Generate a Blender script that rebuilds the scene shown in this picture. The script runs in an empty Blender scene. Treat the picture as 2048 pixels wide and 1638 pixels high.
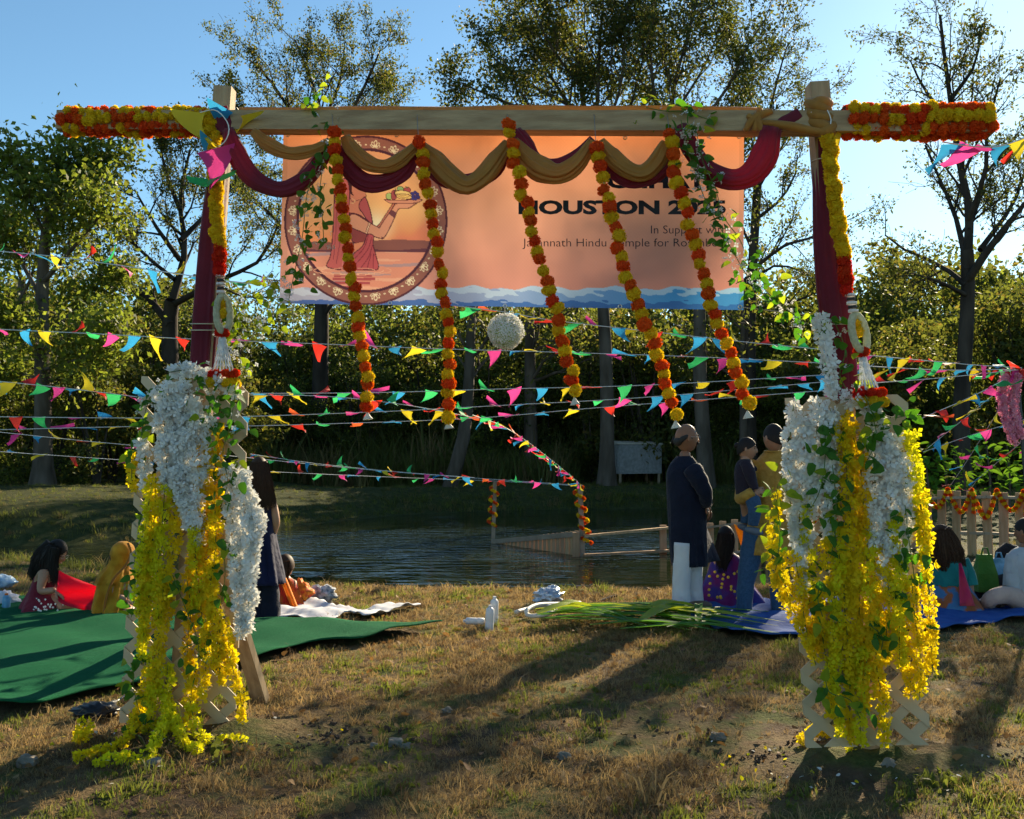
import bpy, bmesh, math, random
import numpy as np
from mathutils import Vector, Matrix, Euler, Quaternion

# ------------------------------------------------------------------ camera, sky, sun, exposure
SC = bpy.context.scene
FPX = 1991.0                       # focal length in photo pixels (2048 wide) = 35 mm lens
CAMH = 1.43
PITCH = math.atan(89.0 / FPX)
cam_d = bpy.data.cameras.new('camera'); cam_d.lens = 36.0 * FPX / 2048.0; cam_d.sensor_width = 36.0
cam_d.sensor_fit = 'HORIZONTAL'; cam_d.clip_end = 3000.0; cam_d.clip_start = 0.05
cam = bpy.data.objects.new('camera', cam_d); SC.collection.objects.link(cam)
cam.location = (0, 0, CAMH); cam.rotation_euler = (math.pi / 2 + PITCH, 0, 0)
SC.camera = cam

SUN_AZ = math.radians(29.0)        # to the right of the view direction
SUN_EL = math.radians(23.0)
world = bpy.data.worlds.new('World'); SC.world = world; world.use_nodes = True
wn = world.node_tree.nodes; wl = world.node_tree.links
sky = wn.new('ShaderNodeTexSky'); sky.sky_type = 'NISHITA'; sky.sun_disc = False
sky.sun_elevation = SUN_EL; sky.sun_rotation = SUN_AZ
sky.air_density = 0.9; sky.dust_density = 0.14; sky.ozone_density = 2.2; sky.altitude = 0
grade = wn.new('ShaderNodeMix'); grade.data_type = 'RGBA'; grade.blend_type = 'MULTIPLY'; grade.inputs['Factor'].default_value = 1.0
grade.inputs['B'].default_value = (.78, .96, .93, 1); wl.new(sky.outputs[0], grade.inputs['A'])     # the air's cool tint, alike in every direction
wl.new(grade.outputs['Result'], wn['Background'].inputs[0]); wn['Background'].inputs[1].default_value = 0.073
sun_d = bpy.data.lights.new('sun', 'SUN'); sun_d.energy = 5.0; sun_d.angle = math.radians(0.5); sun_d.color = (1.0, 0.84, 0.58)
sun = bpy.data.objects.new('sun', sun_d); SC.collection.objects.link(sun)
to_sun = Vector((math.sin(SUN_AZ) * math.cos(SUN_EL), math.cos(SUN_AZ) * math.cos(SUN_EL), math.sin(SUN_EL)))
sun.rotation_euler = to_sun.to_track_quat('Z', 'Y').to_euler(); sun.location = (8, 12, 14)
SC.view_settings.view_transform = 'Standard'; SC.view_settings.look = 'None'
SC.view_settings.exposure = 1.36; SC.view_settings.gamma = 1.0; SC.view_settings.use_curve_mapping = False
SC.cycles.max_bounces = 4; SC.cycles.transparent_max_bounces = 6; SC.cycles.transmission_bounces = 3
SC.cycles.diffuse_bounces = 2; SC.cycles.glossy_bounces = 2
SC.cycles.use_adaptive_sampling = True; SC.cycles.adaptive_threshold = 0.02
SC.cycles.use_denoising = True
SC.cycles.caustics_reflective = False; SC.cycles.caustics_refractive = False

# ------------------------------------------------------------------ helpers
RND = random.Random(11)
NPR = np.random.default_rng(5)
COL = SC.collection
CP, SP = math.cos(PITCH), math.sin(PITCH)
def at(x, y, Y):
    """the point at distance Y in front of the camera that the photo shows at pixel x, y"""
    u = (x - 1024) / FPX; v = (819 - y) / FPX
    t = Y / (CP - v * SP)
    return Vector((u * t, Y, CAMH + (SP + v * CP) * t))
def gnd(x, y, z=0.0):
    u = (x - 1024) / FPX; v = (819 - y) / FPX
    t = (z - CAMH) / (SP + v * CP)
    return Vector((u * t, (CP - v * SP) * t, z))
def spline(pts, n):
    """Catmull-Rom through points, n samples evenly spaced by length"""
    P = np.array([tuple(p) for p in pts], float)
    if len(P) == 2:
        t = np.linspace(0, 1, n)[:, None]; return P[0] * (1 - t) + P[1] * t
    Q = np.vstack([2 * P[0] - P[1], P, 2 * P[-1] - P[-2]])
    out = []
    for i in range(1, len(Q) - 2):
        p0, p1, p2, p3 = Q[i - 1], Q[i], Q[i + 1], Q[i + 2]
        for t in np.linspace(0, 1, 24, endpoint=False):
            out.append(.5 * (2 * p1 + (p2 - p0) * t + (2 * p0 - 5 * p1 + 4 * p2 - p3) * t * t + (3 * p1 - p0 - 3 * p2 + p3) * t ** 3))
    out.append(P[-1]); out = np.array(out)
    s = np.r_[0, np.cumsum(np.linalg.norm(np.diff(out, axis=0), axis=1))]
    q = np.linspace(0, s[-1], n)
    return np.stack([np.interp(q, s, out[:, k]) for k in range(out.shape[1])], 1)
def plen(p):
    return float(np.linalg.norm(np.diff(np.asarray(p), axis=0), axis=1).sum())

WO = {}                                              # world origin of every object made here
def worg(o): return WO.get(o.name, Vector((0, 0, 0)))
def tag(o, label=None, cat=None, group=None, kind=None):
    if label: o['label'] = label
    if cat: o['category'] = cat
    if group: o['group'] = group
    if kind: o['kind'] = kind
    return o
def thing(name, loc, label, cat, group=None):
    o = bpy.data.objects.new(name, None); COL.objects.link(o); o.location = loc
    o.empty_display_size = 0.1
    WO[o.name] = Vector(loc); return tag(o, label, cat, group)
def inst(name, mesh, loc, parent=None, rot=None, scale=None, quat=None):
    """an object that shares a mesh; loc is in world space"""
    o = bpy.data.objects.new(name, mesh); COL.objects.link(o)
    WO[o.name] = Vector(loc)
    if parent is not None:
        o.parent = parent; o.location = Vector(loc) - worg(parent)
    else: o.location = loc
    if quat is not None: o.rotation_mode = 'QUATERNION'; o.rotation_quaternion = quat
    elif rot is not None: o.rotation_euler = rot
    if scale is not None: o.scale = (scale,) * 3 if isinstance(scale, (int, float)) else scale
    return o
def raw_mesh(name, V, F, mats, smooth=False, mi=None):
    me = bpy.data.meshes.new(name)
    me.from_pydata([tuple(v) for v in V], [], [tuple(f) for f in F])
    for m in (mats if isinstance(mats, (list, tuple)) else [mats]): me.materials.append(m)
    if mi is not None: me.polygons.foreach_set('material_index', np.array(mi, np.int32))
    if smooth: me.polygons.foreach_set('use_smooth', np.ones(len(me.polygons), bool))
    me.update(); return me
def quads_mesh(name, V, mats, mi=None, k=4, smooth=False):
    """V: (n, k, 3) loose polygons"""
    V = np.asarray(V, np.float32); n = len(V)
    me = bpy.data.meshes.new(name)
    me.vertices.add(n * k); me.vertices.foreach_set('co', V.reshape(-1))
    me.loops.add(n * k); me.loops.foreach_set('vertex_index', np.arange(n * k, dtype=np.int32))
    me.polygons.add(n); me.polygons.foreach_set('loop_start', np.arange(0, n * k, k, dtype=np.int32))
    for m in (mats if isinstance(mats, (list, tuple)) else [mats]): me.materials.append(m)
    if mi is not None: me.polygons.foreach_set('material_index', np.asarray(mi, np.int32))
    if smooth: me.polygons.foreach_set('use_smooth', np.ones(n, bool))
    me.update(calc_edges=True); me.validate(); return me

_TMP = bpy.data.scenes.new('workbench')
def evaluated(ob):
    """the mesh of an object with its modifiers applied (worked out in a scene of its own, which is quick)"""
    _TMP.collection.objects.link(ob); 
    with bpy.context.temp_override(scene=_TMP, view_layer=_TMP.view_layers[0]):
        dg = bpy.context.evaluated_depsgraph_get(); me = bpy.data.meshes.new_from_object(ob.evaluated_get(dg))
    bpy.data.objects.remove(ob); return me
class MB:
    """collects shapes in world space; build() links them as one mesh object"""
    def __init__(s): s.V = []; s.F = []; s.mi = []; s.m = 0
    def add(s, V, F):
        b = len(s.V); s.V += [Vector(v) for v in V]
        for f in F: s.F.append([i + b for i in f]); s.mi.append(s.m)
        return s
    def box(s, c, size, rot=None, bev=0.0):
        c = Vector(c); h = Vector(size) / 2
        Rm = rot if rot is not None else Matrix.Identity(3)
        if not isinstance(Rm, Matrix): Rm = Euler(Rm).to_matrix()
        V = [c + Rm @ Vector((sx * h.x, sy * h.y, sz * h.z)) for sx in (-1, 1) for sy in (-1, 1) for sz in (-1, 1)]
        F = [(0, 1, 3, 2), (4, 6, 7, 5), (0, 4, 5, 1), (2, 3, 7, 6), (0, 2, 6, 4), (1, 5, 7, 3)]
        return s.add(V, F)
    def bar(s, a, b, w, d, up=(0, 0, 1)):
        """a rectangular timber from a to b, w across, d deep"""
        a = Vector(a); b = Vector(b); z = (b - a); L = z.length; z.normalize()
        x = Vector(up).cross(z)
        if x.length < 1e-4: x = Vector((1, 0, 0))
        x.normalize(); y = z.cross(x)
        Rm = Matrix((x, y, z)).transposed()
        return s.box((a + b) / 2, (w, d, L), Rm)
    def tube(s, pts, rad, n=8, caps=True, flat=1.0, up=None):
        pts = [Vector(p) for p in pts]
        m = len(pts)
        rad = [rad] * m if isinstance(rad, (int, float)) else list(rad)
        V = []; F = []; px = None
        for i, p in enumerate(pts):
            t = (pts[min(i + 1, m - 1)] - pts[max(i - 1, 0)])
            if t.length < 1e-9: t = Vector((0, 0, 1))
            t.normalize()
            if px is None:
                px = (Vector(up) if up else (Vector((0, 1, 0)) if abs(t.y) < .9 else Vector((1, 0, 0))))
            px = px - t * px.dot(t); px.normalize(); py = t.cross(px)
            for k in range(n):
                a = 2 * math.pi * k / n
                V.append(p + (px * math.cos(a) * flat + py * math.sin(a)) * rad[i])
        for i in range(m - 1):
            for k in range(n):
                k2 = (k + 1) % n
                F.append((i * n + k, i * n + k2, (i + 1) * n + k2, (i + 1) * n + k))
        if caps: F.append(tuple(range(n))[::-1]); F.append(tuple((m - 1) * n + k for k in range(n)))
        return s.add(V, F)
    def rings(s, rings, caps=True):
        """loft equal-length rings of points"""
        n = len(rings[0]); V = [p for r in rings for p in r]; F = []
        for i in range(len(rings) - 1):
            for k in range(n):
                k2 = (k + 1) % n
                F.append((i * n + k, i * n + k2, (i + 1) * n + k2, (i + 1) * n + k))
        if caps: F.append(tuple(range(n))[::-1]); F.append(tuple((len(rings) - 1) * n + k for k in range(n)))
        return s.add(V, F)
    def ball(s, c, r, nu=12, nv=8, rot=None, warp=None):
        c = Vector(c); r = Vector((r, r, r)) if isinstance(r, (int, float)) else Vector(r)
        Rm = Euler(rot).to_matrix() if rot is not None and not isinstance(rot, Matrix) else (rot or Matrix.Identity(3))
        V = []; F = []
        for i in range(nv + 1):
            th = math.pi * i / nv
            for k in range(nu):
                ph = 2 * math.pi * k / nu
                d = Vector((math.sin(th) * math.cos(ph), math.sin(th) * math.sin(ph), math.cos(th)))
                q = Vector((d.x * r.x, d.y * r.y, d.z * r.z))
                if warp: q = warp(d, q)
                V.append(c + Rm @ q)
        for i in range(nv):
            for k in range(nu):
                k2 = (k + 1) % nu
                F.append((i * nu + k, (i + 1) * nu + k, (i + 1) * nu + k2, i * nu + k2))
        return s.add(V, F)
    def sheet(s, G):
        """G: rows x cols of points"""
        h = len(G); w = len(G[0]); V = [p for r in G for p in r]; F = []
        for i in range(h - 1):
            for k in range(w - 1):
                F.append((i * w + k, i * w + k + 1, (i + 1) * w + k + 1, (i + 1) * w + k))
        return s.add(V, F)
    def build(s, name, mats, parent=None, smooth=False, sub=0, solid=0.0, org=None):
        A = np.array([tuple(v) for v in s.V])
        lo, hi = A.min(0), A.max(0)
        o3 = Vector(((lo[0] + hi[0]) / 2, (lo[1] + hi[1]) / 2, lo[2])) if org is None else Vector(org)
        me = raw_mesh(name, A - np.array(tuple(o3)), s.F, mats, smooth, s.mi)
        if smooth:
            bm = bmesh.new(); bm.from_mesh(me); bmesh.ops.remove_doubles(bm, verts=bm.verts, dist=1e-5)
            bmesh.ops.recalc_face_normals(bm, faces=bm.faces); bm.to_mesh(me); bm.free()
        o = inst(name, me, o3, parent)
        if solid:
            md = o.modifiers.new('solid', 'SOLIDIFY'); md.thickness = solid; md.offset = 0
        if sub:
            md = o.modifiers.new('sub', 'SUBSURF'); md.levels = sub; md.render_levels = sub
        return o

# ------------------------------------------------------------------ procedural materials
def mat(name, col, col2=None, scale=8.0, rough=0.75, trans=0.0, tcol=None, bump=0.0, bscale=40.0, spec=0.3, metal=0.0,
        rand=0.0, attr=None, stretch=None, sheen=0.0, detail=4.0, coord='Object', contrast=None):
    m = bpy.data.materials.new(name); m.use_nodes = True
    N = m.node_tree.nodes; L = m.node_tree.links; b = N['Principled BSDF']; out = N['Material Output']
    b.inputs['Roughness'].default_value = rough; b.inputs['Metallic'].default_value = metal
    b.inputs['Specular IOR Level'].default_value = spec
    if sheen: b.inputs['Sheen Weight'].default_value = sheen
    tc = N.new('ShaderNodeTexCoord'); vec = tc.outputs[coord]
    if stretch:
        mp = N.new('ShaderNodeMapping'); mp.inputs['Scale'].default_value = stretch; L.new(vec, mp.inputs[0]); vec = mp.outputs[0]
    src = None
    if attr:
        a = N.new('ShaderNodeAttribute'); a.attribute_name = attr; src = a.outputs['Color']
    if col2 is not None:
        n = N.new('ShaderNodeTexNoise'); n.inputs['Scale'].default_value = scale; n.inputs['Detail'].default_value = detail
        L.new(vec, n.inputs['Vector'])
        rp = N.new('ShaderNodeValToRGB'); c0, c1 = contrast or (0.35, 0.65)
        rp.color_ramp.elements[0].position = c0; rp.color_ramp.elements[1].position = c1
        rp.color_ramp.elements[0].color = (*col, 1); rp.color_ramp.elements[1].color = (*col2, 1)
        L.new(n.outputs['Fac'], rp.inputs[0])
        if src is None: src = rp.outputs[0]
    if rand:
        oi = N.new('ShaderNodeObjectInfo'); h = N.new('ShaderNodeHueSaturation')
        mr = N.new('ShaderNodeMapRange'); mr.inputs[3].default_value = 1 - rand; mr.inputs[4].default_value = 1 + rand
        L.new(oi.outputs['Random'], mr.inputs[0]); L.new(mr.outputs[0], h.inputs['Value'])
        mh = N.new('ShaderNodeMapRange'); mh.inputs[3].default_value = 0.5 - rand * .06; mh.inputs[4].default_value = 0.5 + rand * .06
        ml = N.new('ShaderNodeMath'); ml.operation = 'FRACT'; mk = N.new('ShaderNodeMath'); mk.operation = 'MULTIPLY'; mk.inputs[1].default_value = 7.31
        L.new(oi.outputs['Random'], mk.inputs[0]); L.new(mk.outputs[0], ml.inputs[0]); L.new(ml.outputs[0], mh.inputs[0]); L.new(mh.outputs[0], h.inputs['Hue'])
        if src is None: h.inputs['Color'].default_value = (*col, 1)
        else: L.new(src, h.inputs['Color'])
        src = h.outputs[0]
    if src is None: b.inputs['Base Color'].default_value = (*col, 1)
    else: L.new(src, b.inputs['Base Color'])
    if bump:
        n2 = N.new('ShaderNodeTexNoise'); n2.inputs['Scale'].default_value = bscale; n2.inputs['Detail'].default_value = 5
        L.new(vec, n2.inputs['Vector'])
        bp = N.new('ShaderNodeBump'); bp.inputs['Strength'].default_value = bump; bp.inputs['Distance'].default_value = 0.02
        L.new(n2.outputs['Fac'], bp.inputs['Height']); L.new(bp.outputs[0], b.inputs['Normal'])
    if trans:
        t = N.new('ShaderNodeBsdfTranslucent'); mx = N.new('ShaderNodeMixShader'); mx.inputs[0].default_value = trans
        if tcol is not None: t.inputs[0].default_value = (*tcol, 1)
        elif src is not None: L.new(src, t.inputs[0])
        else: t.inputs[0].default_value = (*col, 1)
        L.new(b.outputs[0], mx.inputs[1]); L.new(t.outputs[0], mx.inputs[2]); L.new(mx.outputs[0], out.inputs['Surface'])
    return m
def hexc(h):
    """sRGB hex to linear"""
    v = [int(h[i:i + 2], 16) / 255 for i in (0, 2, 4)]
    return tuple(x / 12.92 if x <= .04045 else ((x + .055) / 1.055) ** 2.4 for x in v)

def points_scatter(name, pts, scales, sources, label, cat, kind='stuff', tilt=0.15, loc=(0, 0, 0)):
    """one object: instances of the source meshes on the given points (geometry nodes)"""
    src = bpy.data.collections.new(name + '_sources')
    for i, me in enumerate(sources):
        o = bpy.data.objects.new(name + '_source', me); src.objects.link(o)
    me = bpy.data.meshes.new(name); me.vertices.add(len(pts)); me.vertices.foreach_set('co', np.asarray(pts, np.float32).reshape(-1))
    a = me.attributes.new('sc', 'FLOAT', 'POINT'); a.data.foreach_set('value', np.asarray(scales, np.float32)); me.update()
    o = bpy.data.objects.new(name, me); COL.objects.link(o); tag(o, label, cat, kind=kind)
    ng = bpy.data.node_groups.new(name + '_scatter', 'GeometryNodeTree')
    ng.interface.new_socket('Geometry', in_out='INPUT', socket_type='NodeSocketGeometry')
    ng.interface.new_socket('Geometry', in_out='OUTPUT', socket_type='NodeSocketGeometry')
    N = ng.nodes; L = ng.links
    gi = N.new('NodeGroupInput'); go = N.new('NodeGroupOutput')
    ci = N.new('GeometryNodeCollectionInfo'); ci.inputs[0].default_value = src; ci.inputs[1].default_value = True; ci.inputs[2].default_value = True
    ip = N.new('GeometryNodeInstanceOnPoints'); ip.inputs['Pick Instance'].default_value = True
    rv = N.new('FunctionNodeRandomValue'); rv.data_type = 'FLOAT_VECTOR'
    rv.inputs[0].default_value = (-tilt, -tilt, 0); rv.inputs[1].default_value = (tilt, tilt, 6.283)
    na = N.new('GeometryNodeInputNamedAttribute'); na.data_type = 'FLOAT'; na.inputs['Name'].default_value = 'sc'
    L.new(gi.outputs[0], ip.inputs['Points']); L.new(ci.outputs[0], ip.inputs['Instance'])
    L.new(rv.outputs[0], ip.inputs['Rotation']); L.new(na.outputs[0], ip.inputs['Scale'])
    L.new(ip.outputs[0], go.inputs[0])
    md = o.modifiers.new('scatter', 'NODES'); md.node_group = ng
    return o
# ------------------------------------------------------------------ terrain, pond
WATER = -0.35
SHORE = np.array([(-11.5, 17.2), (-9.2, 15.8), (-7, 14.6), (-5, 13.5), (-3, 12.1), (-1, 11.5), (1, 11.35), (2.5, 11.6), (3.8, 13), (5, 16), (6.2, 19.5),
                  (8, 25), (9.6, 29.5), (9.0, 32.4), (5.6, 32.6), (2.5, 32.0), (-.4, 31.0), (-3.3, 28.8), (-5.8, 23.6), (-7.4, 20.6), (-9.0, 19.4), (-11.3, 18.6)])
SHORE = spline(np.vstack([SHORE, SHORE[:1]]), 140)[:-1]
def sdf(X, Y):
    """signed distance to the shoreline, positive on land"""
    X = np.asarray(X, float); Y = np.asarray(Y, float); shp = X.shape; P = np.stack([X.ravel(), Y.ravel()], 1)
    A = SHORE; B = np.roll(SHORE, -1, 0); d2 = np.full(len(P), 1e9); ins = np.zeros(len(P), bool)
    for a, b in zip(A, B):
        e = b - a; w = P - a; t = np.clip((w @ e) / (e @ e), 0, 1); q = w - t[:, None] * e
        d2 = np.minimum(d2, (q ** 2).sum(1))
        c = (a[1] > P[:, 1]) != (b[1] > P[:, 1])
        with np.errstate(divide='ignore', invalid='ignore'):
            xi = (b[0] - a[0]) * (P[:, 1] - a[1]) / (b[1] - a[1] + 1e-12) + a[0]
        ins ^= c & (P[:, 0] < xi)
    d = np.sqrt(d2); d[ins] *= -1
    return d.reshape(shp)
_ph = NPR.uniform(0, 6.28, (40, 2)); _dir = NPR.uniform(0, 6.28, 40)
def wob(X, Y, f, k0, k=6):
    r = 0
    for i in range(k0, k0 + k):
        a = _dir[i]; r = r + np.sin((X * math.cos(a) + Y * math.sin(a)) * f * (1 + .23 * (i - k0)) + _ph[i, 0])
    return r / k
def sstep(a, b, x):
    t = np.clip((x - a) / (b - a), 0, 1); return t * t * (3 - 2 * t)
def height(X, Y):
    X = np.asarray(X, float); Y = np.asarray(Y, float)
    d = sdf(X, Y)
    far = sstep(15, 24, Y + 0.15 * X)
    left = sstep(-6, -11, X) * sstep(15, 20, Y)
    base = 0.0 + far * 0.32 + left * 0.25 + sstep(34, 60, Y) * 0.5 + sstep(60, 600, Y) * 2
    base = base + wob(X, Y, 1.3, 0) * .03 + wob(X, Y, 5.0, 8) * .014 + far * wob(X, Y, .5, 16) * .10
    w = 0.95 + far * 1.6
    land = WATER + (base - WATER) * sstep(0, 1, np.clip(d / w, 0, 1) ** .8)
    bed = WATER + np.maximum(d * .45, -1.1)
    return np.where(d > 0, land, bed)
def hz(x, y): return float(height(np.array([x]), np.array([y]))[0])
def gz(x, y):
    """the ground point the photo shows at pixel x, y"""
    p = gnd(x, y, 0)
    for _ in range(6): p = gnd(x, y, hz(p.x, p.y))
    return p

def ground_material():
    m = bpy.data.materials.new('ground_soil_and_dry_grass'); m.use_nodes = True
    N = m.node_tree.nodes; L = m.node_tree.links; b = N['Principled BSDF']
    b.inputs['Roughness'].default_value = .95; b.inputs['Specular IOR Level'].default_value = .1
    g = N.new('ShaderNodeNewGeometry')
    def nz(s, d=5, r=.6):
        n = N.new('ShaderNodeTexNoise'); n.inputs['Scale'].default_value = s; n.inputs['Detail'].default_value = d; n.inputs['Roughness'].default_value = r
        L.new(g.outputs['Position'], n.inputs['Vector']); return n.outputs['Fac']
    def ramp(f, a, ca, b_, cb):
        r = N.new('ShaderNodeValToRGB'); e = r.color_ramp.elements
        e[0].position = a; e[1].position = b_; e[0].color = (*ca, 1); e[1].color = (*cb, 1); L.new(f, r.inputs[0]); return r.outputs[0]
    def mix(f, c0, c1):
        x = N.new('ShaderNodeMix'); x.data_type = 'RGBA'; L.new(f, x.inputs['Factor']); L.new(c0, x.inputs['A']); L.new(c1, x.inputs['B']); return x.outputs['Result']
    soil = ramp(nz(9), .3, (.055, .034, .020), .75, (.125, .082, .050))
    dry = ramp(nz(30), .3, (.12, .080, .036), .7, (.24, .17, .080))
    green = ramp(nz(22), .3, (.045, .060, .015), .7, (.115, .125, .035))
    f1 = ramp(nz(1.1), .42, (0, 0, 0), .58, (1, 1, 1)); f2 = ramp(nz(2.3), .47, (0, 0, 0), .62, (1, 1, 1))
    sep = N.new('ShaderNodeSeparateXYZ'); L.new(g.outputs['Position'], sep.inputs[0])
    far = N.new('ShaderNodeMapRange'); far.inputs[1].default_value = 12.5; far.inputs[2].default_value = 16; L.new(sep.outputs['Y'], far.inputs[0])
    bank = ramp(nz(6), .35, (.030, .040, .012), .7, (.075, .075, .026))                     # far bank: turf green, darkened to stand in for the shade over it
    L.new(mix(far.outputs[0], mix(f2, mix(f1, soil, dry), green), bank), b.inputs['Base Color'])
    bp = N.new('ShaderNodeBump'); bp.inputs['Strength'].default_value = .8; bp.inputs['Distance'].default_value = .03
    L.new(nz(45, 6), bp.inputs['Height']); L.new(bp.outputs[0], b.inputs['Normal'])
    return m
def axis(parts):
    r = [np.arange(a, b, s) for a, b, s in parts]; return np.concatenate(r)
xs = axis([(-420, -60, 30), (-60, -16, 2.0), (-16, -8, .4), (-8, 8, .11), (8, 16, .4), (16, 60, 2.0), (60, 421, 30)])
ys = axis([(-40, 0, 4), (0, 3, .5), (3, 12.6, .09), (12.6, 40, .35), (40, 70, 1.5), (70, 900, 40)])
GX, GY = np.meshgrid(xs, ys); GZ = height(GX, GY)
near = (GY > 2.5) & (GY < 12.6) & (np.abs(GX) < 9)
GZ = GZ + near * (wob(GX, GY, 17, 24) * .007 + NPR.normal(0, .004, GX.shape))
# loose soil heaped round the two posts
def heap(cx, cy, r, hgt):
    q = np.hypot((GX - cx) / r, (GY - cy) / (r * .7)); return hgt * np.exp(-q ** 2) * (1 + .5 * np.sin(GX * 37 + GY * 23) * np.sin(GY * 41))
GZ = GZ + heap(-1.35, 5.12, .34, .05) + heap(1.62, 4.72, .34, .06) + heap(2.0, 4.75, .3, .04)
ny, nx = GX.shape
idx = np.arange(ny * nx).reshape(ny, nx)
Fq = np.stack([idx[:-1, :-1], idx[:-1, 1:], idx[1:, 1:], idx[1:, :-1]], -1).reshape(-1, 4)
gm = bpy.data.meshes.new('ground')
gm.vertices.add(ny * nx); gm.vertices.foreach_set('co', np.stack([GX, GY, GZ], -1).astype(np.float32).reshape(-1))
gm.loops.add(len(Fq) * 4); gm.loops.foreach_set('vertex_index', Fq.astype(np.int32).reshape(-1))
gm.polygons.add(len(Fq)); gm.polygons.foreach_set('loop_start', np.arange(0, len(Fq) * 4, 4, dtype=np.int32))
gm.polygons.foreach_set('use_smooth', np.ones(len(Fq), bool)); gm.materials.append(ground_material()); gm.update(calc_edges=True)
ground = bpy.data.objects.new('ground', gm); COL.objects.link(ground); tag(ground, kind='structure')

def water_material():
    m = bpy.data.materials.new('pond_water'); m.use_nodes = True
    N = m.node_tree.nodes; L = m.node_tree.links; b = N['Principled BSDF']
    b.inputs['Base Color'].default_value = (.016, .022, .010, 1); b.inputs['Roughness'].default_value = .035
    b.inputs['IOR'].default_value = 1.33; b.inputs['Specular IOR Level'].default_value = .5
    g = N.new('ShaderNodeNewGeometry'); mp = N.new('ShaderNodeMapping'); mp.inputs['Scale'].default_value = (.55, 1.6, 1)
    L.new(g.outputs['Position'], mp.inputs[0])
    n1 = N.new('ShaderNodeTexNoise'); n1.inputs['Scale'].default_value = 2.2; n1.inputs['Detail'].default_value = 3
    n2 = N.new('ShaderNodeTexNoise'); n2.inputs['Scale'].default_value = .13; n2.inputs['Detail'].default_value = 2
    L.new(mp.outputs[0], n1.inputs['Vector']); L.new(g.outputs['Position'], n2.inputs['Vector'])
    # the breeze ruffles only part of the pond
    r = N.new('ShaderNodeValToRGB'); r.color_ramp.elements[0].position = .52; r.color_ramp.elements[1].position = .86
    r.color_ramp.elements[0].color = (.06, .06, .06, 1); r.color_ramp.elements[1].color = (1, 1, 1, 1)
    # ... and the bubbler stirs it round the far fence post
    ds = N.new('ShaderNodeVectorMath'); ds.operation = 'DISTANCE'; ds.inputs[1].default_value = (-1.3, 20.5, WATER); L.new(g.outputs['Position'], ds.inputs[0])
    mr = N.new('ShaderNodeMapRange'); mr.inputs[1].default_value = 1.0; mr.inputs[2].default_value = 6.5; mr.inputs[3].default_value = .42; mr.inputs[4].default_value = 0; L.new(ds.outputs['Value'], mr.inputs[0])
    ad = N.new('ShaderNodeMath'); ad.operation = 'ADD'; L.new(n2.outputs['Fac'], ad.inputs[0]); L.new(mr.outputs[0], ad.inputs[1]); L.new(ad.outputs[0], r.inputs[0])
    mu = N.new('ShaderNodeMath'); mu.operation = 'MULTIPLY'; L.new(n1.outputs['Fac'], mu.inputs[0]); L.new(r.outputs[0], mu.inputs[1])
    bp = N.new('ShaderNodeBump'); bp.inputs['Strength'].default_value = .85; bp.inputs['Distance'].default_value = .24
    L.new(mu.outputs[0], bp.inputs['Height']); L.new(bp.outputs[0], b.inputs['Normal'])
    return m
wm = raw_mesh('pond_water', [(-14, 10.5, WATER), (12, 10.5, WATER), (12, 37, WATER), (-14, 37, WATER)], [(0, 1, 2, 3)], water_material())
pond = bpy.data.objects.new('pond_water', wm); COL.objects.link(pond); tag(pond, kind='structure')
# ------------------------------------------------------------------ trees
BARK = mat('bark', (.060, .047, .036), (.13, .105, .085), scale=3.0, rough=.95, bump=.9, bscale=14, spec=.1, stretch=(1, 1, .25))
BARK_D = mat('bark_dark', (.030, .024, .020), (.07, .056, .045), scale=3.0, rough=.95, bump=.8, bscale=14, spec=.1, stretch=(1, 1, .25))
LEAF = {
    'olive': mat('leaf_olive', (.050, .062, .012), (.105, .105, .022), scale=.9, rough=.6, trans=.5, tcol=(.20, .215, .028), spec=.25),
    'green': mat('leaf_green', (.05, .09, .014), (.12, .15, .025), scale=.9, rough=.55, trans=.5, tcol=(.26, .32, .03), spec=.3),
    'dark': mat('leaf_dark', (.025, .040, .010), (.060, .075, .018), scale=.9, rough=.6, trans=.42, tcol=(.12, .14, .02), spec=.25),
    'rust': mat('leaf_rust', (.085, .060, .016), (.13, .10, .025), scale=.9, rough=.6, trans=.48, tcol=(.28, .22, .035), spec=.2),
    'lime': mat('leaf_lime', (.10, .13, .018), (.17, .19, .03), scale=.9, rough=.55, trans=.52, tcol=(.32, .38, .04), spec=.3)}

def leaf_quads(C, size, rng, aspect=.55, up=.25):
    """bent leaf clumps: one kite-shaped quad per leaf, random facing"""
    n = len(C)
    a = rng.normal(size=(n, 3)); a[:, 2] -= up; a /= np.linalg.norm(a, axis=1)[:, None]
    b = rng.normal(size=(n, 3)); b -= (b * a).sum(1)[:, None] * a; b /= np.linalg.norm(b, axis=1)[:, None]
    L = (size * rng.uniform(.6, 1.35, n))[:, None]; W = L * aspect
    c = np.cross(a, b)
    p0 = C - a * L * .5; p2 = C + a * L * .5; p1 = C + b * W * .5 + c * L * .08; p3 = C - b * W * .5 + c * L * .08
    return np.stack([p0, p1, p2, p3], 1)

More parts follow.
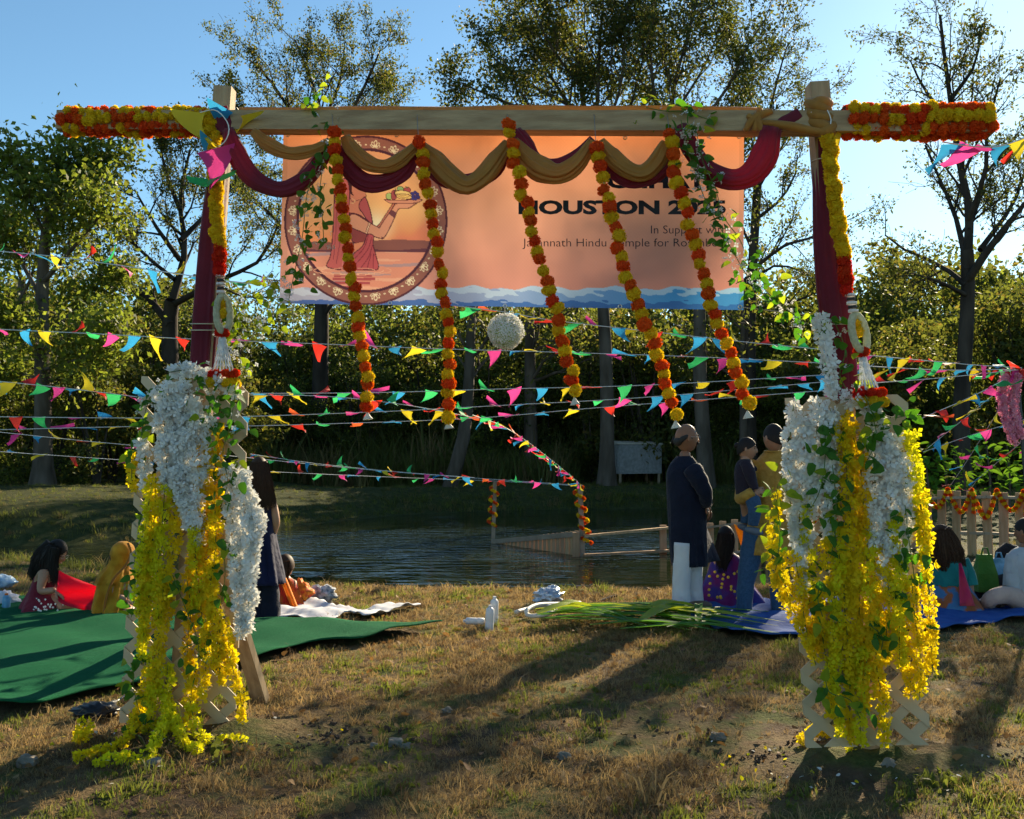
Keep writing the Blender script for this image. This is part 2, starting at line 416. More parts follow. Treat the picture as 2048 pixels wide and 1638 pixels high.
class Tree:
    def __init__(s, seed):
        s.r = random.Random(seed); s.g = np.random.default_rng(seed); s.mb = MB(); s.tips = []; s.tw = []
    def limb(s, p, d, L, r0, r1, lev, maxlev, wig=.18, trop=.05, kids=(3, 5), ratio=(.45, .7), ang=(.45, .95), leaf_from=2, bare=0.0, first=.3):
        R = s.r; n = max(3, int(L / (.55 if lev < 2 else .35)) + 1)
        pts = [Vector(p)]; d = Vector(d).normalized()
        for i in range(n):
            d = d + Vector((R.gauss(0, wig), R.gauss(0, wig), R.gauss(0, wig) + trop)) * (1.0 if lev else .45)
            d.normalize(); pts.append(pts[-1] + d * (L / n))
        rad = [r0 + (r1 - r0) * i / n for i in range(n + 1)]
        if lev == 0: rad[0] *= 1.5; rad[1] *= 1.12
        s.mb.tube(pts, rad, n=(9 if lev == 0 else 6 if lev == 1 else 4 if lev == 2 else 3), caps=False)
        if lev >= leaf_from:
            for i in range(1, n + 1): s.tips.append((pts[i], lev))
        if lev < maxlev:
            k = R.randint(*kids)
            for j in range(k):
                f = first + (1 - first) * (j + R.uniform(.1, .9)) / k
                i = min(n - 1, int(f * n)); q = pts[i].lerp(pts[i + 1], f * n - i)
                t = (pts[i + 1] - pts[i]).normalized()
                ax = t.cross(Vector((R.gauss(0, 1), R.gauss(0, 1), R.gauss(0, 1)))); ax.normalize()
                nd = Matrix.Rotation(R.uniform(*ang), 3, ax) @ t
                rr = rad[i] * R.uniform(.45, .68)
                s.limb(q, nd, L * R.uniform(*ratio) * (1.1 - .35 * f), rr, max(.006, rr * .35), lev + 1, maxlev, wig * 1.1, trop, kids, ratio, ang, leaf_from, bare, .22)
            if lev:
                s.limb(pts[-1], d, L * .55, r1, max(.006, r1 * .4), lev + 1, maxlev, wig * 1.1, trop, kids, ratio, ang, leaf_from, bare, .2)
        return pts, rad
    def leaves(s, n, size, jit=.22, keep=None):
        T = np.array([tuple(p) for p, l in s.tips])
        if keep: T = T[keep(T)]
        # leaves gather in clumps: some twigs carry many, some few
        w = s.g.gamma(.38, 1.0, len(T)); w /= w.sum()
        C = T[s.g.choice(len(T), n, p=w)] + s.g.normal(0, jit, (n, 3))
        return leaf_quads(C, size, s.g)
def finish_tree(T, name, base, label, group, bark, leafmats, nleaf, size, jit=.22):
    t = thing(name, base, label, 'tree', group)
    T.mb.build('trunk', bark, t, smooth=True)
    if nleaf:
        Q = T.leaves(nleaf, size, jit)
        o = Vector(base); Qm = Q - np.array(tuple(o))
        mi = T.g.choice(len(leafmats), len(Q), p=[.62, .26, .12][:len(leafmats)] if len(leafmats) == 3 else None)
        inst('crown', quads_mesh('crown', Qm, leafmats, mi), o, t)
    return t
def pbase(x, Y):
    X = (x - 1024) / FPX * Y; return Vector((X, Y, hz(X, Y) - .1))
def pdir(a, b): return (Vector(b) - Vector(a))
GT = 'trees standing on the far bank'
def limbs_tree(name, x, Y, seed, trunk_pix, r0, r1, limb_pix, label, bark, mats, nleaf, size, maxlev=4, kids=(3, 4), jit=.25, ratio=(.42, .62), ang=(.4, .95), trop=.05, lr=.62):
    """trunk and main limbs follow the photo; finer branches are grown"""
    base = pbase(x, Y); T = Tree(seed); R = T.r
    tp = [base] + [at(px, py, Y + dy) for px, py, dy in trunk_pix]
    tp = [Vector(p) for p in spline(tp, max(6, 3 * len(tp)))]
    rad = [r0 + (r1 - r0) * i / (len(tp) - 1) for i in range(len(tp))]; rad[0] *= 1.5; rad[1] *= 1.12
    T.mb.tube(tp, rad, n=10, caps=False)
    for lp in limb_pix:
        w = lp[0] * .82; pts = [at(px, py, Y + dy) for px, py, dy in lp[1:]]
        P = [Vector(p) for p in spline(pts, max(5, int(plen(pts) / .6)))]
        L = plen(P); n = len(P) - 1
        rr = [w * (1 - .72 * i / n) for i in range(n + 1)]
        T.mb.tube(P, rr, n=6, caps=False)
        k = max(4, int(L / .55))
        for j in range(k):
            f = .18 + .82 * (j + R.random()) / k; i = min(n - 1, int(f * n)); q = P[i].lerp(P[i + 1], min(1, f * n - i))
            t = (P[i + 1] - P[i]).normalized(); ax = t.cross(Vector((R.gauss(0, 1), R.gauss(0, 1), R.gauss(0, 1)))).normalized()
            nd = Matrix.Rotation(R.uniform(*ang), 3, ax) @ t
            T.limb(q, nd, min(3.0, L * R.uniform(.22, .45)) * (1.15 - .5 * f), rr[i] * R.uniform(.35, .55), .012, 2, maxlev, .17, trop, kids, ratio, ang, 2)
        for i in range(int(n * .7), n + 1): T.tips.append((P[i], 2))
    return finish_tree(T, name, base, label, GT, bark, mats, nleaf, size, jit)

O3 = [LEAF['olive'], LEAF['dark'], LEAF['rust']]; D3 = [LEAF['dark'], LEAF['olive'], LEAF['rust']]; G3 = [LEAF['green'], LEAF['olive'], LEAF['lime']]
limbs_tree('leafy_tree', 88, 27, 3, [(86, 820, 0), (84, 600, .2), (92, 470, 0), (105, 380, 0)], .26, .12,
    [(.10, (95, 470, 0), (120, 390, .4), (130, 300, .5)), (.09, (90, 560, 0), (160, 480, -.8), (225, 400, -1.2)), (.09, (86, 600, 0), (40, 520, .8), (10, 450, 1.4)),
     (.08, (86, 680, 0), (150, 620, 1.2), (230, 570, 1.6)), (.08, (86, 700, 0), (30, 660, -1), (-40, 610, -1.8)), (.07, (95, 480, 0), (60, 400, -.8), (40, 320, -1)), (.07, (98, 430, 0), (180, 350, .8), (215, 310, 1)), (.06, (86, 740, 0), (150, 720, -1.2), (220, 690, -2)), (.06, (86, 760, 0), (20, 740, 1), (-40, 720, 1.5))],
    'leafy yellow-green tree at the far left edge behind the bunting', BARK, G3, 19000, .17, maxlev=3, jit=.34)
limbs_tree('bare_tree', 338, 31, 8, [(340, 800, 0), (340, 640, .2), (345, 600, 0)], .34, .22,
    [(.17, (340, 650, 0), (290, 590, .8), (230, 560, 1.6), (190, 520, 2.0)), (.16, (345, 600, 0), (370, 500, .4), (360, 400, .5), (380, 300, .8)), (.13, (345, 610, 0), (440, 560, -1), (520, 520, -1.8), (560, 440, -2)),
     (.11, (360, 520, .2), (310, 450, -.8), (270, 380, -1)), (.11, (362, 480, .2), (440, 400, 1), (500, 320, 1.4)), (.10, (360, 420, 0), (330, 340, 0), (320, 280, .4)), (.10, (350, 560, 0), (280, 500, 1.4), (235, 440, 2))],
    'dark twisted tree with bare twigs left of the banner', BARK_D, D3, 15000, .10, maxlev=4, kids=(3, 5), jit=.11, ang=(.35, .9))
limbs_tree('round_crowned_tree', 640, 40, 5, [(640, 800, 0), (645, 500, 0), (640, 330, 0)], .38, .2,
    [(.15, (640, 340, 0), (590, 240, .6), (540, 160, 1), (500, 120, 1)), (.15, (640, 340, 0), (640, 220, 0), (610, 130, .4), (590, 80, .5)), (.14, (640, 350, 0), (700, 230, -.8), (740, 150, -1), (760, 100, -1)),
     (.12, (640, 380, 0), (560, 300, -1.4), (490, 230, -2), (455, 190, -2)), (.12, (640, 400, 0), (720, 300, 1.2), (780, 220, 1.8), (795, 190, 1.8)), (.1, (640, 260, 0), (680, 160, 1), (690, 80, 1.5)), (.13, (640, 560, 0), (560, 450, 1), (490, 380, 1.5)), (.12, (642, 640, 0), (700, 560, -1), (760, 520, -2))],
    'rounded sparse-leaved tree rising behind the left half of the banner', BARK_D, D3, 24000, .115, maxlev=4, kids=(3, 5), jit=.14)
limbs_tree('tall_oak', 1213, 35, 12, [(1214, 800, 0), (1208, 640, .1), (1195, 480, 0), (1180, 330, 0)], .27, .17,
    [(.14, (1180, 330, 0), (1165, 200, .4), (1150, 90, .5), (1120, 20, .6), (1100, -60, .6)), (.13, (1185, 350, 0), (1195, 200, -.6), (1200, 80, -.8), (1210, -40, -.8)), (.12, (1185, 320, 0), (1090, 240, -1), (1000, 200, -1.6), (930, 170, -2)),
     (.12, (1180, 340, 0), (1250, 240, 1), (1280, 140, 1.4), (1300, 70, 1.6)), (.11, (1170, 260, .2), (1100, 150, 1.4), (1050, 60, 2), (1030, 0, 2)), (.1, (1160, 220, .3), (1060, 170, .8), (980, 110, 1), (960, 90, 1)), (.09, (1190, 300, 0), (1240, 180, -1.4), (1250, 60, -2), (1260, -30, -2)), (.09, (1195, 420, 0), (1100, 330, .8), (1010, 290, 1)), (.08, (1165, 180, .2), (1100, 90, -1), (1070, 20, -1.4))],
    'tall leafy oak with several stems behind the middle of the banner', BARK, D3, 34000, .14, maxlev=4, kids=(3, 4), jit=.20)
limbs_tree('tall_oak', 1408, 34.8, 21, [(1412, 960, 0), (1400, 760, 0), (1395, 560, 0), (1350, 330, 0)], .29, .15,
    [(.13, (1352, 340, 0), (1345, 200, .4), (1370, 90, .5), (1390, 20, .6), (1400, -40, .6)), (.10, (1365, 380, 0), (1430, 260, 1), (1500, 160, 1.4), (1560, 100, 1.6)), (.11, (1350, 320, 0), (1310, 200, -.8), (1300, 90, -1), (1290, 20, -1)),
     (.09, (1355, 260, 0), (1440, 200, -1), (1490, 100, -1.6), (1530, 40, -2)), (.09, (1380, 440, 0), (1470, 330, -1), (1540, 260, -1.8)), (.08, (1348, 230, 0), (1410, 130, 1.2), (1440, 50, 1.6)), (.08, (1390, 520, 0), (1330, 420, 1), (1280, 350, 1.6))],
    'tall slim oak with trunk standing behind the man in navy', BARK, D3, 22000, .135, maxlev=4, kids=(3, 4), jit=.19)
limbs_tree('bare_branched_tree', 1502, 36, 33, [(1500, 800, 0), (1502, 600, .1), (1512, 420, 0), (1520, 300, 0)], .24, .14,
    [(.10, (1520, 320, 0), (1540, 220, .4), (1560, 140, .5), (1575, 90, .6)), (.10, (1510, 440, 0), (1560, 400, 1), (1590, 350, 1.4), (1595, 310, 1.6)), (.10, (1505, 540, 0), (1570, 490, -1), (1640, 470, -1.6), (1700, 430, -2)),
     (.08, (1505, 560, 0), (1560, 530, 1), (1640, 560, 1.6)), (.07, (1515, 380, 0), (1590, 250, -1), (1640, 190, -1.4)), (.08, (1500, 620, 0), (1600, 600, -1.4), (1680, 560, -2)), (.08, (1505, 500, 0), (1460, 400, 0), (1430, 330, 0))],
    'sparse tree with bare reaching branches beside the banner right edge', BARK_D, D3, 8000, .105, maxlev=4, kids=(3, 5), jit=.13)
limbs_tree('broad_oak', 1926, 27, 41, [(1922, 840, 0), (1930, 700, 0), (1936, 580, .1), (1934, 500, 0)], .235, .17,
    [(.16, (1934, 540, 0), (1938, 420, .3), (1920, 330, .4), (1905, 230, .5), (1890, 120, .6), (1880, 30, .6)), (.15, (1936, 560, 0), (1990, 480, -.8), (2040, 420, -1.2), (2090, 350, -1.5)), (.11, (1932, 520, 0), (1910, 430, 1), (1880, 360, 1.4), (1850, 290, 1.6)),
     (.10, (1936, 440, .2), (1970, 350, -.6), (1975, 260, -.8), (2000, 160, -1)), (.10, (1932, 570, 0), (1880, 530, .8), (1810, 500, 1.4), (1770, 470, 1.8)), (.08, (1932, 590, 0), (1870, 560, -1), (1790, 540, -1.6)), (.10, (1960, 500, -.3), (2030, 400, .6), (2060, 300, 1)), (.08, (1905, 250, .4), (1850, 180, 1), (1820, 120, 1.2)), (.08, (1900, 200, .4), (1950, 130, -.6), (1960, 60, -.8)), (.07, (1938, 460, .1), (1960, 400, 1.2), (1990, 330, 1.8))],
    'broad forked oak with dark trunk behind the right-hand bunting', BARK_D, D3, 8500, .105, maxlev=4, kids=(3, 5), jit=.13)
# plain trunks under the wood's edge
def slim(x, y0, y1, dx, Y, r, seed, label, top=560, nleaf=2500):
    base = gz(x, y0) if False else pbase(x, Y); T = Tree(seed)
    P = [Vector(p) for p in spline([base, at(x + dx, y1, Y), at(x + dx * 1.4, top, Y + .3)], 9)]
    T.mb.tube(P, [r * (1.25 - .65 * i / 8) for i in range(9)], n=8, caps=False)
    for j in range(7):
        q = P[4 + j % 5]; a = T.r.uniform(0, 6.28)
        T.limb(q, (math.cos(a), math.sin(a), .8), 2.4, r * .35, .02, 1, 3, .18, .03, (3, 4), (.45, .6), (.4, .9), 2)
    finish_tree(T, 'slim_tree', base, label, GT, BARK, O3, nleaf, .16, .3)
slim(898, 960, 840, 34, 33, .20, 51, 'slim pale trunk leaning right beneath the second garland')
slim(1062, 900, 700, -2, 38, .24, 52, 'slim dark trunk behind the white flower ball')
slim(1488, 870, 800, 0, 36, .16, 53, 'thin trunk behind the toddler and the fifth garland', nleaf=1500)
slim(30, 900, 640, 10, 33, .2, 54, 'slim dark trunk at the left edge behind the leafy tree')
# the wood behind: a mass of bushy growth
def bush_mesh(name, seed, w, h, n, size, mats):
    g = np.random.default_rng(seed)
    k = 26; cen = np.stack([g.normal(0, w * .33, k), g.normal(0, w * .33, k), h * g.beta(1.6, 1.2, k)], 1)
    cen[:, :2] *= (1.15 - .7 * (cen[:, 2:] / h)) ; rad = g.uniform(.35, .8, k) * w * .3
    i = g.integers(0, k, n); d = g.normal(size=(n, 3)); d /= np.linalg.norm(d, axis=1)[:, None]
    C = cen[i] + d * (rad[i] * g.uniform(.35, 1.05, n))[:, None] * np.array([1, 1, .8]); C[:, 2] = np.abs(C[:, 2])
    Q = leaf_quads(C, size, g); mi = g.choice(len(mats), n, p=[.55, .3, .15])
    mb = MB()
    for j in range(5):
        a = g.uniform(0, 6.28); mb.tube([(0, 0, -.3), (math.cos(a) * w * .1, math.sin(a) * w * .1, h * .4), (math.cos(a) * w * .25, math.sin(a) * w * .25, h * .85)], [.12, .07, .02], n=4, caps=False)
    me = quads_mesh(name, Q, mats + [BARK_D], mi)
    bm = bmesh.new(); bm.from_mesh(me)
    vs = [bm.verts.new(v) for v in mb.V]
    for f in mb.F:
        q = bm.faces.new([vs[i_] for i_ in f]); q.material_index = len(mats)
    bm.to_mesh(me); bm.free(); return me
bushes = [bush_mesh('wood_bush', 70 + i, 5.0, 7.0, 5200, .21, m) for i, m in enumerate([[LEAF['dark'], LEAF['olive'], LEAF['green']], [LEAF['dark'], LEAF['olive'], LEAF['lime']], [LEAF['olive'], LEAF['dark'], LEAF['rust']], [LEAF['dark'], LEAF['green'], LEAF['olive']]])]
wp, ws = [], []
for row, (Y0, sc0, n) in enumerate([(40, .72, 44), (43.5, .95, 44), (48, 1.12, 40), (54, 1.25, 40), (63, 1.35, 40), (76, 1.75, 26)]):
    for i in range(n):
        Y = Y0 + RND.uniform(-1.4, 1.4); X = (-1.15 + 2.3 * (i + RND.uniform(.1, .9)) / n) * (Y * .62)
        px = 1024 + X / Y * FPX
        s = sc0 * RND.choice([RND.uniform(.55, .8), RND.uniform(.8, 1.05), RND.uniform(1.0, 1.3)])
        if px > 1560: s *= 1.12
        if 560 < px < 960 and row < 3: s *= .86
        wp.append((X, Y, hz(X, Y) - .2)); ws.append(s)
for (x0, x1, Y0, s0, n_) in ((-60, 520, 31.5, .62, 9), (-80, 240, 29.0, .55, 4), (1560, 1850, 36, .8, 5), (1960, 2200, 33, .85, 5), (480, 1500, 39, .55, 14)):
    for i in range(n_):
        px = x0 + (x1 - x0) * (i + RND.uniform(.2, .8)) / n_; Y = Y0 + RND.uniform(-1, 1.5); X = (px - 1024) / FPX * Y
        if sdf(np.array([X]), np.array([Y]))[0] < 3: continue
        wp.append((X, Y, hz(X, Y) - .2)); ws.append(s0 * RND.uniform(.8, 1.2))
points_scatter('woodland', wp, ws, bushes, 'dense shrubby wood along the far side of the pond', 'woodland', tilt=.08)
# ------------------------------------------------------------------ the wooden gate
def Yg(x): return 5.35 - 0.65 * (x - 122) / 1863.0
def G(x, y, dy=0.0): return at(x, y, Yg(x) + dy)
PINE = mat('pine_timber', (.30, .205, .115), (.44, .32, .19), scale=5, rough=.75, bump=.25, bscale=30, stretch=(6, 6, .5), spec=.2, coord='Object')
PINE2 = mat('pine_timber_long', (.30, .20, .11), (.45, .32, .18), scale=5, rough=.75, bump=.25, bscale=30, stretch=(.5, 6, 6), spec=.2)
LATT = mat('lattice_plastic', (.50, .37, .22), (.58, .44, .28), scale=3, rough=.55, spec=.35, rand=.05)
MAROON = mat('maroon_cloth', (.125, .008, .024), (.18, .014, .036), scale=6, rough=.7, trans=.34, tcol=(.52, .012, .05), sheen=.3, bump=.15, bscale=60)
GOLD = mat('gold_sheer_cloth', (.42, .20, .035), (.52, .27, .055), scale=7, rough=.6, trans=.42, tcol=(.72, .36, .07), sheen=.3, bump=.2, bscale=50)
ROPE = mat('twine', (.55, .48, .36), rough=.9); WHITEC = mat('white_cord', (.75, .75, .72), rough=.7)
WIRE = mat('steel_wire', (.30, .30, .31), rough=.4, metal=.8)

gate = thing('wooden_gate', (0, Yg(1024), 0), 'tall timber gate frame of two posts and a long crossbeam', 'gate')
def post(tx, ty, bx, by):
    a = G(tx, ty); b = G(bx, by); b.z = -.25
    mb = MB(); mb.bar(b, a, .094, .094, up=(0, 1, 0)); return mb.build('post', PINE, gate)
post(450, 177, 352, 1452); post(1634, 169, 1745, 1500)
mb = MB(); mb.bar(G(122, 244, -.095), G(1985, 248, -.095), .100, .092, up=(0, 1, 0)); beam = mb.build('crossbeam', PINE2, gate)
for (p, q) in (((527, 1402), (405, 1010)), ((372, 1262), (392, 1030))):
    b = gz(*p); b.z = -.03; mb = MB(); mb.bar(b, G(q[0], q[1], .09), .09, .045, up=(.35, 1, 0)); mb.build('brace', PINE, gate)
b = gz(1700, 1392); b.z = -.03; mb = MB(); mb.bar(b, G(1712, 1040, .09), .09, .045, up=(0, 1, 0)); mb.build('brace', PINE, gate)
STRAPM = mat('black_strap', (.02, .02, .02), rough=.5)
for bx in (478, 1542, 1683):                    # black zip ties / straps round the beam
    mb = MB(); c = G(bx, 244, -.095)
    for dz, dy in ((0, -.050), (0, .050)): mb.box(c + Vector((0, dy, 0)), (.006, .004, .118))
    mb.box(c + Vector((0, 0, .0585)), (.006, .104, .004)); mb.build('strap', STRAPM, beam)

# lattice screens in front of each post, every slat its own piece
def clip(poly, ax, lim, keep_less):
    out = []
    for i in range(len(poly)):
        a, b = poly[i], poly[(i + 1) % len(poly)]
        ia = (a[ax] <= lim) == keep_less; ib = (b[ax] <= lim) == keep_less
        if ia: out.append(a)
        if ia != ib:
            t = (lim - a[ax]) / (b[ax] - a[ax]); out.append((a[0] + (b[0] - a[0]) * t, a[1] + (b[1] - a[1]) * t))
    return out
def lattice(label, TL, TR, BL, BR, dy, W=.56, H=1.80, sp=.16, sw=.048):
    A, B, C, D = [G(*p, dy) for p in (TL, TR, BL, BR)]
    t = thing('lattice_panel', (C + D) / 2, label, 'lattice', 'lattice screens on the gate posts')
    def mp(u, v, off):
        p = A.lerp(B, u / W).lerp(C.lerp(D, u / W), v / H); return p + Vector((0, off, 0))
    for s, off in ((1, 0.0), (-1, .009)):
        for kk in range(-14, 18):
            c = kk * sp - (H if s < 0 else 0)
            # strip along direction (1, s) through (c, 0) for s>0 or (c, H) for s<0
            hw = sw / 2 * math.sqrt(2)
            L = H + 1
            if s > 0: strip = [(c - hw - .5, -.5), (c + hw - .5, -.5), (c + hw - .5 + L, -.5 + L), (c - hw - .5 + L, -.5 + L)]
            else: strip = [(c - hw - .5, H + .5), (c + hw - .5, H + .5), (c + hw - .5 + L, H + .5 - L), (c - hw - .5 + L, H + .5 - L)]
            poly = clip(clip(clip(clip(strip, 0, 0, False), 0, W, True), 1, 0, False), 1, H, True)
            if len(poly) < 3: continue
            ar = abs(sum(poly[i][0] * poly[(i + 1) % len(poly)][1] - poly[(i + 1) % len(poly)][0] * poly[i][1] for i in range(len(poly)))) / 2
            if ar < .0025: continue
            n = len(poly); mb = MB()
            V = [mp(u, v, off) for u, v in poly] + [mp(u, v, off + .0085) for u, v in poly]
            F = [tuple(range(n)), tuple(range(2 * n - 1, n - 1, -1))] + [(i, i + n, (i + 1) % n + n, (i + 1) % n) for i in range(n)]
            mb.add(V, F); mb.build('slat', LATT, t)
    return t
lattice('beige lattice screen under yellow and white flowers on the left post', (283, 752), (497, 768), (238, 1446), (470, 1452), -.10)
lattice('beige lattice screen under yellow and white flowers on the right post', (1570, 796), (1815, 788), (1612, 1496), (1862, 1490), -.11)

# maroon cloth round the posts
def sheath(label, path, hw, dep, dy, seed, ties):
    rng = random.Random(seed); C = spline([tuple(G(x, y, dy)) for x, y in path], 40)
    W = np.interp(np.linspace(0, 1, 40), np.linspace(0, 1, len(hw)), hw) / 385.0
    ph = [rng.uniform(0, 6.28) for _ in range(4)]; rings = []
    for i, c in enumerate(C):
        r = []
        for k in range(44):
            a = 2 * math.pi * k / 44
            m = 1 + .09 * math.cos(7 * a + ph[0] + i * .012) + .07 * math.cos(11 * a + ph[1] - i * .02) + .05 * math.cos(17 * a + ph[2] + .03 * i)
            ca, sa = math.cos(a), math.sin(a)
            q = (abs(ca) ** 3 + abs(sa) ** 3) ** (-1 / 3.0)
            r.append((c[0] + ca * q * W[i] * m, c[1] + sa * q * dep * m, c[2]))
        rings.append(r)
    mb = MB(); mb.rings(rings); o = mb.build('maroon_wrap', MAROON, smooth=True)
    tag(o, label, 'cloth', 'maroon cloths round the posts')
    for ty in ties:
        i = min(range(40), key=lambda j: abs(C[j][2] - G(path[0][0], ty, dy).z)); c = C[i]
        tm = MB(); tm.tube([(c[0] + math.cos(a) * (W[i] * 1.3), c[1] + math.sin(a) * dep * 1.45, c[2] + .012 * math.sin(a)) for a in np.linspace(0, 6.28, 25)], .0028, n=5, caps=False)
        tm.build('tie', ROPE, o)
    return o
sheath('maroon cloth wrapped round the left post below the beam', [(447, 262), (434, 380), (423, 500), (413, 640), (405, 748)], [13, 19, 22, 24, 23], .064, -.005, 1, (652, 664))
sheath('maroon cloth wrapped round the right post below the beam', [(1641, 268), (1648, 360), (1656, 480), (1668, 600), (1682, 700), (1690, 800)], [11, 18, 23, 26, 25, 22], .066, -.005, 2, (322, 655))

# swagged cloths hung along the beam
def swag(mb, path, rads, dy, seed, flat=.7, npl=5, amp=.16):
    rng = random.Random(seed); n = 26
    C = spline([tuple(G(p[0], p[1], dy + (p[2] if len(p) > 2 else 0))) for p in path], n)
    Rr = np.interp(np.linspace(0, 1, n), np.linspace(0, 1, len(rads)), rads) / 385.0
    ph = [rng.uniform(0, 6.28) for _ in range(3)]; rings = []
    for i in range(n):
        t = C[min(i + 1, n - 1)] - C[max(i - 1, 0)]; t /= np.linalg.norm(t)
        fwd = np.array([0, 1.0, 0]); fwd -= t * fwd.dot(t); fwd /= np.linalg.norm(fwd); side = np.cross(t, fwd)
        r = []
        for k in range(52):
            a = 2 * math.pi * k / 52; tw = .9 * math.sin(i / n * math.pi)
            m = 1 + amp * math.cos(npl * a + ph[0] + .05 * i + tw) + amp * 1.2 * (1 - 2 * abs(math.sin((npl + .5) * a + ph[1] - .07 * i))) * .6 + amp * .45 * math.cos(17 * a + ph[2] + .1 * i) + .05 * math.sin(i * .8 + ph[0])
            r.append(C[i] + (side * math.cos(a) + fwd * math.sin(a) * flat) * Rr[i] * m)
        rings.append(r)
    mb.rings(rings); return mb
drape = thing('maroon_drape', G(1000, 330, -.17), 'maroon cloth swagged in loops along the beam over the banner', 'drape')
for i, (p, r) in enumerate([
    ([(455, 258), (470, 300), (505, 355), (560, 380), (610, 360), (645, 315), (662, 280)], [10, 20, 17, 15, 15, 14, 9]),
    ([(664, 282), (690, 325), (725, 362), (765, 366), (805, 345), (835, 300)], [9, 16, 17, 15, 16, 9]),
    ([(840, 300), (862, 335), (895, 360), (945, 360), (990, 340), (1018, 285)], [9, 14, 13, 13, 14, 9]),
    ([(1030, 262), (1050, 290), (1075, 325), (1110, 330), (1150, 315), (1186, 278)], [12, 15, 12, 10, 10, 7]),
    ([(1198, 300), (1225, 335), (1262, 358), (1300, 355), (1325, 335), (1340, 290)], [8, 15, 15, 14, 14, 8]),
    ([(1360, 250), (1385, 300), (1415, 340), (1460, 360), (1500, 350), (1530, 310), (1545, 255)], [11, 15, 15, 17, 20, 22, 15])]):
    mb = MB(); swag(mb, p, r, -.165, 100 + i, amp=.15, npl=4, flat=.55); mb.build('swag', MAROON, drape, smooth=True)
mb = MB(); swag(mb, [(1535, 268), (1570, 245), (1600, 226)], [12, 12, 10], -.152, 120, flat=.25, amp=.06); mb.build('wrap', MAROON, drape, smooth=True)
mb = MB(); swag(mb, [(452, 268), (446, 240), (440, 215)], [14, 20, 14], -.155, 121, flat=.3, amp=.06); mb.build('wrap', MAROON, drape, smooth=True)
gdrape = thing('gold_drape', G(1000, 300, -.2), 'sheer gold cloth laid over the beam and hung in loops', 'drape')
for i, (p, r) in enumerate([
    ([(505, 262), (530, 285), (575, 305), (620, 302), (655, 288)], [7, 13, 11, 11, 8]),
    ([(690, 272), (705, 300), (735, 325), (770, 332), (800, 320), (833, 292)], [8, 14, 13, 11, 12, 8]),
    ([(842, 290), (868, 318), (900, 352), (935, 372), (970, 350), (998, 315), (1018, 285)], [9, 16, 19, 15, 17, 15, 9]),
    ([(1026, 282), (1052, 318), (1085, 342), (1120, 348), (1155, 325), (1186, 282)], [9, 18, 20, 16, 14, 8]),
    ([(1200, 282), (1225, 315), (1255, 338), (1285, 345), (1310, 325), (1332, 285)], [8, 14, 15, 13, 14, 9])]):
    mb = MB(); swag(mb, p, r, -.20, 200 + i, amp=.19, npl=5, flat=.55); mb.build('swag', GOLD, gdrape, smooth=True)
# the sleeve of cloth along the beam
def sleeve(x0, x1, seed, k=90):
    rng = random.Random(seed); ph = [rng.uniform(0, 6.28) for _ in range(5)]; rings = []
    for i in range(k):
        x = x0 + (x1 - x0) * i / (k - 1); c = G(x, 243.5 - 4 * math.sin((x - 480) / 1040 * math.pi), -.095); r = []
        for j in range(32):
            a = 2 * math.pi * j / 32; ca, sa = math.cos(a), math.sin(a)
            q = (abs(ca) ** 5 + abs(sa) ** 5) ** (-1 / 5.0)
            w = .0028 * math.sin(6 * a + i * .07 + ph[0]) + .0022 * math.sin(11 * a - i * .05 + ph[1]) + .0025 * math.sin(i * .23 + 3 * a + ph[2])
            r.append(c + Vector((0, ca * q * (.057 + w), sa * q * (.0600 + w))))
        rings.append(r)
    mb = MB(); mb.rings(rings); return mb.build('sleeve', GOLD, gdrape, smooth=True)
sleeve(482, 1510, 3)
def cord_loop(name, pts, r, m, parent, n=24, k=8):
    mb = MB(); mb.tube([Vector(p) for p in spline([tuple(p) for p in pts], n)], r, n=k); return mb.build(name, m, parent, smooth=True)
for p in ([(1490, 262), (1505, 240), (1525, 228), (1545, 222)], [(1495, 230), (1515, 245), (1522, 262)], [(1508, 262), (1516, 235), (1520, 216)], [(1520, 244), (1580, 252), (1630, 262), (1660, 258)]):
    cord_loop('knot', [G(x, y, -.165) for x, y in p], [.012 + .010 * math.sin(i / 23 * math.pi) for i in range(24)], GOLD, gdrape)
for p in ([(1612, 205), (1635, 212), (1660, 222)], [(1662, 208), (1640, 205), (1614, 216)], [(1612, 222), (1636, 232), (1668, 236)], [(1620, 262), (1650, 262), (1672, 246)], [(1615, 240), (1640, 250), (1668, 262)]):
    cord_loop('knot', [G(x, y, -.125 - .03 * (i == 1)) for i, (x, y) in enumerate(p)], [.018 + .014 * math.sin(i / 23 * math.pi) for i in range(24)], GOLD, gdrape)

# ------------------------------------------------------------------ marigold garlands
def pompom(name, m, seed, n=110):
    g = np.random.default_rng(seed); i = np.arange(n) + .5
    ph = np.arccos(1 - 2 * i / n); th = math.pi * (1 + 5 ** .5) * i
    d = np.stack([np.cos(th) * np.sin(ph), np.sin(th) * np.sin(ph), np.cos(ph)], 1)
    t = np.cross(d, g.normal(size=(n, 3))); t /= np.linalg.norm(t, axis=1)[:, None]; b = np.cross(d, t)
    r0 = .70; r1 = 1.0 + g.uniform(-.10, .10, n)[:, None]; w = .20
    Q = np.stack([d * r0 - t * w * .6, d * r1 - t * w + b * .10, d * (r1 * 1.02) + t * w + b * .10, d * r0 + t * w * .6], 1) * .5
    me = quads_mesh(name, Q, m)
    bm = bmesh.new(); bm.from_mesh(me); bmesh.ops.create_icosphere(bm, subdivisions=2, radius=.41); bm.to_mesh(me); bm.free()
    return me
MG_O = mat('marigold_orange', (.78, .105, .008), (.62, .06, .006), scale=30, rough=.8, trans=.38, tcol=(1.0, .16, .005), rand=.14)
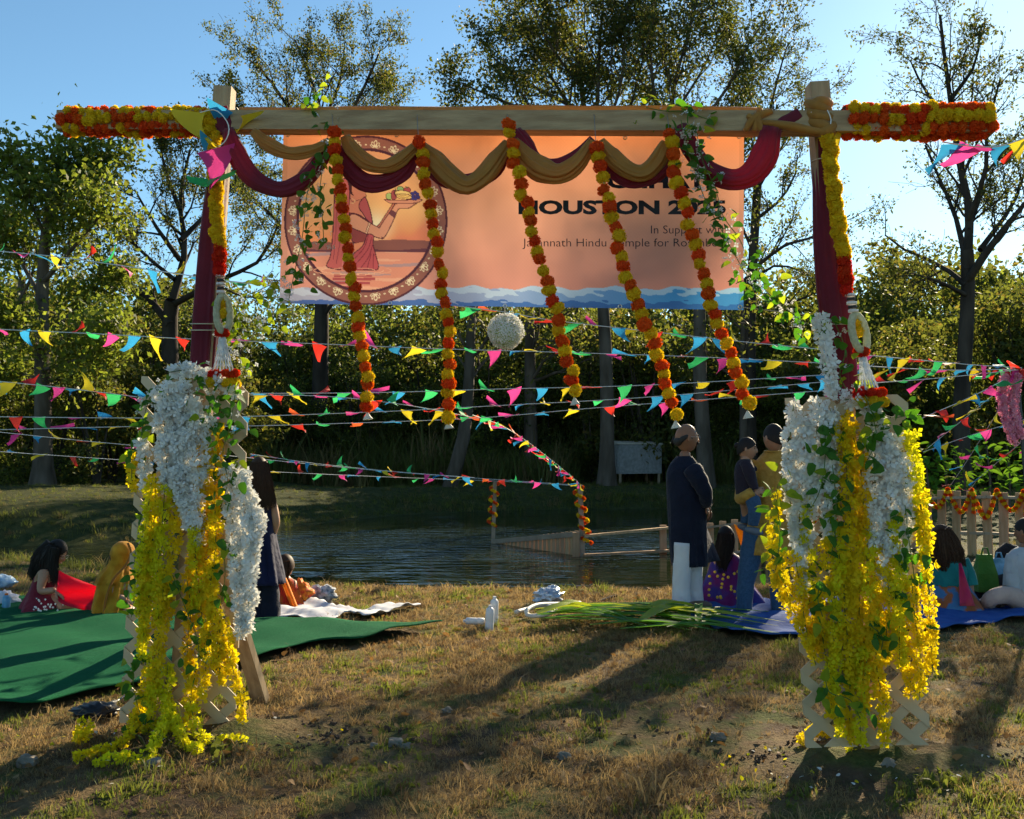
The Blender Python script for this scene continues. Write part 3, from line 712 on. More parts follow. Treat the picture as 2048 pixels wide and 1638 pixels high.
MG_Y = mat('marigold_yellow', (.80, .55, .010), (.68, .43, .010), scale=30, rough=.8, trans=.38, tcol=(1.0, .70, .01), rand=.10)
MG_R = mat('marigold_red', (.66, .035, .006), (.50, .02, .005), scale=30, rough=.8, trans=.38, tcol=(.95, .05, .005), rand=.12)
POM = {'o': [pompom('marigold_orange', MG_O, 1), pompom('marigold_orange', MG_O, 2)], 'y': [pompom('marigold_yellow', MG_Y, 3), pompom('marigold_yellow', MG_Y, 4)], 'r': [pompom('marigold_red', MG_R, 5)]}
BELL = mat('white_bell', (.72, .70, .60), rough=.5, trans=.3)
def marigold(c, p, d, parent):
    return inst('marigold', RND.choice(POM[c]), p, parent, rot=(RND.uniform(0, 6), RND.uniform(0, 6), RND.uniform(0, 6)), scale=(d * RND.uniform(.86, 1.14), d * RND.uniform(.86, 1.14), d * RND.uniform(.78, 1.08)))
GG = 'marigold garlands hanging from the beam'
def garland(label, path, dy, seq, d, step, group=GG, bell=True, Yf=None, name='marigold_garland', cord=True):
    P3 = [Vector(p) if len(p) == 3 and Yf is None and dy is None else G(p[0], p[1], dy) for p in path]
    L = plen(P3); n = max(3, int(round(L / step))); C = spline([tuple(p) for p in P3], n)
    t = thing(name, C[0], label, 'garland', group)
    if cord:
        mb = MB(); mb.tube(C[::2] if n > 12 else C, .002, n=4); mb.build('cord', ROPE, t)
    for i in range(n):
        c = seq(i, n) if callable(seq) else seq[i % len(seq)]
        marigold(c, C[i] + NPR.normal(0, .0055, 3), d, t)
    if bell:
        e = Vector(C[-1]); mb = MB()
        mb.tube([e + Vector((0, 0, -.03)), e + Vector((0, 0, -.042)), e + Vector((.002, 0, -.06)), e + Vector((.003, 0, -.066))], [.004, .010, .022, .026], n=10); mb.build('bell', BELL, t, smooth=True)
    return t
ORD = ['first', 'second', 'third', 'fourth', 'fifth']
for i, p in enumerate([
    [(668, 262), (668, 285), (672, 340), (680, 380), (690, 455), (697, 520), (708, 590), (717, 650), (727, 710), (735, 770), (735, 812)],
    [(838, 288), (848, 345), (858, 400), (868, 460), (878, 520), (886, 580), (892, 640), (897, 700), (897, 770), (897, 830)],
    [(1018, 248), (1025, 295), (1042, 365), (1058, 430), (1075, 500), (1097, 570), (1112, 625), (1128, 685), (1142, 745), (1149, 782)],
    [(1192, 296), (1203, 345), (1218, 410), (1235, 480), (1258, 560), (1283, 625), (1308, 690), (1330, 760), (1351, 828)],
    [(1338, 266), (1348, 335), (1372, 420), (1395, 500), (1415, 580), (1432, 640), (1455, 690), (1475, 750), (1495, 808)]]):
    t = garland('orange and yellow marigold string, %s from the left over the banner' % ORD[i], p, -.255, 'oy', .066, .0475)
    a = G(p[0][0], p[0][1], -.25); b_ = G(p[0][0] - 4, 228, -.16)
    mb = MB(); mb.tube([a, a.lerp(b_, .5) + Vector((0, -.01, 0)), b_], .0016, n=4); mb.build('hanging_wire', WIRE, t)
garland('dense yellow marigold string with orange end hanging down the left post', [(419, 232), (424, 270), (428, 330), (433, 420), (438, 500), (441, 540)], -.16, lambda i, n: 'y' if i < n - 6 else 'r', .072, .022, bell=False, group='thick marigold strings on the posts')
garland('dense yellow marigold string with red end hanging down the right post', [(1653, 268), (1660, 330), (1670, 410), (1680, 480), (1690, 540), (1697, 578)], -.15, lambda i, n: 'y' if i < n - 7 else 'r', .070, .022, bell=False, group='thick marigold strings on the posts')
# the beam ends wound with marigold strings
def wound(label, x0, x1, seed, rowpat):
    t = thing('wound_marigold_garland', G((x0 + x1) / 2, 244, -.095), label, 'garland', 'marigold strings wound round the beam ends')
    rng = random.Random(seed); n = int(abs(G(x1, 244).x - G(x0, 244).x) / .043); rows = 8; run = [0] * rows; colr = ['o', 'y', 'o', 'o', 'y', 'o', 'y', 'o']
    for i in range(n):
        x = x0 + (x1 - x0) * (i + .5) / n; c = G(x, 244, -.095)
        for k in range(rows):
            a = 2 * math.pi * (k / rows) + .12 * math.sin(i * .4)
            if k == 2 and False: continue
            sft = .020 * (k % 2)
            ry, rz = (.060, .055) if seed == 1 else (.066, .062)
            rp = rowpat.get(k); cc = rp[i % len(rp)] if rp else rng.choice('ooy')
            p = c + Vector((sft + rng.uniform(-.008, .008), math.cos(a) * ry + rng.uniform(-.006, .006), math.sin(a) * rz + rng.uniform(-.007, .007)))
            marigold(cc, p, (.056 if seed == 1 else .061) * rng.uniform(.9, 1.12), t)
    return t
wound('orange and yellow marigolds wound round the left end of the beam', 128, 418, 1, {2: 'oyyoooyyooyoooyyy', 3: 'yoyyyooyyyooyyyyy', 4: 'oooyyyyoooyyyyyyo', 5: 'yyoooooyoooooooooo', 6: 'oyyoooooyyooooyyo'})
wound('orange and yellow marigolds wound round the right end of the beam', 1688, 1972, 4, {2: 'oooyyyoyooooooyyo', 3: 'yyyoooyoyoooooyyoy', 4: 'ooooyyooyyyyyyyyooy', 5: 'yyoooooyoooooooyoo', 6: 'ooyyooyyooooooooyy'})

# tasselled flower torans below the thick strings
JAS = mat('jasmine_white', (.70, .70, .52), (.55, .56, .36), scale=60, rough=.8, trans=.3, bump=.8, bscale=120)
WPET = mat('white_petal', (.78, .79, .80), rough=.7, trans=.35)
BLK = mat('black_ring', (.03, .03, .03), rough=.6)
def toran(label, x, y, dx, dy, flip):
    t = thing('flower_tassel', G(x, y, dy), label, 'tassel', 'flower tassels below the marigold strings')
    q = lambda px, py, d=0: G(x + px + dx * py / 200, y + py, dy + d)
    for i in range(5):                                    # beaded black and white top
        mb = MB(); c = q(0, 6 + i * 8); mb.tube([c + Vector((0, 0, .006)), c - Vector((0, 0, .006))], .024 if i % 2 == 0 else .020, n=12)
        mb.build('bead_ring', BLK if i % 2 else WPET, t, smooth=True)
    mb = MB(); loop = []
    for a in np.linspace(-1.45, 4.6, 34): loop.append(q(3 * flip + 16 * math.cos(a) * .85, 82 - 36 * math.sin(a), .02 * math.cos(a)))
    mb.tube(loop, [.017 + .0016 * (i % 2) for i in range(34)], n=12); mb.build('jasmine_loop', JAS, t, smooth=True)
    for k in range(2): marigold('y', q(0, 62 + 18 * k, .005), .055, t)
    for k in (-1, 0, 1): marigold('r', q(k * 8, 122 + abs(k) * -3, -.005 * k), .042, t)
    for k in range(7):                                    # white bud strings fanning out
        f = (k - 3) / 3.0; s = spline([tuple(q(f * 5, 128, 0)), tuple(q(f * 12, 165, .02 * math.cos(k))), tuple(q(f * 20, 196, .03 * math.cos(k * 2)))], 12)
        mb = MB(); mb.tube(s, [.0035 + .0025 * (i % 2) for i in range(12)], n=6); mb.build('bud_string', WPET, t)
    for k in range(6):
        f = (k - 2.5) / 2.5; marigold('r', q(f * 25, 203 - 3 * (k % 2), -.03 + .02 * (k % 3)), .048, t)
        marigold('y', q(f * 26, 218 + 2 * (k % 2), -.03 + .02 * (k % 3)), .054, t)
    return t
toran('white looped flower tassel with orange and yellow puffs by the left post', 441, 546, 6, -.16, 1)
toran('white looped flower tassel with red puffs by the right post', 1699, 584, 40, -.15, 1)
# ------------------------------------------------------------------ the printed banner
BT = dict(TL=(567, 264), TR=(1488, 266), BR=(1487, 620), BL=(559, 607))
def bpix(u, v):
    x = (1 - u) * ((1 - v) * BT['TL'][0] + v * BT['BL'][0]) + u * ((1 - v) * BT['TR'][0] + v * BT['BR'][0])
    y = (1 - u) * ((1 - v) * BT['TL'][1] + v * BT['BL'][1]) + u * ((1 - v) * BT['TR'][1] + v * BT['BR'][1])
    y = y + (1 - v) ** 6 * 3.0 * np.abs(np.sin(u * math.pi * 5.0))          # the top edge sags between its ties
    return x, y
def bsurf(x, y, off=0.0):
    """a point on the banner cloth (with its gentle ripples) at photo pixel x, y"""
    u = (x - 560) / 927.0; v = (y - 265) / 355.0
    d = .045 + .014 * np.sin(u * 31.4 + 1.0) * (1 - v) ** 2.5 + .008 * np.sin(u * 9 + v * 5) + .004 * np.sin(u * 23 - v * 9) + .02 * v + off
    Y = 5.35 - 0.65 * (x - 122) / 1863.0 + d
    uu = (x - 1024) / FPX; vv = (819 - y) / FPX; t = Y / (CP - vv * SP)
    return np.stack([uu * t, Y, CAMH + (SP + vv * CP) * t], -1)
NU, NV = 720, 276
U, Vv = np.meshgrid(np.linspace(0, 1, NU), np.linspace(0, 1, NV))
PX, PY = bpix(U, Vv)
C = np.zeros((NV, NU, 3))
H = lambda h: np.array(hexc(h))
def lerp3(a, b, t): return a + (b - a) * np.clip(t, 0, 1)[..., None]
vy = (PY - 265) / 355.0; vx = (PX - 560) / 927.0
C[:] = lerp3(lerp3(H('F2904A'), H('EFA47C'), vy * 2.6), H('E3917C'), (vy - .35) * 1.8)
def poly_mask(pts, X=None, Y=None):
    X = PX if X is None else X; Y = PY if Y is None else Y
    P = np.array(pts, float); x0, y0 = P.min(0) - 1; x1, y1 = P.max(0) + 1
    m = np.zeros(X.shape, bool); sel = (X >= x0) & (X <= x1) & (Y >= y0) & (Y <= y1)
    xs_, ys_ = X[sel], Y[sel]; ins = np.zeros(len(xs_), bool)
    for i in range(len(P)):
        a, b = P[i], P[(i + 1) % len(P)]
        if a[1] == b[1]: continue
        c = (a[1] > ys_) != (b[1] > ys_)
        ins ^= c & (xs_ < (b[0] - a[0]) * (ys_ - a[1]) / (b[1] - a[1]) + a[0])
    m[sel] = ins; return m
def line_mask(pts, w):
    P = np.array(pts, float); m = np.zeros(PX.shape, bool)
    for a, b in zip(P[:-1], P[1:]):
        lo = np.minimum(a, b) - w; hi = np.maximum(a, b) + w
        sel = (PX >= lo[0]) & (PX <= hi[0]) & (PY >= lo[1]) & (PY <= hi[1])
        q = np.stack([PX[sel], PY[sel]], 1) - a; e = b - a; t = np.clip(q @ e / (e @ e + 1e-9), 0, 1)
        m[sel] |= np.hypot(*(q - t[:, None] * e).T) < w / 2
    return m
def paint(m, h, a=1.0): C[m] = C[m] * (1 - a) + H(h) * a
def sm(pts, closed=True, n=60):
    return spline(list(pts) + [pts[0]], n) if closed else spline(pts, n)
# sea strip along the bottom
sy = 577 - 3 * (1 - vx) + 3 * np.sin(PX * .045) + 2 * np.sin(PX * .11 + 1)
sea = PY > sy
seac = lerp3(H('B4B2CC'), H('2F9BE0'), vx * 1.6 - .35)
C[sea] = seac[sea]
nz1 = np.sin(PX * .035 + 2 * np.sin(PY * .21)) + .7 * np.sin(PX * .083 + PY * .3) + .5 * np.sin(PX * .19 - PY * .5)
wht = sea & (PY < sy + 11 + 4 * nz1) & (nz1 > -1.2); C[wht] = lerp3(H('C9CCE0'), H('9FD0F0'), vx)[wht]
deep = sea & (PY > 601 + 3 * nz1 + 6 * vx); C[deep] = lerp3(H('4C6BB5'), H('2173BE'), vx)[deep]
# the round picture
cx, cy, rx, ry = 731.5, 441.0, 163.5, 170.0
RHO = np.hypot((PX - cx) / rx, (PY - cy) / ry)
paint(RHO < 1.0, '5A2B38'); paint(RHO < .975, '9C5E50'); paint(RHO < .85, '54293A')
ins = RHO < .818
skyc = lerp3(H('EE9A60'), H('F5B26B'), (PY - 300) / 110); skyc = lerp3(skyc, H('EE8A4C'), (PY - 420) / 60)
C[ins] = skyc[ins]
glow = np.exp(-(np.hypot(PX - 752, PY - 452) / 26) ** 2); gsel = ins & (PY < 481)
C[gsel] = (C + (H('FFF0C0') - C) * (glow * .9)[..., None])[gsel]
cl = np.clip((PX - 800) / 60 + (PY - 455) / 30 + .35 * np.sin(PX * .12) + .3 * np.sin(PX * .05 + PY * .1), 0, 1) * .7
C[gsel] = (C + (H('EC7A58') - C) * cl[..., None])[gsel]
hill = ins & (PY > 482 - (PX - 731) * .012 + 2 * np.sin(PX * .03)); paint(hill, '94564C')
paint(ins & (PY > 499 + 1.5 * np.sin(PX * .05)), '6B3845')
wat = ins & (PY > 504); paint(wat, 'E98F70')
st = np.sin(PY * .33 + .8 * np.sin(PX * .03)) + .6 * np.sin(PX * .02 + PY * .12)
paint(wat & (st > 1.0), 'F2A884'); paint(wat & (st < -1.05), 'B98F90')
q = lambda *a: [(640 + a[i] / 7.445, 340 + a[i + 1] / 7.445) for i in range(0, len(a), 2)]
OUT = '5E2733'
def shape(pts, h, w=1.9, out=OUT, n=80):
    s = sm(pts, True, n); paint(poly_mask(s), h)
    if w: paint(line_mask(np.vstack([s, s[:1]]), w), out)
for k, (yy, wx) in enumerate([(551, 40), (558, 46), (566, 34), (574, 22)]):          # reflection on the water
    paint(ins & (np.abs(PY - yy) < 2.6) & (np.abs(PX - 705 - 3 * math.sin(k * 2)) < wx + 4 * np.sin(PX * .3)), 'B9494C')
shape(q(360, 120, 240, 230, 212, 450, 200, 780, 178, 1090, 152, 1290, 95, 1430, 200, 1468, 330, 1478, 372, 1350, 420, 1050, 440, 760, 440, 330, 412, 160), 'CF5B57')
for l in (q(250, 600, 235, 900, 200, 1330), q(330, 700, 300, 1050, 240, 1400), q(290, 300, 270, 600)): paint(line_mask(sm(l, False, 30), 1.3), '8A3340')
paint(poly_mask(sm(q(385, 170, 400, 500, 395, 900, 340, 1440, 320, 1470, 355, 1000, 365, 500))), 'E2746A')
shape(q(445, 430, 590, 420, 610, 560, 660, 690, 450, 640), 'DD8060', 0)
shape(q(440, 640, 560, 660, 690, 745, 700, 860, 690, 1060, 490, 1070, 440, 830), '9A4140')
shape(q(478, 195, 560, 190, 620, 240, 660, 300, 688, 330, 672, 352, 690, 372, 684, 398, 640, 428, 560, 452, 480, 470, 450, 400, 455, 300), 'DD8060', 1.0)
shape(q(405, 160, 480, 190, 475, 270, 480, 340, 505, 385, 452, 345, 440, 250), '4A2728', 0)
paint(line_mask(sm(q(510, 235, 545, 250, 580, 238), False, 12), 1.4), '3A2020'); paint(line_mask(sm(q(480, 430, 520, 455, 500, 495, 460, 490), False, 14), 1.6), 'E9B07A')
shape(q(590, 480, 670, 405, 735, 560, 768, 690, 776, 800, 700, 745, 640, 650, 580, 560), 'BC5054')
shape(q(755, 785, 850, 835, 960, 690, 1085, 500, 1120, 505, 1010, 690, 890, 865, 800, 850), 'CF7657', 1.5)
shape(q(440, 680, 490, 652, 570, 680, 740, 785, 880, 858, 960, 880, 955, 1000, 925, 1022, 800, 990, 640, 930, 440, 830), 'E29470')
shape(q(885, 858, 960, 740, 1060, 600, 1110, 520, 1170, 485, 1330, 478, 1460, 470, 1400, 520, 1310, 572, 1175, 578, 1120, 690, 1030, 880, 950, 1010, 900, 960), 'E29470')
paint(poly_mask(q(900, 850, 955, 875, 1000, 900, 930, 1000, 880, 980, 850, 900)), 'E29470')
paint(line_mask(q(735, 795, 690, 938), 3.2), 'F0BC92'); paint(line_mask(q(725, 790, 680, 935), 1.1), OUT); paint(line_mask(q(750, 800, 702, 945), 1.1), OUT)
paint(poly_mask(q(1060, 590, 1142, 632, 1108, 716, 1028, 655)), '774048')
shape(q(505, 1090, 665, 1070, 600, 1170, 505, 1225), 'E8865A', 1.2)
shape(q(490, 1255, 640, 1120, 710, 960, 800, 985, 788, 1100, 830, 1260, 866, 1470, 700, 1486, 500, 1492, 350, 1475, 385, 1360), 'C64C52')
for l in (q(720, 980, 640, 1180, 430, 1400), q(770, 1010, 700, 1200, 500, 1440), q(790, 1100, 720, 1300, 600, 1470), q(760, 1250, 700, 1470), q(800, 1250, 790, 1460)): paint(line_mask(sm(l, False, 30), 1.5), '83293B')
for e, h in ((1.0, 'F7B58C'), (.72, 'E59A7A'), (1.25, 'F2A47E')):
    a = np.linspace(0, 6.28, 60); paint(line_mask(np.stack([705 + 62 * e * np.cos(a), 541 + 7.5 * e * np.sin(a)], 1)[int(e == .72) * 5:44 if e == 1 else 60], 1.4) & (PY > 536), h)
shape(q(955, 440, 1100, 448, 1300, 446, 1518, 438, 1440, 488, 1250, 498, 1050, 495), 'D98C6C', 1.4, n=40)
def blob(x, y, rx_, ry_, h, rot=0):
    X = (PX - (640 + x / 7.445)); Y = (PY - (340 + y / 7.445)); c, s = math.cos(rot), math.sin(rot)
    e = np.hypot((X * c + Y * s) / (rx_ / 7.445), (-X * s + Y * c) / (ry_ / 7.445)); paint(e < 1.12, OUT); paint(e < .94, h)
blob(1030, 392, 48, 50, 'A9C06A'); blob(1195, 288, 50, 45, '8DB26A'); blob(1298, 298, 50, 42, 'B24A4E'); blob(1100, 375, 42, 70, 'A8474A')
blob(1240, 360, 130, 52, 'F3CC72', .15); blob(1250, 395, 118, 38, 'F0C265', .1)
for l in (q(1140, 345, 1230, 385, 1340, 350), q(1150, 380, 1250, 415, 1350, 385)): paint(line_mask(sm(l, False, 20), 1.1), 'A5703C')
for gx, gy in ((1375, 350), (1415, 335), (1450, 360), (1390, 390), (1430, 395), (1465, 405), (1385, 425), (1425, 428)): blob(gx, gy, 27, 25, '3A3A86')
paint(line_mask(q(1120, 260, 1125, 300), 1.6), '4E6B35'); paint(line_mask(q(1275, 245, 1300, 268), 2), '4E6B35')
# lotus flowers round the frame
for k in range(24):
    a = 2 * math.pi * (k + .5) / 24; ca, sa = math.cos(a), math.sin(a)
    lx, ly = cx + rx * .895 * ca, cy + ry * .895 * sa
    ux, uy = ca, sa; tx, ty = -sa, ca
    X = (PX - lx) * tx + (PY - ly) * ty; Y = (PX - lx) * ux + (PY - ly) * uy
    for ang, ln in ((-1.2, 11), (-.62, 13), (0, 15), (.62, 13), (1.2, 11)):
        c, s = math.cos(ang), math.sin(ang); Xp = X * c - (Y + 5) * s; Yp = X * s + (Y + 5) * c
        e = np.hypot(Xp / (ln * .22), (Yp - ln * .55) / (ln * .45)); paint((e < 1.05) & (e > .66) & (RHO < .97) & (RHO > .85), 'EFD9AE')
    for s_ in (-1, 1): paint(np.hypot(X - s_ * 20, Y + 2) < 1.3, 'EFD9AE')
hem = (PX < 575) | (PX > 1478) | (PY < 273 + 0 * PX); C[hem] *= .86
C = C + (C.mean(-1, keepdims=True) - C) * .14; C *= .80
# dust and faint print mottling
C *= (1 + .02 * np.sin(PX * .9) * np.sin(PY * .8))[..., None]
V3 = bsurf(PX, PY).reshape(-1, 3)
bidx = np.arange(NV * NU).reshape(NV, NU)
bF = np.stack([bidx[:-1, :-1], bidx[1:, :-1], bidx[1:, 1:], bidx[:-1, 1:]], -1).reshape(-1, 4)
BANNER_MAT = mat('printed_vinyl', (1, 1, 1), rough=.5, trans=.36, spec=.25, attr='print', bump=.05, bscale=300)
bo = V3.min(0)
bm_ = bpy.data.meshes.new('cloth'); bm_.vertices.add(NV * NU); bm_.vertices.foreach_set('co', (V3 - bo).astype(np.float32).reshape(-1))
bm_.loops.add(len(bF) * 4); bm_.loops.foreach_set('vertex_index', bF.astype(np.int32).reshape(-1))
bm_.polygons.add(len(bF)); bm_.polygons.foreach_set('loop_start', np.arange(0, len(bF) * 4, 4, dtype=np.int32))
bm_.polygons.foreach_set('use_smooth', np.ones(len(bF), bool)); bm_.materials.append(BANNER_MAT); bm_.update(calc_edges=True)
ca_ = bm_.color_attributes.new('print', 'FLOAT_COLOR', 'POINT')
ca_.data.foreach_set('color', np.concatenate([C.reshape(-1, 3), np.ones((NV * NU, 1))], 1).astype(np.float32).reshape(-1))
banner = thing('printed_banner', Vector(bsurf(np.array(1024.), np.array(620.))), 'orange printed banner with a round picture of a woman holding fruit', 'banner')
inst('cloth', bm_, Vector(bo), banner)
INK = mat('banner_ink', (.008, .013, .022), rough=.5, spec=.3)
def lettering(text, x0, x1, ybase, ytop, weight=0.0, name='lettering'):
    cu = bpy.data.curves.new('t', 'FONT'); cu.body = text; cu.size = 1; cu.offset = weight; cu.resolution_u = 3
    ob = bpy.data.objects.new('t', cu); me = evaluated(ob)
    v = np.zeros(len(me.vertices) * 3); me.vertices.foreach_get('co', v); v = v.reshape(-1, 3)
    capH = 0.73 + weight
    X = x0 + (v[:, 0] - v[:, 0].min()) / (v[:, 0].max() - v[:, 0].min()) * (x1 - x0)
    Yp = ybase - v[:, 1] / capH * (ybase - ytop)
    W = bsurf(X, Yp, -.0035); o = W.min(0)
    me.vertices.foreach_set('co', (W - o).astype(np.float32).reshape(-1)); me.materials.clear(); me.materials.append(INK); me.update()
    inst(name, me, Vector(o), banner)
lettering('CHHATH', 1214, 1451, 375, 346, .045)
lettering('HOUSTON 2025', 1037, 1452, 427, 399, .045)
lettering('In Support with', 1302, 1453, 467, 450, -.008)
lettering('Jagannath Hindu Temple for Rosenberg', 1045, 1456, 493, 476, -.008)
GROM = mat('grommet', (.62, .62, .62), rough=.3, metal=.9)
for gx, gy in ((575, 270), (793, 270), (836, 275), (1018, 273), (1250, 275), (1478, 273), (566, 602), (780, 606), (1010, 612), (1240, 613), (1480, 614)):
    p = Vector(bsurf(np.array(float(gx)), np.array(float(gy)), -.004)); mb = MB()
    ring = [p + Vector((math.cos(a) * .009, 0, math.sin(a) * .009)) for a in np.linspace(0, 6.283, 13)]
    mb.tube(ring, .0035, n=6, caps=False); mb.build('grommet', GROM, banner, smooth=True)
    if gy < 300:
        mb = MB(); mb.tube([p, G(gx, 255, -.04)], .0022, n=4); mb.build('tie', ROPE, banner)
for a, b in (((566, 602), (480, 700)), ((1480, 614), (1700, 640)), ((586, 610), (586, 650))):
    mb = MB(); mb.tube([Vector(bsurf(np.array(float(a[0])), np.array(float(a[1])))), G(b[0], b[1], .02 if a[0] != 586 else .06)], .0022, n=4); mb.build('tie', ROPE, banner)
# ------------------------------------------------------------------ flower strands on the lattice screens
FL = {
    'w': mat('white_blossom', (.90, .91, .92), (.82, .84, .85), scale=20, rough=.7, trans=.44, tcol=(.95, .90, .76)),
    'y': mat('yellow_blossom', (.86, .66, .010), (.76, .56, .010), scale=20, rough=.7, trans=.54, tcol=(1.0, .78, .006)),
    'l': mat('lemon_blossom', (.76, .70, .012), (.66, .61, .015), scale=20, rough=.7, trans=.54, tcol=(.96, .88, .01)),
    'g': mat('golden_blossom', (.86, .57, .006), (.78, .50, .008), scale=20, rough=.7, trans=.54, tcol=(1.0, .66, .004))}
STEM = mat('green_stem', (.10, .16, .03), rough=.7)
def petals(C, A, rng, size):
    """open blossoms of four rounded petals; C centres, A outward axes"""
    n = len(C); out = []
    t = np.cross(A, rng.normal(size=(n, 3))); t /= np.linalg.norm(t, axis=1)[:, None] + 1e-9; b = np.cross(A, t)
    s = (size * rng.uniform(.7, 1.3, n))[:, None]
    for k in range(4):
        a = k * math.pi / 2 + rng.uniform(-.25, .25, n); u = t * np.cos(a)[:, None] + b * np.sin(a)[:, None]; v = np.cross(A, u)
        cup = rng.uniform(.05, .55, n)[:, None]
        e0 = C + u * s * .08; e1 = C + u * s * .55 + v * s * .36 + A * s * cup * .4; e2 = C + u * s * (.98 - .2 * cup) + A * s * cup; e3 = C + u * s * .55 - v * s * .36 + A * s * cup * .4
        out.append(np.stack([e0, e1, e2, e3], 1))
    return np.concatenate(out)
FG = {'w': 'white blossom strands on the lattice', 'y': 'yellow blossom strands on the lattice', 'l': 'yellow blossom strands on the lattice', 'g': 'yellow blossom strands on the lattice'}
FN = {'w': 'white', 'y': 'bright yellow', 'l': 'lemon yellow', 'g': 'golden yellow'}
_sid = [0]
def strand(P3, c, r, side, label=None, size=.0235, dens=.55, tip=True):
    _sid[0] += 1; g = np.random.default_rng(900 + _sid[0])
    L = plen(P3); m = max(8, int(L / .02)); S = spline(P3, m)
    n = int(L * (760 if c == 'w' else 520) * dens * (r / .035) ** .9)
    f = g.uniform(0, 1, n); i = np.minimum((f * (m - 1)).astype(int), m - 2); w = (f * (m - 1) - i)[:, None]
    c0 = S[i] * (1 - w) + S[i + 1] * w; T = S[i + 1] - S[i]; T /= np.linalg.norm(T, axis=1)[:, None]
    d = g.normal(size=(n, 3)); d -= (d * T).sum(1)[:, None] * T; d /= np.linalg.norm(d, axis=1)[:, None]
    rr = r * (1.0 - .55 * (f if tip else 0) ** 3) * (1 + .25 * np.sin(f * L * 38 + _sid[0]))
    C = c0 + d * (rr * np.sqrt(g.uniform(.15, 1, n)))[:, None]; A = d * .8 + g.normal(0, .45, (n, 3)); A /= np.linalg.norm(A, axis=1)[:, None]
    low = C[:, 2] < .02; C[low, 2] = .02 + g.uniform(0, .03, low.sum())
    Q = petals(C, A, g, size * (1.12 if c == 'w' else 1.05)); o = Vector(S[0])
    t = thing('blossom_strand', o, label, 'flowers', FG[c] + side)
    b = inst('blossoms', quads_mesh('blossoms', Q - np.array(tuple(o)), FL[c]), o, t); tag(b, kind='stuff')
    mb = MB(); mb.tube(S[::3], .0022, n=4); mb.build('stem', STEM, t)
    return t
def pix(path, dy): return [tuple(G(p[0], p[1], dy + (p[2] if len(p) > 2 else 0))) for p in path]
LS = ' of the left post'; RS = ' of the right post'
def lab(c, where): return '%s artificial blossom strand %s' % (FN[c], where)
# left screen, placed one by one
for c, r, path, where in [
    ('w', .052, [(330, 778), (330, 860), (336, 985)], 'at the left of the white column, left lattice'),
    ('w', .055, [(352, 765), (352, 880), (362, 1010)], 'in the middle of the white column, left lattice'),
    ('w', .052, [(384, 800), (388, 900), (396, 1090)], 'at the right of the white column, left lattice'),
    ('w', .045, [(372, 780), (372, 900), (376, 1060)], 'behind the white column, left lattice'),
    ('w', .034, [(335, 745), (390, 740), (440, 765), (478, 790)], 'laid along the top edge, left lattice'),
    ('w', .030, [(412, 830), (416, 880), (410, 960)], 'short, tucked beside the golden strands, left lattice'),
    ('w', .040, [(460, 935), (466, 1050), (478, 1190), (482, 1275)], 'hanging past the right edge inner side, left lattice'),
    ('w', .046, [(478, 945), (498, 1035), (500, 1140), (494, 1268)], 'hanging past the right edge outer side, left lattice'),
    ('w', .036, [(500, 1000), (516, 1045), (506, 1120)], 'short, bulging at the right edge, left lattice'),
    ('w', .028, [(283, 880), (290, 925), (286, 985)], 'short, at the far left edge, left lattice'),
    ('g', .040, [(408, 860), (412, 960), (408, 1080), (412, 1210)], 'falling down the centre, left lattice'),
    ('g', .040, [(432, 850), (430, 970), (428, 1100)], 'beside the right white strands, left lattice'),
    ('g', .034, [(395, 990), (390, 1110), (376, 1230)], 'below the white column, left lattice'),
    ('y', .022, [(268, 905), (262, 950), (272, 985)], 'tiny, at the left edge below the leaves, left lattice')]:
    strand(pix(path, -.15 - (.02 if c == 'w' else 0)), c, r, LS, lab(c, where))
def mass(side, cols, where, seed):
    rng = random.Random(seed)
    for k, (c, x0, y0, x1, y1) in enumerate(cols):
        path = [(x0, y0), (x0 + (x1 - x0) * .35 + rng.uniform(-8, 8), y0 + (y1 - y0) * .35), (x0 + (x1 - x0) * .7 + rng.uniform(-9, 9), y0 + (y1 - y0) * .7), (x1, y1)]
        strand(pix(path, -.15 - rng.uniform(0, .05)), c, rng.uniform(.024, .036), side, lab(c, where % (k + 1 if False else ORDN[k])))
ORDN = ['first', 'second', 'third', 'fourth', 'fifth', 'sixth', 'seventh', 'eighth', 'ninth', 'tenth', 'eleventh', 'twelfth', 'thirteenth', 'fourteenth', 'fifteenth', 'sixteenth', 'seventeenth', 'eighteenth', 'nineteenth', 'twentieth', 'twenty-first', 'twenty-second', 'twenty-third', 'twenty-fourth', 'twenty-fifth', 'twenty-sixth', 'twenty-seventh', 'twenty-eighth', 'twenty-ninth', 'thirtieth']
mass(LS, sorted([('l', 304, 960, 278, 1230), ('y', 312, 955, 290, 1240), ('l', 330, 975, 318, 1250), ('y', 345, 990, 342, 1230), ('l', 306, 1060, 282, 1330), 
     ('y', 330, 1130, 300, 1400), ('y', 298, 1150, 284, 1290), ('g', 372, 1150, 378, 1350), ('y', 398, 1180, 405, 1400), ('l', 392, 1050, 386, 1230), ('y', 415, 1130, 432, 1330), ('y', 446, 1255, 462, 1330), ('y', 456, 1262, 484, 1448),
     ('y', 440, 1240, 447, 1370), ('l', 310, 1300, 292, 1480), ('y', 298, 1330, 272, 1490), ('l', 336, 1330, 330, 1490), ('y', 386, 1320, 378, 1480), ('y', 430, 1020, 424, 1240)], key=lambda k: k[1]),
     'falling to the grass, %s from the left, left lattice', 3)
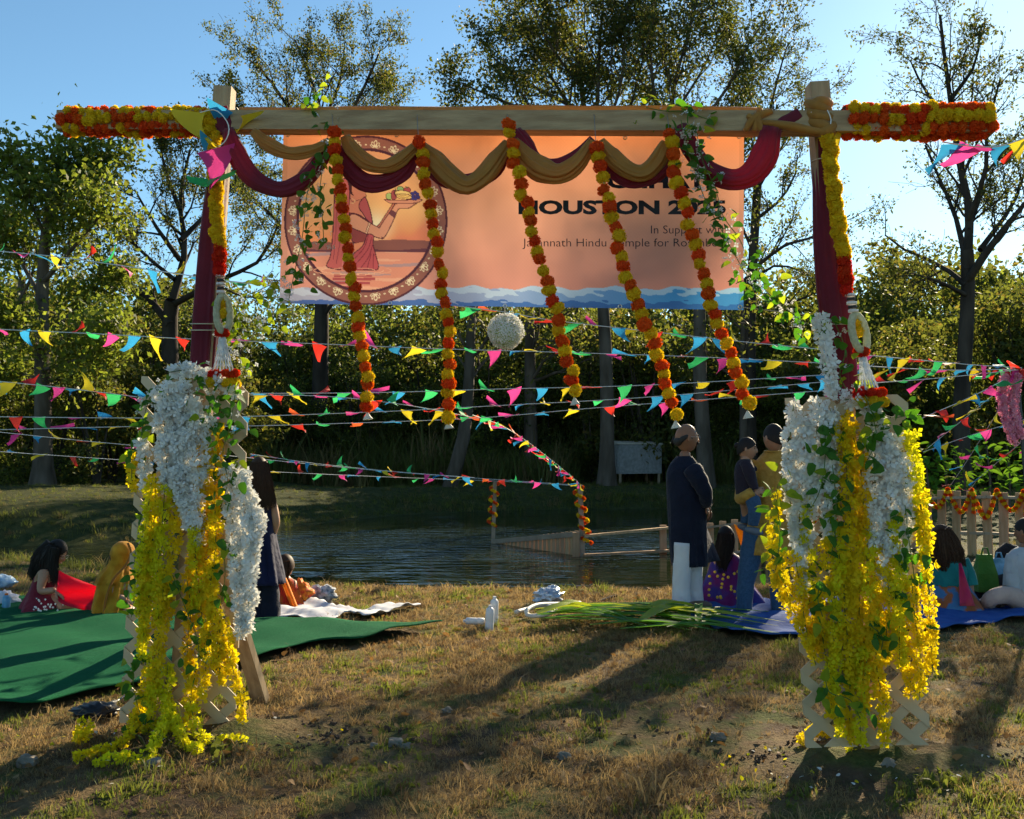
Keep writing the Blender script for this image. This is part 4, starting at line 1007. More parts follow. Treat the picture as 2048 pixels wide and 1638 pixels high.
for c, path, where in [('y', [(296, 1445), (255, 1490), (200, 1515), (152, 1528)], 'trailing furthest left over the grass by the left post'), ('l', [(345, 1470), (300, 1520), (250, 1528), (190, 1535)], 'trailing in front over the grass by the left post'),
                       ('l', [(382, 1470), (405, 1490), (450, 1490), (492, 1488)], 'trailing right over the grass by the left post'), ('l', [(345, 1475), (372, 1500), (400, 1512)], 'short, curling on the grass by the left post'), ('y', [(172, 1512), (165, 1490), (182, 1478)], 'curled at the very end on the grass, left post')]:
    P = [tuple(gz(*p) + Vector((0, -.02, .035 + (.12 if i == 0 else 0)))) for i, p in enumerate(path)]
    strand(P, c, .026, LS, lab(c, where))
# right screen
for c, r, path, where in [
    ('w', .026, [(1588, 806), (1578, 900), (1580, 1000), (1590, 1080)], 'at the far left edge, right lattice'),
    ('w', .036, [(1612, 830), (1606, 950), (1598, 1060), (1604, 1190)], 'second from the left edge, right lattice'),
    ('w', .040, [(1640, 800), (1630, 900), (1622, 1010), (1612, 1100)], 'third from the left edge, right lattice'),
    ('w', .038, [(1662, 820), (1660, 930), (1655, 1080)], 'just left of the golden middle, right lattice'),
    ('w', .032, [(1640, 632), (1650, 680), (1658, 740), (1665, 800)], 'climbing beside the maroon cloth of the right post'),
    ('w', .040, [(1690, 800), (1720, 795), (1750, 830), (1765, 880)], 'over the top edge, right lattice'),
    ('w', .056, [(1750, 870), (1750, 960), (1748, 1090)], 'broad, just right of the golden middle, right lattice'),
    ('w', .052, [(1778, 870), (1782, 980), (1778, 1110)], 'broad, third from the right edge, right lattice'),
    ('w', .036, [(1805, 900), (1812, 1000), (1800, 1150)], 'second from the right edge, right lattice'),
    ('w', .030, [(1760, 1080), (1768, 1150), (1790, 1200)], 'low, amid the yellow, right lattice'),
    ('g', .040, [(1690, 828), (1708, 880), (1724, 960), (1728, 1080)], 'in the very middle near the top, right lattice'),
    ('y', .044, [(1686, 840), (1694, 950), (1700, 1080), (1704, 1230)], 'long, down the middle, right lattice'),
    ('l', .030, [(1818, 862), (1832, 950), (1846, 1060), (1848, 1130)], 'leaning along the right edge near the top, right lattice'),
    ('y', .028, [(1838, 985), (1852, 1080), (1858, 1200), (1866, 1345)], 'outermost along the right edge, right lattice'),
    ('y', .026, [(1556, 985), (1548, 1060), (1546, 1130), (1562, 1200)], 'outermost along the left edge, right lattice'),
    ('y', .034, [(1562, 1100), (1572, 1180), (1600, 1250), (1622, 1292)], 'second along the left edge, right lattice'),
    ('l', .022, [(1620, 985), (1612, 1040), (1606, 1090)], 'short, among the left white strands, right lattice'),
    ('l', .022, [(1792, 1020), (1786, 1080), (1790, 1120)], 'short, among the right white strands, right lattice')]:
    strand(pix(path, -.16 - (.015 if c != 'w' else 0)), c, r, RS, lab(c, where))
mass(RS, sorted([('y', 1590, 1110, 1632, 1330), ('l', 1625, 1090, 1640, 1260), ('y', 1650, 1080, 1668, 1330), ('l', 1668, 1060, 1680, 1250), ('y', 1690, 1100, 1700, 1400), ('y', 1712, 1080, 1722, 1380), ('l', 1735, 1060, 1745, 1300), ('y', 1750, 1090, 1752, 1350),
     ('y', 1770, 1130, 1778, 1330), ('l', 1798, 1120, 1800, 1330), ('y', 1822, 1150, 1838, 1400), ('g', 1740, 1200, 1730, 1420), ('y', 1640, 1200, 1662, 1440), ('l', 1670, 1240, 1682, 1470), ('y', 1700, 1270, 1708, 1490), ('l', 1728, 1280, 1722, 1490), ('y', 1755, 1240, 1768, 1485), ('y', 1800, 1220, 1822, 1390), ('g', 1610, 1170, 1640, 1300), ], key=lambda k: k[1]),
     'falling down the front, %s from the left, right lattice', 7)
for c, path, where in [('y', [(1690, 1480), (1660, 1484), (1628, 1482), (1596, 1504)], 'trailing left over the soil by the right post'), ('l', [(1720, 1485), (1712, 1505), (1692, 1528)], 'trailing forward over the soil by the right post')]:
    strand([tuple(gz(*p) + Vector((0, -.02, .05 + (.05 if i == 0 else 0)))) for i, p in enumerate(path)], c, .026, RS, lab(c, where))

# ------------------------------------------------------------------ leafy vines
def leaf_mesh(name, m):
    P = [(0, 0, 0), (.28, .10, .04), (.30, .42, .07), (.17, .78, .04), (0, 1.0, -.05), (-.17, .78, .04), (-.30, .42, .07), (-.28, .10, .04), (0, .30, .0), (0, .70, .0)]
    F = [(0, 1, 8), (1, 2, 8), (2, 9, 8), (2, 3, 9), (3, 4, 9), (4, 5, 9), (5, 6, 9), (6, 8, 9), (6, 7, 8), (7, 0, 8)]
    return raw_mesh(name, P, F, m, smooth=True)
LV_D = mat('vine_leaf', (.032, .10, .018), (.05, .145, .026), scale=3, rough=.6, trans=.45, tcol=(.12, .36, .012), rand=.15, spec=.15)
LV_L = mat('vine_leaf_light', (.14, .24, .02), (.20, .30, .03), scale=3, rough=.5, trans=.55, tcol=(.50, .62, .02), rand=.12, spec=.1)
LM = [leaf_mesh('leaf', LV_D), leaf_mesh('leaf', LV_L)]
WB = mat('small_white_flower', (.72, .72, .70), rough=.7, trans=.4)
def vine(label, P3, n, seed, light=.15, spread=.035, size=.062, white=0, rstem=.0022, group='leafy artificial vines'):
    rng = random.Random(seed); g = np.random.default_rng(seed)
    S = spline(P3, 40); t = thing('leafy_vine', S[0], label, 'vine', group)
    mb = MB(); mb.tube(S[::2], rstem, n=5); mb.build('stem', STEM, t)
    for k in range(n):
        f = (k + rng.random()) / n; i = min(38, int(f * 39)); p = Vector(S[i]) + Vector([rng.gauss(0, spread) for _ in range(3)]) * Vector((1, .6, 1)).x
        d = Vector((rng.gauss(0, .7), rng.gauss(-.25, .5), rng.gauss(-.45, .6))).normalized()
        up = Vector((rng.gauss(0, .6), rng.gauss(-.8, .5), rng.gauss(.5, .5)))
        x = d.cross(up).normalized(); z = x.cross(d)
        Q = Matrix((x, d, z)).transposed().to_quaternion()
        inst('leaf', LM[1 if rng.random() < light else 0], p, t, quat=Q, scale=size * rng.uniform(.7, 1.25))
    if white:
        i = g.integers(0, 40, white); C = S[i] + g.normal(0, spread * .8, (white, 3)); A = g.normal(size=(white, 3)); A[:, 1] -= .6; A /= np.linalg.norm(A, axis=1)[:, None]
        o = Vector(S[0]); b = inst('blossoms', quads_mesh('blossoms', petals(C, A, g, .014) - np.array(tuple(o)), WB), o, t); tag(b, kind='stuff')
    return t
for i, (lb, path, dy, n, lt, wh) in enumerate([
    ('dark vine trailing from the beam down the left of the banner', [(652, 245), (655, 290), (625, 350), (612, 400), (605, 470), (590, 540), (575, 610)], -.22, 46, .05, 60),
    ('short dark vine hanging beside the round picture', [(650, 300), (640, 380), (645, 440), (648, 490)], -.22, 18, .05, 30),
    ('pale sprig standing up from the beam above the first garland', [(655, 250), (640, 215), (628, 185), (636, 160)], -.14, 14, .8, 6),
    ('pale sprig sticking out right of the first garland top', [(655, 240), (670, 215), (682, 205)], -.14, 5, .8, 4),
    ('bright sprig spread over the beam above the fifth garland', [(1292, 215), (1330, 222), (1375, 225), (1420, 240)], -.16, 26, .55, 8),
    ('dense vine falling from the beam across the banner right side', [(1362, 240), (1372, 290), (1392, 350), (1415, 410), (1440, 455), (1470, 510), (1500, 560), (1540, 600)], -.24, 66, .12, 90),
    ('second vine strand falling beside the banner text', [(1390, 250), (1405, 320), (1432, 380), (1445, 430), (1480, 480), (1500, 530)], -.22, 34, .1, 60),
    ('vine running from the banner corner to the right post', [(1500, 545), (1540, 590), (1575, 620), (1610, 645), (1640, 660)], -.12, 38, .45, 40),
    ('light vine looping out from the left post below the banner', [(560, 560), (520, 580), (480, 600), (470, 640), (450, 655), (440, 670)], -.06, 22, .95, 30),
    ('light vine hanging in a loop below the banner corner', [(545, 570), (556, 600), (546, 640), (520, 655), (470, 658)], -.06, 22, .95, 40),
    ('light vine hanging beside the left flower tassel', [(445, 660), (470, 680), (478, 710), (485, 745)], -.08, 10, .95, 40),
    ('green vine down the left edge of the left lattice', [(318, 765), (298, 800), (285, 850), (280, 900), (258, 935)], -.15, 30, .3, 30),
    ('green vine across the top of the left lattice', [(400, 752), (420, 790), (415, 840), (405, 880)], -.19, 24, .15, 40),
    ('green vine down the right side of the left lattice', [(470, 790), (460, 850), (445, 910), (455, 960), (440, 1020)], -.20, 40, .25, 16),
    ('green leaves low on the left edge of the left lattice', [(282, 1030), (270, 1110), (268, 1190), (262, 1240)], -.17, 18, .3, 0),
    ('dark green leaves amid yellow flowers of the left lattice', [(345, 1150), (372, 1220), (395, 1280), (398, 1340)], -.22, 22, .25, 0),
    ('dark leaves at the lower left edge of the left lattice', [(280, 1300), (266, 1350), (272, 1400), (285, 1440)], -.18, 18, .2, 0),
    ('green leaves beside the hanging white strands of the left lattice', [(445, 1080), (450, 1150), (440, 1220)], -.19, 12, .3, 0),
    ('broad leaves at the top right of the right lattice', [(1730, 790), (1745, 830), (1752, 880), (1730, 930)], -.21, 26, .12, 0),
    ('leaves sticking out past the right lattice top corner', [(1765, 830), (1790, 835), (1820, 830), (1845, 830)], -.20, 14, .3, 0),
    ('green vine down the left of the right lattice', [(1650, 850), (1650, 920), (1640, 980), (1620, 1020)], -.21, 26, .12, 0),
    ('green vine left of the middle of the right lattice', [(1665, 930), (1672, 1000), (1670, 1070), (1660, 1120)], -.21, 20, .12, 0),
    ('bright vine hanging outside the left edge of the right lattice', [(1565, 950), (1552, 990), (1560, 1060), (1555, 1120), (1548, 1150)], -.20, 28, .5, 0),
    ('dark vine down the right of the right lattice', [(1810, 1010), (1818, 1080), (1828, 1150), (1835, 1230)], -.21, 30, .2, 0),
    ('leaf cluster in the lower middle of the right lattice', [(1740, 1250), (1765, 1275), (1760, 1310)], -.23, 12, .2, 0),
    ('leaf cluster amid yellow at the left of the right lattice', [(1640, 1160), (1636, 1200), (1646, 1235)], -.23, 12, .2, 0),
    ('leaf cluster near the foot of the right lattice', [(1650, 1355), (1660, 1385), (1700, 1400), (1722, 1440)], -.22, 16, .35, 0),
    ('green vine wound round the foot of the right maroon cloth', [(1668, 640), (1690, 700), (1680, 750), (1700, 790)], -.12, 18, .35, 20)]):
    vine(lb, pix(path, dy), int(n * 1.25), 300 + i, light=lt, white=wh, size=.060 if path[0][1] > 700 else .052)
# ball of white flowers under the banner
ballc = G(1012, 663, .02); g = np.random.default_rng(77); n = 520; ii = np.arange(n) + .5
phi = np.arccos(1 - 2 * ii / n); th = math.pi * (1 + 5 ** .5) * ii; D = np.stack([np.cos(th) * np.sin(phi), np.sin(th) * np.sin(phi), np.cos(phi)], 1)
fb = thing('flower_ball', ballc, 'round ball of small white flowers hanging below the banner', 'flower ball')
b = inst('blossoms', quads_mesh('blossoms', petals(D * .088 * g.uniform(.9, 1.06, (n, 1)), D, g, .014), FL['w']), ballc, fb); tag(b, kind='stuff')
mb = MB(); mb.ball(ballc, .080, 16, 10); mb.build('core', LV_L, fb, smooth=True)
mb = MB(); mb.tube([ballc + Vector((0, 0, .085)), G(1009, 632, .03), G(1010, 612, .045)], .003, n=5); mb.build('hanging_cord', ROPE, fb)
# ------------------------------------------------------------------ bunting
def fcol(n, c, t): return mat('flag_' + n, c, rough=.6, trans=.42, tcol=t, rand=.08, spec=.3)
FLAGM = {'red': fcol('red', (.62, .035, .025), (.85, .05, .03)), 'green': fcol('green', (.03, .42, .13), (.06, .62, .18)), 'pink': fcol('pink', (.62, .045, .26), (.9, .08, .36)),
         'blue': fcol('blue', (.03, .30, .60), (.05, .42, .78)), 'yellow': fcol('yellow', (.74, .56, .03), (.95, .74, .03)), 'orange': fcol('orange', (.70, .10, .03), (.95, .16, .04))}
def flag_mesh(m, seed):
    g = random.Random(seed); V = []; F = []; n = 5
    cur = g.uniform(-.5, .9); sway = g.choice([-1, 1]) * g.uniform(.35, 1.1); tw = g.uniform(-1, 1); tipc = g.uniform(-.6, .6)
    for i in range(n + 1):
        v = i / n; w = .5 * (1 - v) + .02
        for k in range(4):
            u = (k / 3 * 2 - 1)
            x = u * w + sway * v * v; a = cur * v + .25 * tw * u * v
            z = -v * 1.1 * math.cos(a); y = v * 1.1 * math.sin(a) + .08 * math.sin(u * 3 + v * 5 + tw * 3) * v + tipc * v * v * .3
            V.append((x, y, z))
    for i in range(n):
        for k in range(3): F.append((i * 4 + k, i * 4 + k + 1, (i + 1) * 4 + k + 1, (i + 1) * 4 + k))
    return raw_mesh('flag', V, F, m, smooth=True)
FM = {c: [flag_mesh(m, hash((c, s)) % 1000 if False else 13 * s + 7 * i) for s in range(4)] for i, (c, m) in enumerate(FLAGM.items())}
CYC = ['red', 'green', 'pink', 'blue', 'yellow']
def bunting(label, path, n, seed, size=.128, sag=0.0, start=0):
    rng = random.Random(seed); P = [at(*p) for p in path]; S = spline([tuple(p) for p in P], 48)
    S[:, 2] -= sag * np.sin(np.linspace(0, math.pi, 48))
    t = thing('bunting', S[0], label, 'bunting', 'strings of pennant bunting')
    mb = MB(); mb.tube(S[::2], .0035, n=4); mb.build('cord', WHITEC, t)
    for k in range(n):
        f = (k + .5 + rng.uniform(-.18, .18)) / n; j = min(46, int(f * 47)); p = Vector(S[j]).lerp(Vector(S[j + 1]), f * 47 - j)
        d = Vector(S[j + 1] - S[j]); yaw = math.atan2(d.y, d.x)
        c = CYC[(k + start) % 5] if rng.random() > .12 else rng.choice(list(FM))
        lift = rng.choice([rng.uniform(-.3, .6), rng.uniform(.9, 1.5), rng.uniform(1.2, 2.1), rng.uniform(1.0, 1.8)])
        q = Euler((lift, rng.uniform(-.35, .35) - math.asin(max(-1, min(1, d.normalized().z))), yaw + rng.uniform(-.25, .25)), 'XYZ')
        inst('flag', rng.choice(FM[c]), p, t, rot=q, scale=size * rng.uniform(.85, 1.15))
    return t
for i, (lb, path, n) in enumerate([
    ('highest pennant string at the left, ending under the banner corner', [(-70, 497, 8.5), (100, 512, 7.6), (310, 541, 6.6), (455, 562, 5.9), (560, 572, 5.6)], 9),
    ('long pennant string crossing just below the white flower ball', [(-60, 656, 8.6), (200, 668, 8.2), (380, 678, 8), (620, 687, 8.5), (860, 697, 9), (1100, 704, 9.3), (1400, 714, 9.5), (1680, 728, 9.3)], 24),
    ('pennant string at the left level with the lattice top', [(-60, 757, 8.8), (120, 775, 9), (300, 797, 9)], 8),
    ('pennant string from the left lattice top across below the garlands', [(495, 787, 9.3), (760, 785, 9.5), (1000, 778, 9.5), (1300, 770, 9.5), (1680, 748, 9)], 14),
    ('pennant string touching the second garland end', [(-60, 833, 9.4), (270, 836, 9.5), (490, 833, 9.5), (770, 823, 9.7), (1000, 811, 9.8), (1300, 794, 9.6), (1690, 760, 9.3)], 21),
    ('pennant string just under the second garland end', [(-60, 861, 9.9), (270, 853, 10), (500, 852, 10), (850, 841, 10), (1000, 833, 10), (1200, 815, 10), (1690, 778, 9.5)], 19),
    ('low pennant string at the left sloping down to the pond posts', [(-60, 858, 11), (150, 880, 12), (330, 897, 13), (520, 918, 15), (800, 945, 17), (1165, 971, 17.3)], 23),
    ('lowest pennant string at the left ending at the far pond post', [(-60, 899, 11), (140, 913, 12.5), (330, 926, 14), (520, 942, 16), (800, 955, 18.5), (990, 962, 19.8), (1165, 972, 17.3)], 20),
    ('pennant string beside the navy dress running to the near pond post', [(500, 908, 13), (640, 928, 15), (800, 944, 16.5), (960, 956, 17.5)], 12),
    ('sagging pennant string tangled below the first garland', [(500, 790, 9.1), (640, 792, 9.2), (760, 803, 9.3), (860, 818, 9.6), (950, 836, 10)], 9),
    ('pennant string emerging under the banner to the right post', [(880, 608, 8.4), (1010, 624, 8.5), (1100, 640, 8.6), (1300, 663, 8.7), (1500, 685, 8.6), (1680, 702, 8.4)], 13),
    ('pennant string dropping steeply to the near pond post', [(945, 830, 10.5), (1000, 850, 11.5), (1050, 880, 12.6), (1100, 918, 14.4), (1140, 950, 16.2), (1163, 971, 17.3)], 26),
    ('top pennant string right of the right post', [(1730, 710, 7.6), (1860, 722, 8.2), (1950, 730, 8.6), (2050, 736, 9)], 7),
    ('second pennant string right of the right post', [(1730, 732, 7.6), (1890, 740, 8.4), (2050, 738, 9)], 6),
    ('third pennant string right of the right post, rising', [(1720, 768, 7.6), (1890, 755, 8.4), (2050, 738, 9)], 6),
    ('pennant string slanting from the pink pole to the lattice corner', [(2040, 742, 9), (1950, 790, 8.8), (1840, 838, 8.6)], 5),
    ('pennant string slanting from the pink pole to far saplings', [(2040, 745, 9), (1950, 820, 9.6), (1848, 902, 10.6)], 6),
    ('pennant string falling from the pink pole to the fence', [(2042, 750, 9), (1985, 840, 10), (1935, 920, 11.2), (1896, 978, 12.4)], 6),
    ('pennant string hung low across the saplings at the right', [(1846, 904, 10.6), (1950, 868, 10), (2060, 836, 9.5)], 5),
    ('pennant string falling to the fence at the right edge', [(2070, 862, 9), (2010, 912, 10), (1960, 955, 11.3), (1935, 985, 12.3)], 5),
    ('short pennant string under the right beam end', [(1885, 284, 4.9), (1940, 292, 4.95), (2000, 292, 5.0), (2070, 268, 5.1)], 4)]):
    bunting(lb, path, int(n * 1.5), 500 + i, start=i % 5)
# pennants bundled round the tops of the posts
t = thing('bunting', G(430, 230, -.22), 'loose bundle of pennants tied round the left post top', 'bunting', 'strings of pennant bunting')
mb = MB(); mb.tube([Vector(p) for p in spline(pix([(400, 225), (430, 220), (452, 240), (458, 262), (448, 285), (425, 300)], -.21), 16)], .003, n=5); mb.build('cord', WHITEC, t)
for c, x, y, s, r in (('yellow', 375, 222, .17, (.1, .1, .1)), ('blue', 440, 210, .14, (1.2, .4, .5)), ('yellow', 505, 226, .12, (1.3, -.3, .2)), ('pink', 432, 296, .19, (.2, -.35, .3)), ('green', 445, 350, .18, (1.0, -.5, .6)), ('blue', 412, 270, .08, (.5, .4, 1))):
    inst('flag', FM[c][hash(x) % 4], G(x, y, -.23), t, rot=r, scale=s)
t = thing('bunting', G(1660, 262, -.16), 'pale pennant tied by white cord on the right post', 'bunting', 'strings of pennant bunting')
mb = MB(); mb.tube([Vector(p) for p in spline(pix([(1622, 224), (1642, 238), (1656, 258), (1662, 240), (1655, 220)], -.17), 14)], .003, n=5); mb.build('cord', WHITEC, t)
inst('flag', FM['yellow'][1], G(1672, 268, -.14), t, rot=(.3, -.9, .4), scale=.11)

# ------------------------------------------------------------------ pond fence, posts with garlands
CEDAR = mat('cedar_board', (.38, .21, .105), (.50, .30, .165), scale=4, rough=.8, bump=.3, bscale=25, stretch=(5, 5, .6), rand=.12)
CEDAR_G = mat('cedar_weathered', (.25, .18, .12), (.36, .27, .19), scale=4, rough=.85, bump=.3, bscale=25, rand=.1)
def wpt(x, y): return gnd(x, y, WATER)
P0 = wpt(984, 1085); P1 = wpt(1168, 1113); P2 = wpt(1342, 1106)
fence = thing('pond_fence', P1, 'picket fence standing in the pond with open rails at its end', 'fence', 'timber fences at the pond')
n = 22
for i in range(n):
    f = (i + .5) / n; p = P0.lerp(P1, f); top = WATER + .03 + .43 * f
    mb = MB(); d = (P1 - P0).normalized(); Rz = Matrix.Rotation(math.atan2(d.y, d.x), 3, 'Z')
    mb.box((p.x, p.y, (top - .55) / 2), (.112, .022, top + .55), Rz); mb.build('picket', CEDAR, fence)
mb = MB(); mb.bar(P0 + Vector((0, -.03, .02)), P1 + Vector((0, -.03, .40)), .05, .09); mb.build('rail', CEDAR_G, fence)
mb = MB(); mb.bar(P1 + Vector((0, -.06, .36)), P2 + Vector((0, -.06, .46)), .10, .04); mb.build('rail', CEDAR, fence)
mb = MB(); mb.bar(P1 + Vector((0, -.06, .03)), P2 + Vector((0, -.06, .05)), .08, .04); mb.build('rail', CEDAR, fence)
for p, h in ((P2 - Vector((.14, 0, 0)), .50), (P2 + Vector((.06, 0, 0)), .55), (P1 + Vector((-.14, -.02, 0)), .42)):
    mb = MB(); mb.bar(p + Vector((0, 0, -.6)), p + Vector((0, 0, h)), .12, .06); mb.build('post', CEDAR, fence)
mb = MB(); mb.bar(P0 + Vector((0, .03, -.7)), at(990, 964, P0.y + .03), .075, .075); pp = mb.build('post', CEDAR_G, fence)
mb = MB(); mb.bar(P1 + Vector((0, .03, -.7)), at(1160, 970, P1.y + .03), .085, .085); mb.build('post', CEDAR_G, fence)
def spiral(label, a, b, r, turns, step, seq, d):
    L = (b - a).length; n = int(math.sqrt(L * L + (2 * math.pi * r * turns) ** 2) / step); t = thing('marigold_garland', b, label, 'garland', 'marigold strings on the pond fences')
    pts = []
    for i in range(n):
        f = i / (n - 1); an = turns * 2 * math.pi * f; p = a.lerp(b, f) + Vector((math.cos(an) * r, math.sin(an) * r, 0)); pts.append(p); marigold(seq[(i // 2) % len(seq)], p, d, t)
    mb = MB(); mb.tube(pts, .003, n=4); mb.build('cord', ROPE, t)
spiral('marigold string twisted round the far pond post', at(990, 966, P0.y), at(983, 1052, P0.y), .075, 4, .055, 'oy', .07)
spiral('marigold string twisted round the near pond post', at(1156, 975, P1.y), at(1174, 1086, P1.y), .075, 5, .055, 'oy', .07)
# fence on the right-hand bank
fpts = [(P2.x + .3, P2.y + .1), (3.95, 17.6), (5.0, 16.4), (6.1, 14.8), (6.75, 13.9), (7.5, 13.1), (8.4, 12.6)]
F2 = spline(fpts, 60); fl = plen(F2)
bankf = thing('bank_fence', (6.1, 14.8, hz(6.1, 14.8)), 'cedar picket fence with gaps on the bank behind the seated people', 'fence', 'timber fences at the pond')
n = int(fl / .215); FB = spline(fpts, n)
def ftop(i):
    f = i / (n - 1); return .12 + .78 * min(1, f * 1.7)
for i in range(n):
    p = FB[i]; q = FB[min(i + 1, n - 1)] - FB[max(i - 1, 0)]; a = math.atan2(q[1], q[0]); zt = ftop(i); zb = min(hz(p[0], p[1]), zt - .3) - .05
    tilt = RND.uniform(-.02, .02)
    mb = MB(); mb.box((p[0], p[1], (zt + zb) / 2), (.125, .022, zt - zb), Matrix.Rotation(a, 3, 'Z') @ Matrix.Rotation(tilt, 3, 'Y')); mb.build('picket', CEDAR, bankf)
for dz in (.07, .58):
    for i in range(0, n - 1, 6):
        j = min(i + 6, n - 1); A = Vector((*FB[i], ftop(i) - dz)); B = Vector((*FB[j], ftop(j) - dz)); off = Vector((0, -.04, 0)) if dz < .3 else Vector((0, .04, 0))
        mb = MB(); mb.bar(A + off, B + off, .085, .038); mb.build('rail', CEDAR_G, bankf)
mb = MB(); mb.bar(Vector((*FB[0], ftop(0) - .02)), P2 + Vector((0, 0, .46)), .09, .04); mb.build('rail', CEDAR, bankf)
def fat(f):
    i = f * (n - 1); k = int(min(i, n - 2)); p = FB[k] + (FB[k + 1] - FB[k]) * (i - k); return Vector((p[0], p[1] - .07, ftop(i) + .02))
edges = np.linspace(.30, 1.0, 16)
for k in range(15):
    a, b = fat(edges[k]), fat(edges[k + 1]); m = (a + b) / 2 + Vector((0, -.03, -.26 - .06 * (k % 3)))
    S = spline([tuple(a), tuple(a.lerp(m, .6) + Vector((0, 0, -.05))), tuple(m), tuple(b.lerp(m, .6) + Vector((0, 0, -.05))), tuple(b)], 17)
    t = thing('marigold_garland', m, 'marigold string looped along the bank fence, %s loop from the pond' % ORDN[k], 'garland', 'marigold strings on the pond fences')
    for i in range(17): marigold('oy'[i % 2], S[i], .068, t)
    mb = MB(); mb.tube(S, .003, n=4); mb.build('cord', ROPE, t)
    if k % 2 == 0:
        S2 = [a + Vector((.0, -.05, -.06 - .05 * i)) for i in range(6)]
        for i, p in enumerate(S2): marigold('yo'[i % 2], p, .06, t)

# ------------------------------------------------------------------ plywood box on stilts
PLY = mat('grey_plywood', (.20, .205, .21), (.29, .295, .30), scale=9, rough=.85, bump=.2, bscale=20)
LID = mat('plywood_lid', (.40, .37, .31), (.5, .46, .40), scale=6, rough=.8)
bc = [at(1237, 950, 36.0), at(1323, 950, 37.1), at(1296, 950, 38.6), at(1208, 950, 37.5)]
zb, zt = at(1237, 948, 36.0).z, at(1237, 889, 36.0).z
bx = thing('stilt_box', (bc[0] + bc[2]) / 2, 'grey plywood box on wooden legs standing on the far bank', 'box')
for i in range(4):
    a, b = bc[i].copy(), bc[(i + 1) % 4].copy(); mb = MB(); d = (b - a).normalized(); nn = Vector((d.y, -d.x, 0)) * .02
    V = [Vector((q.x, q.y, z)) + o for q, z in ((a + d * .02, zb), (b - d * .02, zb), (b - d * .02, zt), (a + d * .02, zt)) for o in (nn, -nn)]
    mb.add(V, [(0, 2, 4, 6), (1, 7, 5, 3), (0, 1, 3, 2), (2, 3, 5, 4), (4, 5, 7, 6), (6, 7, 1, 0)]); mb.build('panel', PLY, bx)
cxy = (bc[0] + bc[2]) / 2; mb = MB()
V = []
for q in bc: p = cxy + (q - cxy) * 1.06; V.append(Vector((p.x, p.y, zt + .01)))
V += [v + Vector((0, 0, .05 + (.10 if i > 1 else 0))) for i, v in enumerate(V)]
mb.add(V, [(0, 3, 2, 1), (4, 5, 6, 7), (0, 1, 5, 4), (1, 2, 6, 5), (2, 3, 7, 6), (3, 0, 4, 7)]); mb.build('lid', LID, bx)
for q in bc:
    p = cxy + (q - cxy) * .9; g0 = hz(p.x, p.y) - .1; mb = MB(); mb.bar((p.x, p.y, g0), (p.x, p.y, zb + .3), .09, .09); mb.build('leg', CEDAR_G, bx)

# ------------------------------------------------------------------ saplings behind the right fence
BL = [leaf_mesh('leaf', mat('broad_leaf', (.035, .10, .015), (.06, .14, .02), scale=2, rough=.95, trans=.4, tcol=(.16, .32, .02), rand=.2, spec=0.0))]
SW = ['nearest the right post', 'second from the right post', 'third from the right post', 'fourth from the right post', 'fifth from the right post', 'at the right edge']
for k, (x, Y, h) in enumerate([(1852, 19, 1.15), (1888, 20.5, 1.35), (1925, 19.5, 1.25), (1975, 19.0, 1.35), (2015, 20.5, 1.3), (2052, 18.5, 1.4)]):
    X = (x - 1024) / FPX * Y; b = Vector((X, Y, hz(X, Y))); t = thing('broad_leaved_sapling', b, 'broad-leaved green sapling behind the bank fence, ' + SW[k], 'sapling', 'saplings behind the bank fence'); rng = random.Random(600 + k)
    mb = MB(); mb.tube([b, b + Vector((.03, 0, h * .5)), b + Vector((-.02, 0, h))], [.03, .022, .01], n=6); mb.build('stem', BARK, t)
    for j in range(46):
        f = rng.uniform(.35, 1.05); a = rng.uniform(0, 6.28); r = rng.uniform(.05, .42) * (1.2 - .4 * f); p = b + Vector((math.cos(a) * r, math.sin(a) * r, h * f))
        d = Vector((math.cos(a), math.sin(a), rng.uniform(-.9, .3))).normalized(); x_ = d.cross(Vector((rng.gauss(0, .3), rng.gauss(0, .3), 1))).normalized()
        inst('leaf', BL[0], p, t, quat=Matrix((x_, d, x_.cross(d))).transposed().to_quaternion(), scale=rng.uniform(.13, .24))

